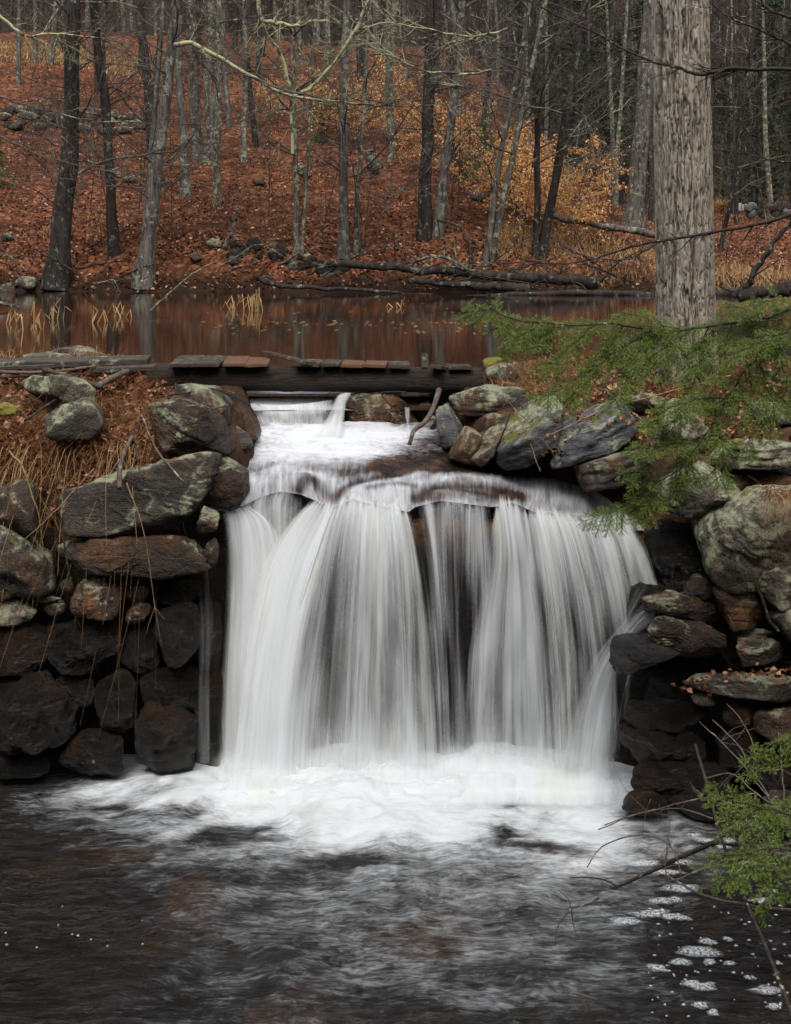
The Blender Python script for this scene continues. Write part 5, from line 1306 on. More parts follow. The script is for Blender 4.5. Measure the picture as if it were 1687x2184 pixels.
# ------------------------------------------------------------------ trees beyond the pond
def grow(r, p, d, L, rad, level, out, maxlev, up=0.1, kids=(6, 4, 3), droop=0.0, npt=7):
    t = np.linspace(0, 1, npt)
    d = d / (np.linalg.norm(d) + 1e-9)
    bend = r.normal(0, 0.16, 3)
    wig = np.cumsum(r.normal(0, 0.055 * L, (npt, 3)), 0) * t[:, None] * 0.55
    P = p + d * (t * L)[:, None] + (bend * L)[None] * (t ** 2)[:, None] * 0.8 + wig + np.array([0, 0, (up - droop) * L]) * (t ** 2)[:, None]
    R = rad * (1 - 0.8 * t) + 0.0016
    out[level].append((P, R))
    if level >= maxlev: return
    n = kids[min(level, len(kids) - 1)]
    n = max(1, int(round(n * r.uniform(0.7, 1.3))))
    for k in range(n):
        s = r.uniform(0.18, 1.0)
        i = min(int(s * (npt - 1)), npt - 2)
        q = P[i] + (P[i + 1] - P[i]) * (s * (npt - 1) - i)
        dd = (P[i + 1] - P[i]); dd /= np.linalg.norm(dd) + 1e-9
        sd = np.cross(dd, r.normal(0, 1, 3)); sd /= np.linalg.norm(sd) + 1e-9
        nd = dd * 0.75 + sd * r.uniform(0.5, 1.0)
        grow(r, q, nd, L * r.uniform(0.3, 0.55) * (1.1 - 0.4 * s), max(rad * 0.42 * (1 - 0.5 * s), 0.0022), level + 1, out, maxlev, up, kids, droop, 5)

def twig_mesh(r, trunk, rad, nb, hrange, Lr, maxlev=2, kids=(7, 4, 3), up=0.12, rb=0.028):
    "limbs and twigs along a trunk polyline"
    out = [[], [], [], []]
    z = trunk[:, 2]
    for k in range(nb):
        h = r.uniform(*hrange)
        if h > z[-1]: continue
        p = np.array([np.interp(h, z, trunk[:, 0]), np.interp(h, z, trunk[:, 1]), h])
        a = r.uniform(0, 2 * math.pi)
        d = np.array([math.cos(a), math.sin(a), r.uniform(-0.05, 0.75)])
        L = r.uniform(*Lr) * np.interp(h, [hrange[0], hrange[1]], [1.0, 0.75])
        grow(r, p, d, L, rb * r.uniform(0.6, 1.3), 0, out, maxlev, up * r.uniform(-1, 1.6), kids)
    VV, FF, off = [], [], 0
    for lv, sd in ((0, 5), (1, 3), (2, 3), (3, 3)):
        if out[lv]:
            V, Fc = tubes(out[lv], sd)
            VV.append(V); FF += [f + off for f in Fc]; off += len(V)
    return np.concatenate(VV), FF

def bg_tree(name, base, w, topx, label, mat, seed, nb=16, hr=(2.0, 9.0), Lr=(1.4, 4.0), bend=0.0, group=None, height=None, twmat='twig', second=None, kids=(7, 4, 3), flare=1.5):
    r = np.random.default_rng(seed)
    b = on_hill(base[0], min(base[1], 592))
    Y = b[1]
    rad = w * Y / F / 2
    ztop = CAMZ + HY * Y / F
    H = height or (ztop - b[2] + r.uniform(2.5, 5))
    lean = ((topx - CX) * Y / F - b[0]) / max(ztop - b[2], 1)
    n = 26
    t = np.linspace(0, 1, n)
    P = np.stack([b[0] + lean * H * t + bend * np.sin(t * math.pi) , Y + 0 * t + 0.25 * vnoise(P3(t * 3, seed, 1), 2), b[2] - 0.4 + (H + 0.4) * t], 1)
    P[:, 0] += (0.10 * vnoise(P3(t * 5, seed, 0.5), 4) + 0.03 * vnoise(P3(t * 14, seed, 0.5), 5)) * smooth(0, 0.2, t)
    Rr = rad * (1.0 - 0.45 * t) * (1 + (flare - 1) * np.exp(-np.maximum(t * (H + 0.4) - 0.4, 0) / 0.45)) * (1 + 0.05 * vnoise(P3(t * 9, seed, 3), 6))
    root = empty(name, b, label, 'tree', group)
    V, Fc = tubes([(P, Rr)], 14)
    # flutes and knots
    q = V - b
    V = V + (np.stack([vnoise(q * [4, 4, 1.2] + seed, 7), vnoise(q * [4, 4, 1.2] + seed + 9, 8), 0 * V[:, 0]], 1)) * rad * 0.12
    obj('trunk', mesh_np('trunk', V - b, Fc, MAT[mat]), root)
    if second:
        bx, sy, w2, tx2 = second
        l2 = ((tx2 - CX) * Y / F - b[0]) / max(ztop - b[2], 1)
        P2 = P.copy(); P2[:, 0] = b[0] + (bx - base[0]) * Y / F + (l2 * H - (bx - base[0]) * Y / F * 0.0) * t
        V2, F2 = tubes([(P2, w2 * Y / F / 2 * (1 - 0.5 * t))], 10)
        obj('trunk', mesh_np('trunk', V2 - b, F2, MAT[mat]), root)
    for _ in range(int(nb * 1.35)):     # each limb with its own twigs
        BV, BF = twig_mesh(r, P, rad, 1, (b[2] + hr[0], b[2] + min(hr[1], H - 0.5)), Lr, 2, kids)
        obj('limb', mesh_np('limb', BV - b, BF, MAT[twmat]), root)
    return root, P, rad

TREES = [
 ('forest_tree', (124, 600), 42, 168, 'thick dark grey tree with flared base at the left end of the far shore', 'bark_dark', dict(nb=18, flare=1.6)),
 ('forest_tree', (247, 545), 23, 203, 'slender dark tree leaning left, second from the left on the far bank', 'bark_dark', dict(nb=12)),
 ('forest_tree', (306, 600), 30, 372, 'grey and black streaked tree leaning right on the far shore', 'bark_grey', dict(nb=18, flare=1.7, second=(300, 0, 14, 352))),
 ('forest_tree', (338, 400), 26, 294, 'black trunk leaning left behind the streaked leaning tree', 'bark_dark', dict(nb=12)),
 ('forest_tree', (400, 415), 20, 376, 'grey tree with pale broken foot on the leaf covered slope', 'bark_grey', dict(nb=9)),
 ('forest_tree', (424, 335), 24, 405, 'smooth pale grey trunk higher on the slope', 'bark_grey', dict(nb=8)),
 ('forest_tree', (462, 440), 17, 466, 'lichen speckled tree with slim grey foot on the slope', 'bark_lichen', dict(nb=12)),
 ('forest_tree', (446, 345), 22, 452, 'stout lichen patched trunk beside the slim speckled tree', 'bark_lichen', dict(nb=10)),
 ('forest_tree', (521, 345), 13, 519, 'narrow yellow lichen flecked trunk standing alone on the slope', 'bark_lichen', dict(nb=8)),
 ('forest_tree', (634, 565), 13, 622, 'slim grey shore tree left of the stone heap with lichen crown', 'bark_lichen', dict(nb=18, hr=(2.5, 8), second=(640, 0, 8, 668))),
 ('forest_tree', (733, 555), 22, 742, 'straight grey barked shore tree near the middle of the pond', 'bark_grey', dict(nb=16)),
 ('forest_tree', (757, 548), 11, 790, 'thin greenish tree leaning right close to the straight grey one', 'bark_lichen', dict(nb=16)),
 ('forest_tree', (905, 515), 29, 918, 'tall straight near black tree in the centre of the far bank', 'bark_dark', dict(nb=16)),
 ('forest_tree', (928, 505), 22, 990, 'dark lichen marked trunk leaning right from the tall black tree', 'bark_grey', dict(nb=14)),
 ('forest_tree', (972, 382), 13, 958, 'small dark trunk among orange beech leaves behind the black tree', 'bark_dark', dict(nb=6)),
 ('forest_tree', (1022, 375), 13, 1052, 'reddish brown trunk rising out of the beech leaves', 'bark_dark', dict(nb=6)),
 ('forest_tree', (1032, 555), 13, 1128, 'left stem of two crossed leaning trees by the fallen logs', 'bark_grey', dict(nb=10)),
 ('forest_tree', (1040, 548), 14, 1162, 'right paler stem of two crossed leaning trees by the fallen logs', 'bark_lichen', dict(nb=12)),
 ('forest_tree', (1142, 552), 15, 1136, 'black upright stem left of a forked pair near the fallen log', 'bark_dark', dict(nb=12)),
 ('forest_tree', (1152, 552), 21, 1244, 'black trunk leaning right out of a forked pair near the fallen log', 'bark_dark', dict(nb=16)),
 ('forest_tree', (1312, 440), 10, 1338, 'thin grey stem left of the large trunk behind the big tree', 'bark_lichen', dict(nb=8)),
 ('forest_tree', (1348, 485), 40, 1388, 'broad grey trunk half hidden behind the big tree', 'bark_grey', dict(nb=14, Lr=(1.5, 3.5))),
 ('forest_tree', (1389, 470), 14, 1392, 'dark stub trunk just left of the big tree', 'bark_dark', dict(nb=8)),
 ('forest_tree', (1537, 535), 10, 1612, 'dark leaning sapling right of the big tree', 'bark_dark', dict(nb=12, hr=(1.5, 8))),
]
for i, (nm, base, w, tx, lab, mt, kw) in enumerate(TREES):
    bg_tree(nm, base, w, tx, lab, mt, 400 + i, **kw)

# low lichened limbs that sweep across in front of the slope
def limb(px, Y, w0, w1, label, seed, mat='limb_lichen', ntw=22, tw=(0.5, 1.6)):
    r2 = np.random.default_rng(seed)
    P = stick_pts(px, Y, 36, 0.05, seed)
    Yk = P[:, 1] / F / 2
    out = [[(P, np.linspace(w0, w1, 36) * Yk)], [], [], []]
    for _ in range(ntw):
        i = r2.integers(3, 35)
        d = P[i] - P[i - 2]; d /= np.linalg.norm(d)
        grow(r2, P[i], d * 0.7 + r2.normal(0, 0.55, 3), r2.uniform(*tw), 0.012, 1, out, 3, r2.uniform(-.2, .3), (4, 3, 3))
    VV, FF, off = [], [], 0
    for lv, sd in ((0, 6), (1, 3), (2, 3), (3, 3)):
        if out[lv]:
            V, Fc = tubes(out[lv], sd); VV.append(V); FF += [f + off for f in Fc]; off += len(V)
    V = np.concatenate(VV); o = V.mean(0)
    ob = obj('lichen_limb', mesh_np('lichen_limb', V - o, FF, MAT[mat]), None, o)
    return tag(ob, label, 'branch')
limb([(372, 98), (410, 92), (460, 118), (520, 152), (570, 182), (622, 205), (700, 214), (790, 222)], 32.0, 12, 4, 'long arching yellow lichen limb crossing the slope right of the streaked tree', 501, ntw=26)
limb([(550, -6), (556, 40), (578, 85), (596, 106), (612, 160), (620, 215), (626, 330)], 32.2, 10, 7, 'crooked lichen limb dropping from the top edge to the slim shore tree', 502, ntw=18)
limb([(556, 42), (600, 52), (640, 56), (660, 46), (700, 44)], 32.0, 9, 4, 'short knobbly lichen limb branching right at the top of the frame', 503, ntw=14)
limb([(626, 205), (660, 190), (690, 160), (730, 110), (770, 40), (790, -8)], 32.2, 9, 5, 'pale lichen limb rising steeply to the right from the slim shore tree', 504, ntw=20)
limb([(168, 372), (200, 352), (250, 338), (310, 330), (370, 324), (470, 330)], 32.6, 7, 2, 'pale low branch reaching right from the thick left tree', 505, 'twig', 22)
limb([(-10, 24), (30, 60), (60, 75), (100, 72), (150, 76), (240, 80)], 31.5, 8, 3, 'lichen branch in the top left corner', 506, ntw=20)
limb([(-10, 205), (60, 225), (130, 243), (200, 258), (300, 262), (420, 262)], 31.5, 4, 1.5, 'long thin grey branch sweeping across the left slope', 507, 'twig', 26)
limb([(-10, 285), (60, 318), (120, 342), (200, 358), (290, 372)], 31.5, 3.5, 1.2, 'thin drooping branch at the left edge above the far bank', 508, 'twig', 22)
limb([(520, 160), (600, 190), (700, 212), (800, 226), (900, 226)], 31.8, 5, 2, 'pale thin branch running level to the central black tree', 509, 'twig', 26)
limb([(800, 480), (840, 420), (900, 372), (960, 330), (1010, 310)], 32.0, 3, 1, 'thin dark twiggy branch in front of the central black tree', 510, 'twig', 22)
limb([(1050, 150), (990, 158), (900, 150), (840, 120), (800, 90)], 31.6, 6, 2, 'pale lichen branch spreading left above the beech leaves', 511, ntw=26)
limb([(1200, 240), (1120, 225), (1040, 205), (960, 180), (880, 178)], 31.6, 4, 1.5, 'grey branch sweeping left over the dark firs', 512, 'twig', 26)
limb([(1240, 235), (1262, 290), (1275, 340), (1290, 370)], 32.2, 4, 1.5, 'pale hanging branch before the dark firs left of the big trunk', 513, 'twig', 16)
limb([(200, 130), (150, 100), (90, 60), (30, 40), (-10, 10)], 32.5, 5, 2, 'pale branch slanting up to the left from the second tree', 514, 'twig', 22)
limb([(1085, 60), (1000, 78), (900, 60), (830, 48), (760, 62)], 31.8, 5, 2, 'yellow lichen branch spanning the top centre', 515, ntw=26)

# thin trunks of the wood on and beyond the slope: individuals that nothing tells apart
def merge(parts):
    VV, FF, off = [], [], 0
    for V, Fc in parts:
        VV.append(V); FF += [f + off for f in Fc]; off += len(V)
    return np.concatenate(VV), FF
far_vars = []
for k in range(6):
    r2 = np.random.default_rng(700 + k)
    n = 14; t = np.linspace(0, 1, n); H = r2.uniform(13, 18)
    P = np.stack([0.4 * r2.normal() * t + 0.25 * vnoise(P3(t * 4, k, 0), 3), 0.2 * vnoise(P3(t * 3, k, 5), 3), H * t - 0.3], 1)
    tr = mesh_np('trunk', *tubes([(P, 0.13 * (1 - 0.75 * t) + 0.02)], 7), MAT[['bark_dark', 'bark_grey', 'bark_lichen'][k % 3]])
    BV, BF = twig_mesh(r2, P, 0.14, 20, (2.5, H - 1), (1.2, 3.2), 2, (6, 4, 3), 0.2, 0.022)
    br = mesh_np('branches', BV, BF, MAT['twig_far'])
    far_vars.append((tr, br))
r2 = np.random.default_rng(77)
placed = 0
while placed < 120:
    x = r2.uniform(-60, 1750); Y = r2.uniform(46, 100) if x < 1200 else r2.uniform(58, 105)
    X = (x - CX) * Y / F
    z = float(far_z(X, Y))
    yb = HY - (z - CAMZ) * F / Y
    if x < 700 and 250 < yb < 480 and r2.uniform() < 0.75: continue
    tr, br = far_vars[r2.integers(0, 6)]
    root = empty('bare_tree', (X, Y, z - 0.1), 'slender bare grey tree standing in the wood on the hillside', 'tree', 'bare trees of the wood on the hillside')
    s = r2.uniform(0.7, 1.25)
    root.rotation_euler = (r2.normal(0, 0.03), r2.normal(0, 0.04), r2.uniform(0, 6.28)); root.scale = (s, s, s)
    obj('trunk', tr, root); tag(obj('branches', br, root), kind='stuff')
    placed += 1

# the far wood reads as one mass of trunks and twigs
parts_t = []
r2 = np.random.default_rng(78)
base_vars = []
for k in range(5):
    r3 = np.random.default_rng(720 + k)
    n = 8; t = np.linspace(0, 1, n); H = r3.uniform(13, 19)
    P = np.stack([0.5 * r3.normal() * t, 0.3 * r3.normal() * t, H * t - 0.3], 1)
    tr = tubes([(P, 0.15 * (1 - 0.8 * t) + 0.02)], 5)
    tw = twig_mesh(r3, P, 0.14, 22, (1.5, H - 0.5), (1.5, 3.6), 1, (9, 5), 0.3, 0.03)
    base_vars.append(merge([tr, tw]))
n_far = 640
for k in range(n_far):
    x = r2.uniform(-250, 1950); Y = r2.uniform(92, 165)
    X = (x - CX) * Y / F
    V, Fc = base_vars[r2.integers(0, 5)]
    a = r2.uniform(0, 6.28); s = r2.uniform(0.75, 1.3)
    Rm = np.array([[math.cos(a), -math.sin(a), 0], [math.sin(a), math.cos(a), 0], [0, 0, 1]])
    parts_t.append(((V @ Rm.T) * s + [X, Y, float(far_z(X, Y))], Fc))
for k in range(150):
    a = r2.uniform(0, 1)
    if a < 0.4: X, Y = r2.uniform(-40, 40), r2.uniform(-38, -5)
    else: X, Y = r2.choice([-1, 1]) * r2.uniform(11, 42), r2.uniform(-25, 12)
    V, Fc = base_vars[r2.integers(0, 5)]
    a = r2.uniform(0, 6.28)
    Rm = np.array([[math.cos(a), -math.sin(a), 0], [math.sin(a), math.cos(a), 0], [0, 0, 1]])
    parts_t.append(((V @ Rm.T) + [X, Y, float(near_z(X, Y)) - 0.2], Fc))
V, Fc = merge(parts_t)
tag(obj('far_wood', mesh_np('far_wood', V, Fc, MAT['twig_far'])), kind='stuff')

# ---- conifers behind the slope on the right
def conifer_mesh(seed, H, R, n_t=26, mat='hemlock_far', dens=1.0):
    r = np.random.default_rng(seed)
    A = []
    wood = [(np.array([[0, 0, -0.3], [0, 0, H * 0.5], [0, 0, H]]), np.array([0.02 * H, 0.013 * H, 0.01]))]
    for i in range(int(n_t * 5)):
        h = r.uniform(0.08, 0.98) * H
        L = R * (1 - h / H) ** 0.8 * r.uniform(0.6, 1.1) + 0.15
        a = r.uniform(0, 2 * math.pi)
        d = np.array([math.cos(a), math.sin(a), -0.22 + 0.3 * h / H])
        wood.append((np.array([[0, 0, h], d * L * 0.6 + [0, 0, h - 0.02], d * L + [0, 0, h - 0.16 * L]]), np.array([0.012, 0.008, 0.004])))
        k = int(26 * dens * (0.4 + L / R))
        t = r.uniform(0.15, 1, k)
        c = np.array([0, 0, h]) + d * (L * t)[:, None] + np.stack([r.normal(0, 0.12 * L, k), r.normal(0, 0.12 * L, k), -0.16 * L * t ** 2 + r.normal(0, 0.05, k)], 1)
        e = np.stack([r.normal(0, 1, k), r.normal(0, 1, k), r.normal(-0.35, 0.35, k)], 1); e /= np.linalg.norm(e, axis=1, keepdims=True)
        sdv = np.cross(e, r.normal(0, 1, (k, 3))); sdv /= np.linalg.norm(sdv, axis=1, keepdims=True)
        ln = (r.uniform(0.10, 0.24, k) * (0.5 + 0.05 * H))[:, None]
        A.append(np.stack([c - sdv * ln * 0.16, c + e * ln * 0.5 - sdv * ln * 0.22, c + e * ln, c + e * ln * 0.5 + sdv * ln * 0.22], 1))
    A = np.concatenate(A).reshape(-1, 3)
    tr = mesh_np('trunk', *tubes(wood, 5), MAT['bark_dark'])
    nd = mesh_np('needles', A, np.arange(len(A)).reshape(-1, 4), MAT[mat], smooth_=False)
    return tr, nd
CV = [conifer_mesh(800 + k, 9.0 + k, 2.4, 26) for k in range(3)]
YV = [conifer_mesh(820 + k, 2.6, 0.9, 14, 'pine_young', 0.8) for k in range(2)]
ORD = ['first', 'second', 'third', 'fourth', 'fifth', 'sixth', 'seventh', 'eighth', 'ninth', 'tenth', 'eleventh', 'twelfth', 'thirteenth', 'fourteenth', 'fifteenth', 'sixteenth', 'seventeenth', 'eighteenth', 'nineteenth', 'twentieth']
cpos = [(1195, 66, 1.35), (1228, 60, 1.1), (1258, 64, 1.3), (1292, 70, 1.4), (1322, 62, 1.0), (1365, 66, 1.2), (1300, 78, 1.5), (1165, 76, 1.3), (1225, 80, 1.5), (1575, 74, 1.0), (1618, 70, 1.25), (1655, 78, 1.4), (1690, 72, 1.35), (1720, 80, 1.4), (1545, 84, 1.0), (1390, 80, 1.3), (1640, 88, 1.6), (1110, 84, 1.2)]
for k, (x, Y, s) in enumerate(cpos):
    X = (x - CX) * Y / F
    nth = ORD[sorted(c[0] for c in cpos if (c[0] < 1450) == (x < 1450)).index(x)]
    root = empty('hemlock_tree', (X, Y, float(far_z(X, Y)) - 0.2), ('dark conifer left of the big trunk, ' + nth + ' counted from the left') if x < 1450 else ('far dark conifer right of the big trunk, ' + nth + ' counted from the left'), 'conifer', 'dark conifers left of the big trunk' if x < 1450 else 'dark conifers right of the big trunk')
    root.scale = (s, s, s); root.rotation_euler = (0, 0, k * 1.7)
    tr, nd = CV[k % 3]
    obj('trunk', tr, root); tag(obj('needles', nd, root), kind='stuff')
for k, (x, y, s, lab) in enumerate([(1035, 400, 1.0, 'young green pine among the beech leaves right of the reddish trunk'), (1062, 425, 0.8, 'young green pine in front of the two leaning stems'), (690, 305, 1.0, 'young green pine on the slope left of centre'), (1000, 380, 0.8, 'young green pine beside the reddish trunk in the beech leaves'), (-6, 400, 0.7, 'young green pine cut by the left edge of the picture'), (1100, 455, .7, 'small young pine low on the slope under beech leaves')]):
    b = on_hill(x, y)
    root = empty('young_pine', b, lab, 'sapling'); root.scale = (s, s, s); root.rotation_euler = (0, 0, k)
    tr, nd = YV[k % 2]
    obj('trunk', tr, root); tag(obj('needles', nd, root), kind='stuff')

# ---- beech saplings still holding their orange leaves
def leaf_quads(C, D, S, r, wid=0.36, fold=0.25):
    "pointed folded leaves: 6 corners, two halves"
    n = len(C)
    D = D / (np.linalg.norm(D, axis=1, keepdims=True) + 1e-9)
    s = np.cross(D, r.normal(0, 1, (n, 3))); s /= np.linalg.norm(s, axis=1, keepdims=True) + 1e-9
    nn = np.cross(D, s)
    S = S[:, None]
    a = C; b = C + D * S * 0.55 + nn * S * 0.06; e = C + D * S + nn * S * r.normal(0, 0.12, (n, 1))
    l = C + D * S * 0.5 + s * S * wid + nn * S * fold * r.uniform(0.3, 1.3, (n, 1)); q = C + D * S * 0.5 - s * S * wid + nn * S * fold * r.uniform(0.3, 1.3, (n, 1))
    V = np.stack([a, l, e, q, b], 1).reshape(-1, 3)
    k = np.arange(n)[:, None] * 5
    return V, np.concatenate([k + np.array([[0, 1, 2, 4]]), k + np.array([[0, 4, 2, 3]])])

def beech_var(seed, H, nl):
    r = np.random.default_rng(seed)
    n = 8; t = np.linspace(0, 1, n)
    P = np.stack([0.3 * r.normal() * t, 0.3 * r.normal() * t, H * t - 0.1], 1)
    out = [[], [], [], []]
    for k in range(14):
        h = r.uniform(0.15, 0.95) * H; a = r.uniform(0, 6.28)
        p = np.array([np.interp(h, P[:, 2], P[:, 0]), np.interp(h, P[:, 2], P[:, 1]), h])
        grow(r, p, np.array([math.cos(a), math.sin(a), 0.25]), H * r.uniform(0.2, 0.42), 0.010, 0, out, 1, 0.05, (6, 4))
    lines = out[0] + out[1]
    pts = np.concatenate([p[1:] for p, _ in lines])
    C = pts[r.integers(0, len(pts), nl)] + r.normal(0, 0.07, (nl, 3))
    D = np.stack([r.normal(0, 1, nl), r.normal(0, 1, nl), r.normal(-0.8, 0.5, nl)], 1)
    V, Fc = leaf_quads(C, D, r.uniform(0.08, 0.15, nl), r)
    st = mesh_np('stem', *tubes([(P, 0.022 * (1 - 0.8 * t) + 0.003)] + lines, 4), MAT['twig'])
    return st, mesh_np('leaves', V, Fc, MAT['beech_leaf'], smooth_=False)
BVAR = [beech_var(850 + k, 3.4, 620) for k in range(3)] + [beech_var(860, 1.6, 150), beech_var(861, 1.6, 120)]
r2 = np.random.default_rng(79)
bp = []
for k in range(46):   # the glowing band running down the slope to the right
    u = r2.uniform(0, 0.95) ** 1.15
    bp.append((np.interp(u, [0, .3, .55, .8, 1], [770, 880, 1010, 1150, 1280]) + r2.normal(0, 60), np.interp(u, [0, .3, .55, .8, 1], [265, 330, 395, 450, 490]) + r2.normal(0, 36), r2.integers(0, 3), r2.uniform(0.5, 1.0)))
for x, y, v, s in [(560, 240, 0, .6), (600, 255, 3, 1), (575, 265, 3, .8), (640, 215, 0, .6), (690, 230, 0, .7), (720, 250, 1, .6), (745, 300, 1, .8), (190, 530, 3, .8), (150, 575, 3, .5), (462, 452, 4, .35), (110, 525, 4, .4), (240, 340, 4, .5), (850, 330, 2, .8), (820, 280, 2, .8), (1230, 520, 3, .7), (1180, 500, 4, .8), (1090, 520, 4, .7), (1120, 470, 3, .9)]:
    bp.append((x, y, v, s))
for k, (x, y, v, s) in enumerate(bp):
    b = on_hill(x, min(y, 585))
    if k < 46: lab, gr = 'beech sapling with pale orange leaves in the glowing band on the slope', 'leafy beeches in the band right of centre'
    elif x > 500: lab, gr = ORD[sorted(q[0] for q in bp[46:] if q[0] > 500).index(x)] + ' from the left of the small orange leaved beeches scattered on the slope', 'scattered beeches on the slope'
    else: lab, gr = ORD[sorted(q[0] for q in bp[46:] if q[0] <= 500).index(x)] + ' from the left of the tiny orange beech seedlings on the left slope', 'beech seedlings on the left slope'
    root = empty('beech_sapling', b, lab, 'sapling', gr)
    root.scale = (s, s, s); root.rotation_euler = (r2.normal(0, .08), r2.normal(0, .08), r2.uniform(0, 6.28))
    st, lv = BVAR[int(v)]
    obj('stem', st, root); tag(obj('leaves', lv, root), kind='stuff')

# bare undergrowth saplings
SV = []
for k in range(4):
    r3 = np.random.default_rng(870 + k); H = 4.5
    n = 8; t = np.linspace(0, 1, n)
    P = np.stack([0.7 * r3.normal() * t, 0.3 * r3.normal() * t, H * t - 0.1], 1)
    V1, F1 = merge([tubes([(P, 0.018 * (1 - 0.8 * t) + 0.003)], 5), twig_mesh(r3, P, 0.02, 12, (0.8, 4.2), (0.6, 1.8), 2, (5, 3, 2), 0.25, 0.009)])
    SV.append(mesh_np('bare_sapling', V1, F1, MAT['twig_far' if k % 2 else 'twig']))
for k in range(130):
    x = r2.uniform(-20, 1700); y = r2.uniform(250, 560) if x < 1300 else r2.uniform(420, 560)
    b = on_hill(x, y)
    o = obj('bare_sapling', SV[k % 4], None, b)
    s = r2.uniform(0.5, 1.2); o.scale = (s, s, s); o.rotation_euler = (r2.normal(0, .1), r2.normal(0, .1), r2.uniform(0, 6.28))
    tag(o, 'thin bare sapling with fine twigs on the leaf covered slope', 'sapling', 'bare saplings on the slope')

# ---- fallen trunks, snags and stones on the far shore
def fallen(px, Y, w0, w1, label, mat, seed, name='fallen_trunk', amp=0.05, snags=0):
    r3 = np.random.default_rng(seed)
    P = stick_pts(px, Y, 40, amp, seed)
    rr = np.linspace(w0, w1, 40) * P[:, 1] / F / 2 * (1 + 0.1 * vnoise(P3(np.arange(40) * .5, .2, seed), seed))
    lines = [(P, rr)]
    V, Fc = tubes(lines, 12, True)
    sn = []
    for _ in range(snags):
        i = r3.integers(3, 37); d = np.array([r3.normal(0, .7), r3.normal(0, .4), r3.uniform(.3, 1)]); L = r3.uniform(.25, .9)
        sn.append((catmull(np.array([P[i], P[i] + d * L * .5 + r3.normal(0, .05, 3), P[i] + d * L + r3.normal(0, .1, 3)]), 7), np.linspace(rr[i] * .35, rr[i] * .1, 7)))
    if sn:
        V, Fc = merge([(V, Fc), tubes(sn, 5)])
    V = V + 0.25 * np.mean(rr) * np.stack([vnoise(V * 6, seed), vnoise(V * 6, seed + 1), vnoise(V * 6, seed + 2)], 1)
    o = V.mean(0)
    return tag(obj(name, mesh_np(name, V - o, Fc, MAT[mat]), None, o), label, 'log')
fallen([(700, 562), (800, 568), (900, 576), (1060, 588), (1180, 596), (1275, 602)], [33.6, 33.5, 33.3, 33.2, 33.2, 33.2], 15, 26, 'upper grey brown fallen trunk along the far waterline with pale lichen', 'bark_dark', 601, snags=10)
fallen([(870, 598), (960, 606), (1060, 612), (1130, 614)], [33.0, 32.9, 32.8, 32.8], 12, 20, 'lower dark fallen trunk touching the water under the lichen one', 'bark_dark', 602, snags=4)
fallen([(990, 632), (1100, 628), (1250, 626), (1400, 630), (1560, 628), (1620, 622)], [31.5, 31.5, 31.5, 31.4, 31.3, 31.2], 8, 24, 'long low black trunk lying in the water behind the big tree', 'bark_dark', 603, snags=6)
fallen([(1170, 462), (1260, 476), (1340, 490), (1400, 500)], [37, 36.5, 36, 35.5], 13, 16, 'propped grey trunk leaning level left of the big tree', 'bark_grey', 604)
fallen([(985, 484), (1030, 494), (1080, 512)], [38, 37.8, 37.4], 6, 8, 'short black log lying on the leaves behind the leaning stems', 'bark_dark', 605)
fallen([(930, 470), (968, 478), (990, 500), (1005, 540), (1014, 582)], [34.2, 34, 33.8, 33.6, 33.4], 4, 9, 'black snag branch arching down to the fallen trunks', 'bark_dark', 606, 'snag')
fallen([(870, 568), (895, 552), (930, 546), (965, 556), (1000, 575)], [33.3, 33.2, 33.1, 33.1, 33.0], 6, 8, 'arched dead branch rising over the lichen trunk', 'bark_lichen', 607, 'snag', snags=3)
fallen([(1560, 632), (1590, 610), (1610, 578), (1650, 520), (1700, 460)], [24, 24, 24, 24, 24], 16, 8, 'dark twisted dead limb rising to the right edge over the water', 'bark_dark', 608, 'snag', snags=5)
fallen([(1570, 634), (1640, 622), (1730, 612)], [24, 23.8, 23.5], 22, 34, 'thick black log end at the right edge of the water', 'bark_dark', 609)
fallen([(545, 590), (580, 604), (640, 614), (740, 616), (840, 624), (960, 630)], [32.8, 32.7, 32.6, 32.5, 32.5, 32.5], 14, 5, 'thin black sunken log along the far water edge', 'bark_dark', 610)
fallen([(478, 530), (492, 500), (502, 470), (508, 440)], [34.6, 34.5, 34.5, 34.4], 12, 4, 'pointed grey broken stump near the lichen boulder on the far bank', 'bark_grey', 611, 'snag')
fallen([(320, 662), (350, 636), (390, 600), (430, 572), (455, 560)], [23, 25, 28, 30, 31.5], 4, 3, 'thin dead branch dipping into the water at left', 'bark_lichen', 612, 'snag', amp=.02)
fallen([(292, 625), (300, 605), (318, 580)], [32, 32.4, 32.8], 3, 6, 'short mossy dead limb at the foot of the streaked leaning tree', 'bark_lichen', 613, 'snag')
fallen([(-20, 640), (20, 650), (45, 656)], [25, 25, 25], 10, 3, 'pale log tip poking from the left edge into the water', 'bark_grey', 614)
fallen([(790, 330), (800, 360), (812, 345)][:2], [43, 43], 26, 34, 'mossy broken stump on the slope left of the central black tree', 'bark_lichen', 615, 'stump')
fallen([(640, 352), (655, 380)], [42, 42], 18, 22, 'small mossy stump behind the slim shore tree', 'bark_lichen', 616, 'stump')
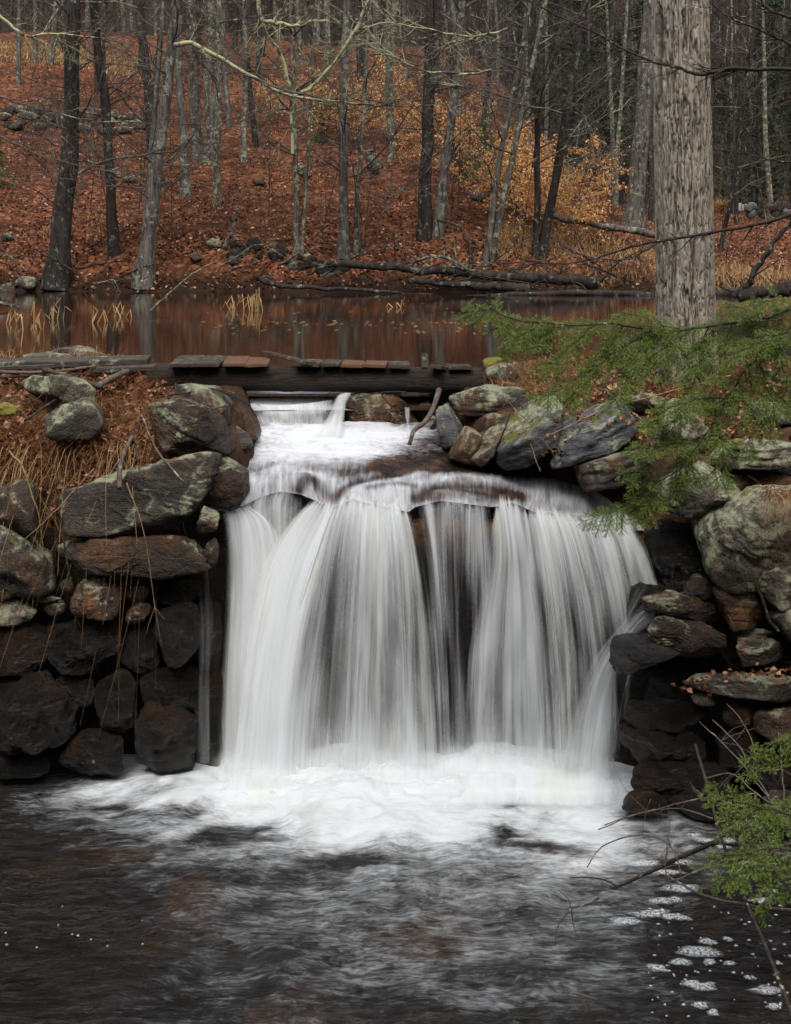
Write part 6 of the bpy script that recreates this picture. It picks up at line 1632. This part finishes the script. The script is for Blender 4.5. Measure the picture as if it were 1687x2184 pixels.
for k, (px, lab) in enumerate([([(438, 520), (450, 507), (470, 510), (475, 528), (445, 534)], 'round lichen covered boulder on the far bank'), ([(30, 602), (45, 588), (75, 590), (80, 612), (40, 620)], 'lichen topped stone by the water at the far left'), ([(0, 612), (20, 600), (36, 620), (30, 640), (-5, 640)], 'brown stone at the far left waterline'), ([(34, 612), (60, 606), (66, 632), (38, 636)], 'grey stone in the middle of the far left waterline group'), ([(0, 500), (18, 495), (28, 512), (0, 518)], 'small grey stone on the left slope'), ([(1000, 410), (1018, 402), (1034, 420), (1022, 432), (1004, 426)], 'moss covered boulder among the beech leaves'), ([(400, 545), (418, 538), (430, 552), (415, 562)], 'small brown stone on the far bank below the boulder'), ([(180, 622), (200, 612), (212, 628), (185, 634)], 'dark stone at the waterline under the thick left tree'), ([(262, 378), (285, 372), (292, 384), (268, 390)], 'small mossy stone in the leaves on the left slope'), ([(540, 385), (560, 378), (568, 392), (545, 396)], 'flat brown stone on the middle slope')]):
    c = np.mean(px, 0); b = on_hill(c[0], min(c[1] + 8, 606))
    rock('boulder', px, float(b[1]) - 0.1, ['rock_lichen', 'rock_lichen_lo', 'rock_brown', 'rock_dark', 'rock_lichen_lo', 'rock_slate_moss', 'rock_brown', 'rock_dark', 'rock_lichen', 'rock_brown'][k], lab, 'boulder', seed=640 + k, sub=3, depth=0.9, p=10)

r4 = np.random.default_rng(640)
for k in range(26):     # tangle of thin dead branches along the waterline
    x = r4.uniform(420, 1320) if k < 19 else r4.uniform(-10, 330); y = np.interp(x, [0, 420, 700, 1320], [600, 590, 585, 600]) + r4.uniform(-26, 12)
    ln = r4.uniform(40, 150); an = r4.uniform(-0.7, 0.7) + (math.pi if r4.uniform() < .5 else 0)
    Y = r4.uniform(32.6, 34.0)
    P = stick_pts([(x, y), (x + ln * .35 * math.cos(an), y - abs(ln * .35 * math.sin(an)) - 6), (x + ln * .7 * math.cos(an), y - abs(ln * .7 * math.sin(an)) - 6), (x + ln * math.cos(an), y - abs(ln * math.sin(an)) + r4.uniform(-10, 22))], Y, 16, 0.05, k)
    lines = [(P, np.linspace(r4.uniform(.02, .045), .006, 16))]
    for _ in range(5):
        i = r4.integers(3, 15); d = (P[i] - P[i - 2]) / np.linalg.norm(P[i] - P[i - 2]) + r4.normal(0, .6, 3)
        L = r4.uniform(.2, .7)
        lines.append((catmull(np.array([P[i], P[i] + d * L * .5, P[i] + d * L + r4.normal(0, .08, 3)]), 7), np.linspace(.012, .004, 7)))
    V, Fc = tubes(lines, 4)
    o_ = V.mean(0)
    tag(obj('dead_branch', mesh_np('dead_branch', V - o_, Fc, MAT['bark_lichen' if k % 3 == 0 else 'bark_dark']), None, o_), 'thin dead branch in the tangle of deadwood along the far waterline', 'branch', 'dead branches along the far waterline')

def stone_row(label, cells, parent_px, Y, mats, seed):
    r3 = np.random.default_rng(seed)
    root = empty('field_stone_wall', W(*parent_px, Y), label, 'stone wall')
    for k, (x, y, w, h) in enumerate(cells):
        a = np.linspace(0, 2 * math.pi, 7)[:-1] + r3.uniform(0, 1)
        px = [(x + w * math.cos(q) * r3.uniform(.8, 1.1), y + h * math.sin(q) * r3.uniform(.8, 1.1)) for q in a]
        b = on_hill(x, y + h)
        rock('stone', px, float(min(b[1], Y + 6)), mats[r3.integers(0, len(mats))], parent=root, seed=seed + k, sub=3, depth=0.9, p=20)
r3 = np.random.default_rng(5)
cells = []
for k in range(44):
    x = r3.uniform(495, 730); yb = np.interp(x, [505, 560, 650, 720], [565, 570, 580, 590])
    cells.append((x, yb - r3.uniform(0, 1) * np.interp(x, [505, 540, 640, 720], [45, 50, 40, 22]) , r3.uniform(7, 19), r3.uniform(5, 12)))
stone_row('heap of mossy tumbled wall stones on the far shore left of centre', cells, (600, 570), 33.8, ['rock_dark', 'rock_brown', 'rock_dark', 'rock_slate_moss'], 6000)
cells = []
for k in range(62):
    x = -15 + 345 * (k + r3.uniform(0, 1)) / 62
    cells.append((x, np.interp(x, [0, 120, 330], [250, 256, 264]) + r3.uniform(-22, 18), r3.uniform(10, 21), r3.uniform(7, 13)))
stone_row('long ruined field stone wall high on the left slope', cells, (150, 262), 52, ['rock_lichen_lo', 'rock_dark', 'rock_lichen_lo', 'rock_brown'], 6100)
cells = [(1600 + r3.uniform(0, 100), 446 + r3.uniform(-8, 20), r3.uniform(10, 17), r3.uniform(8, 12)) for k in range(14)]
stone_row('pile of dark grey stones near the pale slab at the right', cells, (1650, 465), 44, ['rock_slate', 'rock_dark'], 6200)
# pale slab on the far lawn
b = on_hill(1572, 449)
rock('stone_slab', [(1546, 438), (1566, 432), (1592, 436), (1606, 450), (1580, 454), (1552, 446)], float(b[1]), 'rock_pale', 'white painted looking slab lying on the leaves right of the big tree', 'slab', seed=660, sub=3, depth=1.2)
bpy.data.objects[-1] if False else None
COL.objects[-1].data.materials[0] = MAT['white_slab']

# ---- leaf litter that shows as single leaves on the slope
r2 = np.random.default_rng(90)
n = 58000
x = r2.uniform(-40, 1730, n); Y = 33.2 + 34 * r2.uniform(0, 1, n) ** 1.9
X = (x - CX) * Y / F
z = far_z(X, Y)
keep = (z > POND_Z + 0.05) & (fbm(P3(X * 0.9, Y * 0.9, 3.3), 3, 99) + r2.normal(0, 0.22, n) > -0.18)
C = np.stack([X, Y, z + 0.02], 1)[keep]; n = len(C)
D = np.stack([r2.normal(0, 1, n), r2.normal(0, 1, n), r2.normal(0.1, 0.35, n)], 1)
V, Fc = leaf_quads(C, D, r2.uniform(0.07, 0.15, n), r2, 0.38, 0.2)
tag(obj('fallen_leaves', mesh_np('fallen_leaves', V, Fc, MAT['leaf_litter'], smooth_=False)), kind='stuff')

def blades(base, d, L, w, mat, name, r, kink=0.0, seg=3, parent=None, droop=0.5):
    "thin bent ribbons of dry grass"
    n = len(base)
    d = d / (np.linalg.norm(d, axis=1, keepdims=True) + 1e-9)
    sd = np.cross(d, np.array([0, 1.0, 0.2])); sd /= np.linalg.norm(sd, axis=1, keepdims=True) + 1e-9
    t = np.linspace(0, 1, seg + 1)
    hx = r.normal(0, 0.35, (n, 3)); hx[:, 2] -= droop
    P = base[:, None] + d[:, None] * (L[:, None] * t)[..., None] + hx[:, None] * (L[:, None] * t ** 2)[..., None]
    ww = (w[:, None] * (1 - 0.75 * t))[..., None] * sd[:, None]
    V = np.stack([P - ww, P + ww], 2).reshape(-1, 3)
    b = (np.arange(n) * (seg + 1) * 2)[:, None] + (np.arange(seg) * 2)[None]
    Fc = np.stack([b, b + 1, b + 3, b + 2], -1).reshape(-1, 4)
    return tag(obj(name, mesh_np(name, V, Fc, MAT[mat], smooth_=False), parent), kind='stuff')

# dry grass along the far right shore and on the far lawns
n = 3200
x = r2.uniform(1060, 1700, n); Y = r2.uniform(34.3, 38.5, n); X = (x - CX) * Y / F
base = np.stack([X, Y, far_z(X, Y)], 1)
blades(base, np.stack([r2.normal(0, .35, n), r2.normal(0, .3, n), np.ones(n)], 1), r2.uniform(.25, .7, n), np.full(n, .009), 'straw', 'shore_grass', r2)
n = 9000
x = r2.uniform(1500, 1720, n // 2); yy = r2.uniform(426, 431, n // 2)
pts = [on_hill(a, b_) for a, b_ in zip(x[::30], yy[::30])]
pts = np.array(pts)
i = r2.integers(0, len(pts), 2600)
base = pts[i] + np.stack([r2.normal(0, .5, 2600), r2.normal(0, .8, 2600), np.zeros(2600)], 1); base[:, 2] = far_z(base[:, 0], base[:, 1])
blades(base, np.stack([r2.normal(0, .3, 2600), r2.normal(0, .3, 2600), np.ones(2600)], 1), r2.uniform(.2, .45, 2600), np.full(2600, .02), 'straw', 'lawn_grass', r2)
x = r2.uniform(-30, 330, 130); yy = np.interp(x, [0, 150, 330], [108, 118, 150]) + r2.uniform(-8, 8, 130)
pts = np.array([on_hill(a, b_) for a, b_ in zip(x, yy)])
i = r2.integers(0, len(pts), 4200)
base = pts[i] + np.stack([r2.normal(0, .7, 4200), r2.normal(0, 1.2, 4200), np.zeros(4200)], 1); base[:, 2] = far_z(base[:, 0], base[:, 1])
blades(base, np.stack([r2.normal(0, .3, 4200), r2.normal(0, .3, 4200), np.ones(4200)], 1), r2.uniform(.2, .5, 4200), np.full(4200, .03), 'straw', 'meadow_grass', r2)

# reeds standing in the pond
for k, (x, y, s, nb_, lab) in enumerate([(25, 690, 1, 5, 'broken reed clump at the far left of the pond'), (80, 702, 1, 6, 'low reed clump second from the left'), (118, 680, 1.35, 7, 'tall bent reed clump third from the left'), (195, 688, 1.2, 4, 'upright narrow reed clump left of the leaning tree reflection'), (267, 676, 1.0, 5, 'small arched reed clump near the middle left of the pond'), (504, 660, 1.0, 6, 'left one of two tan reed clumps in mid pond'), (546, 662, 1.45, 10, 'biggest tan reed clump in mid pond'), (855, 655, .7, 4, 'tiny reed clump right of the pond centre')]):
    Yr = (CAMZ - POND_Z) * F / (y - HY)
    c = np.array([(x - CX) * Yr / F, Yr, POND_Z - 0.05])
    r3 = np.random.default_rng(900 + k)
    V_, F_, off = [], [], 0
    lines = []
    for j in range(nb_):
        s_ = s * 0.62; nbx = 0
        b0 = c + [r3.normal(0, .12), r3.normal(0, .1), 0]
        h = s_ * r3.uniform(.3, .62); lean = r3.normal(0, .09)
        top = b0 + [lean, 0, h]
        e = top + [r3.choice([-1, 1]) * r3.uniform(.05, .2) * s_, 0, -h * r3.uniform(.3, .8)]
        lines.append((np.array([b0, (b0 + top) / 2, top, (top * 0.5 + e * 0.5), e]), np.array([.010, .011, .009, .008, .005]) * 0.95))
    V_, F_ = tubes(lines, 4)
    tag(obj('reed_clump', mesh_np('reed_clump', V_ - c, F_, MAT['reed']), None, c), lab, 'reeds')
# floating bits of leaf and froth on the pond
n = 220
cx_ = r2.choice([870, 930, 990, 1040, 560, 620, 480, 740, 1150], n) + r2.normal(0, 45, n)
cy_ = r2.choice([688, 694, 690, 640, 690, 668, 706], n) + r2.normal(0, 3.5, n)
Yr = (CAMZ - POND_Z) * F / (cy_ - HY)
C = np.stack([(cx_ - CX) * Yr / F, Yr, np.full(n, POND_Z + 0.006)], 1)
a = r2.uniform(0.01, 0.05, n)[:, None]
V = np.stack([C + a * [1, 0, 0], C + a * [.2, 1.2, 0.05], C + a * [-1, .2, 0], C + a * [-.1, -1.2, .1]], 1).reshape(-1, 3)
tag(obj('floating_debris', mesh_np('floating_debris', V, np.arange(len(V)).reshape(-1, 4), MAT['reed'], smooth_=False)), kind='stuff')
# ------------------------------------------------------------------ litter and grass on the near banks
r2 = np.random.default_rng(120)
def scatter_leaves(n, xr, yr, name, size=(0.035, 0.075), lift=0.012, mat='leaf_near', stack=0.05):
    pts = []
    for _ in range(n // 6):
        pts.append(on_bank(r2.uniform(*xr), r2.uniform(*yr)))
    pts = np.array(pts)
    C = pts[r2.integers(0, len(pts), n)] + np.stack([r2.normal(0, .06, n), r2.normal(0, .06, n), np.zeros(n)], 1)
    C[:, 2] = near_z(C[:, 0], C[:, 1]) + lift + np.abs(r2.normal(0, stack * 0.4, n))
    C = C[C[:, 2] > 1.9]; n = len(C)
    D = np.stack([r2.normal(0, 1, n), r2.normal(0, 1, n), r2.normal(0.1, 0.5, n)], 1)
    V, Fc = leaf_quads(C, D, r2.uniform(*size, n), r2, 0.36, 0.3)
    return tag(obj(name, mesh_np(name, V, Fc, MAT[mat], smooth_=False)), kind='stuff')
scatter_leaves(5200, (-330, 330), (790, 1020), 'bank_leaves', (0.045, 0.10))
scatter_leaves(900, (250, 380), (800, 960), 'bank_leaves')
scatter_leaves(3600, (1240, 2050), (745, 960), 'bank_leaves')
scatter_leaves(700, (1040, 1260), (760, 860), 'bank_leaves')

def straw(n, xr, yr, dirv, spread, L, w, mat, name, lift=0.01, droop=0.5, seg=4, y0=7.0):
    pts = np.array([on_bank(r2.uniform(*xr), r2.uniform(*yr), y0) for _ in range(max(n // 8, 20))])
    C = pts[r2.integers(0, len(pts), n)] + np.stack([r2.normal(0, .07, n), r2.normal(0, .07, n), np.zeros(n)], 1)
    C[:, 2] = near_z(C[:, 0], C[:, 1]) + lift + r2.uniform(0, 0.05, n)
    C = C[C[:, 2] > 1.85]; n = len(C)
    d = np.array(dirv)[None] + r2.normal(0, 1, (n, 3)) * spread
    return blades(C, d, r2.uniform(*L, n), np.full(n, w), mat, name, r2, 0, seg, None, droop)
# pine straw matted on the left bank, hanging over its edge
straw(7000, (-330, 330), (860, 1045), (0, -0.25, 0.2), (1.0, 0.6, 0.42), (0.10, 0.36), 0.0016, 'needle_litter', 'pine_straw', 0.02, 0.35)
straw(3000, (-330, 420), (985, 1075), (0, -0.6, 0.0), (1.2, 0.4, 0.5), (0.08, 0.30), 0.0016, 'needle_litter', 'pine_straw', 0.03, 0.8, 5)
scatter_leaves(1500, (-60, 400), (950, 1100), 'bank_leaves', (0.04, 0.085), 0.03, 'leaf_near', 0.08)
straw(260, (-60, 300), (990, 1060), (0.05, -1.0, 0.1), (0.4, 0.3, 0.3), (0.4, 0.95), 0.002, 'straw', 'hanging_straw', 0.03, 1.6, 7)
straw(700, (60, 380), (800, 930), (0, -0.3, 0.5), (0.7, 0.5, 0.4), (0.1, 0.35), 0.0018, 'needle_litter', 'bank_grass', 0.01, 0.4)
straw(2400, (-330, 260), (748, 772), (0, -0.2, 1), (0.4, 0.4, 0.2), (0.06, 0.18), 0.003, 'straw', 'bank_grass', 0.0, 0.4, 3, 10.0)
# tan grass tufts on the right bank
straw(2300, (1060, 1250), (765, 850), (-0.25, -0.6, 0.35), (0.5, 0.3, 0.3), (0.14, 0.36), 0.0022, 'straw', 'bank_grass', 0.0, 0.7)
straw(2200, (1250, 2050), (745, 800), (0, -0.3, 0.8), (0.5, 0.3, 0.3), (0.1, 0.3), 0.0026, 'straw', 'bank_grass', 0.0, 0.6, 3, 9.0)
straw(1300, (1380, 1600), (790, 850), (0.1, -0.4, 0.5), (0.9, 0.4, 0.35), (0.15, 0.5), 0.0022, 'needle_litter', 'bank_grass', 0.0, 0.5)
# a mop of dead grass over the biggest right boulder
n = 520
C = np.array([W(x, y, d) for x, y, d in zip(r2.uniform(1630, 1740, n), r2.uniform(1036, 1062, n), r2.uniform(8.35, 8.6, n))])
blades(C, np.stack([r2.normal(-.5, .4, n), r2.normal(-.6, .3, n), r2.uniform(-.2, .7, n)], 1), r2.uniform(.1, .32, n), np.full(n, .0016), 'needle_litter', 'dead_grass', r2, 0, 5, None, 0.9)
# leaves caught between the right hand stones
pl = [(1545, 1440, 8.45), (1600, 1432, 8.4), (1650, 1436, 8.4), (1690, 1430, 8.4), (1185, 960, 9.5), (1200, 935, 9.5), (1240, 890, 9.6), (1490, 1462, 8.5), (1235, 880, 9.6), (1020, 960, 9.95), (1320, 900, 9.45)]
n = 170
k = r2.integers(0, len(pl), n)
C = np.array([W(pl[i][0] + r2.normal(0, 22), pl[i][1] + r2.normal(0, 8), pl[i][2] + r2.normal(0, .05)) for i in k])
V, Fc = leaf_quads(C, np.stack([r2.normal(0, 1, n), r2.normal(0, 1, n), r2.normal(0, .6, n)], 1), r2.uniform(.03, .06, n), r2, .36, .3)
tag(obj('caught_leaves', mesh_np('caught_leaves', V, Fc, MAT['leaf_near'], smooth_=False)), kind='stuff')

# moss cushions
for k, (px, Y, lab) in enumerate([
  ([(-12, 872), (10, 858), (36, 866), (38, 884), (-10, 890)], 9.75, 'bright yellow green moss cushion at the left edge'),
  ([(248, 772), (290, 763), (334, 768), (330, 780), (255, 780)], 11.25, 'flat strip of bright moss behind the longest grey board'),
  ([(1280, 872), (1320, 862), (1338, 874), (1290, 880)], 9.9, 'dull moss cushion at the foot of the big tree'),
  ([(1362, 918), (1382, 916), (1386, 924), (1364, 928)], 9.3, 'small moss tuft on the broad pale grey slate'),
  ([(1548, 940), (1580, 934), (1590, 948), (1560, 952)], 9.0, 'moss cushion on the long flat capstone'),
  ([(1030, 772), (1066, 762), (1080, 774), (1036, 790)], 11.1, 'olive moss on the bank beside the end of the log')]):
    rock('moss_cushion', px, Y, 'rock_lichen', lab, 'moss', seed=950 + k, sub=4, depth=1.0, p=6, rough=1.6)
    COL.objects[-1].data.materials[0] = MAT['moss']

# froth flecks and bubbles drifting on the pool
m = M('froth'); v = m.n('ShaderNodeTexCoord').outputs['Object']
nb = m.bump(m.noise(v, 90, 4), 0.8, 0.02)
d = m.n('ShaderNodeBsdfDiffuse', {'Color': (0.56, 0.59, 0.61, 1), 'Normal': nb}); tr = m.n('ShaderNodeBsdfTransparent')
a = m.math('MULTIPLY', m.n('ShaderNodeAttribute', attribute_name='core').outputs['Fac'], m.step(m.noise(v, 55, 4, 0.7), 0.30, 0.62))
MAT['froth'] = m.done(m.n('ShaderNodeMixShader', {0: a, 1: tr, 2: d}).outputs[0])
specs = []
for x, y, w, h in [(1455, 1905, 34, 13), (1407, 1930, 20, 9), (1440, 1928, 16, 8), (1388, 1958, 40, 12), (1340, 1975, 34, 10), (1448, 1965, 24, 9), (1425, 1965, 12, 8), (1480, 2040, 46, 13), (1450, 2062, 22, 9), (1510, 2018, 18, 8), (1552, 2013, 10, 7), (1514, 2062, 12, 9), (1405, 2075, 20, 11), (1472, 2108, 20, 10), (1502, 2114, 20, 11), (1632, 2122, 32, 11), (1600, 2095, 12, 6), (1494, 2155, 16, 9), (1520, 2170, 12, 9), (1648, 2158, 18, 8), (1660, 2065, 9, 5), (1540, 1815, 14, 5), (1500, 1800, 20, 7), (1550, 1800, 16, 6), (1480, 1790, 14, 6), (1640, 1910, 20, 6), (1620, 1930, 22, 7), (1555, 2065, 14, 6), (1425, 1870, 34, 9), (1450, 1848, 26, 8), (1380, 1850, 34, 8)]:
    specs.append((x, y, w, h))
for _ in range(80):
    specs.append((r2.uniform(1380, 1690), r2.uniform(1930, 2180), r2.uniform(1.5, 5), r2.uniform(1, 3)))
for _ in range(12):
    specs.append((np.clip(r2.normal(130, 130), -20, 520), r2.normal(2005, 25), r2.uniform(1.2, 3.5), r2.uniform(1, 2.4)))
VV, FF, CC, off = [], [], [], 0
for k, (x, y, w, h) in enumerate(specs):
    nr, na = (7, 22) if w > 8 else (3, 9)
    th = np.linspace(0, 2 * math.pi, na, endpoint=False)
    Yw = CAMZ * F / (y - HY)
    hw, hh = 1.2 * w * Yw / F, 0.75 * h * Yw / F / math.sin(math.atan2(y - HY, F)) 
    c = np.array([(x - CX) * Yw / F, Yw, 0.0])
    rr_ = 1 + 0.5 * vnoise(P3(np.cos(th) * 1.5 + k, np.sin(th) * 1.5, k * .7), 5) + 0.12 * vnoise(P3(np.cos(th) * 4 + k, np.sin(th) * 4, 1), 6)
    t = np.linspace(0, 1, nr)[:, None]
    X = c[0] + hw * t * (rr_ * np.cos(th))[None]; Yq = c[1] + hh * t * (rr_ * np.sin(th))[None]
    gz = 0.030 + 0.008 * (1 - t ** 2) + 0 * X
    VV.append(np.stack([X, Yq, gz], -1).reshape(-1, 3)); CC.append(np.broadcast_to(np.clip(1.25 * (1 - t ** 2.2), 0, 1) * (0.7 if w < 9 else 0.62), X.shape).ravel())
    i = np.arange(nr - 1)[:, None] * na + np.arange(na)[None]; j = np.arange(nr - 1)[:, None] * na + (np.arange(na)[None] + 1) % na
    FF.append(np.stack([i, j, j + na, i + na], -1).reshape(-1, 4) + off); off += nr * na
tag(obj('froth_flecks', mesh_np('froth_flecks', np.concatenate(VV), FF, MAT['froth'], attrs={'core': np.concatenate(CC)})), kind='stuff')
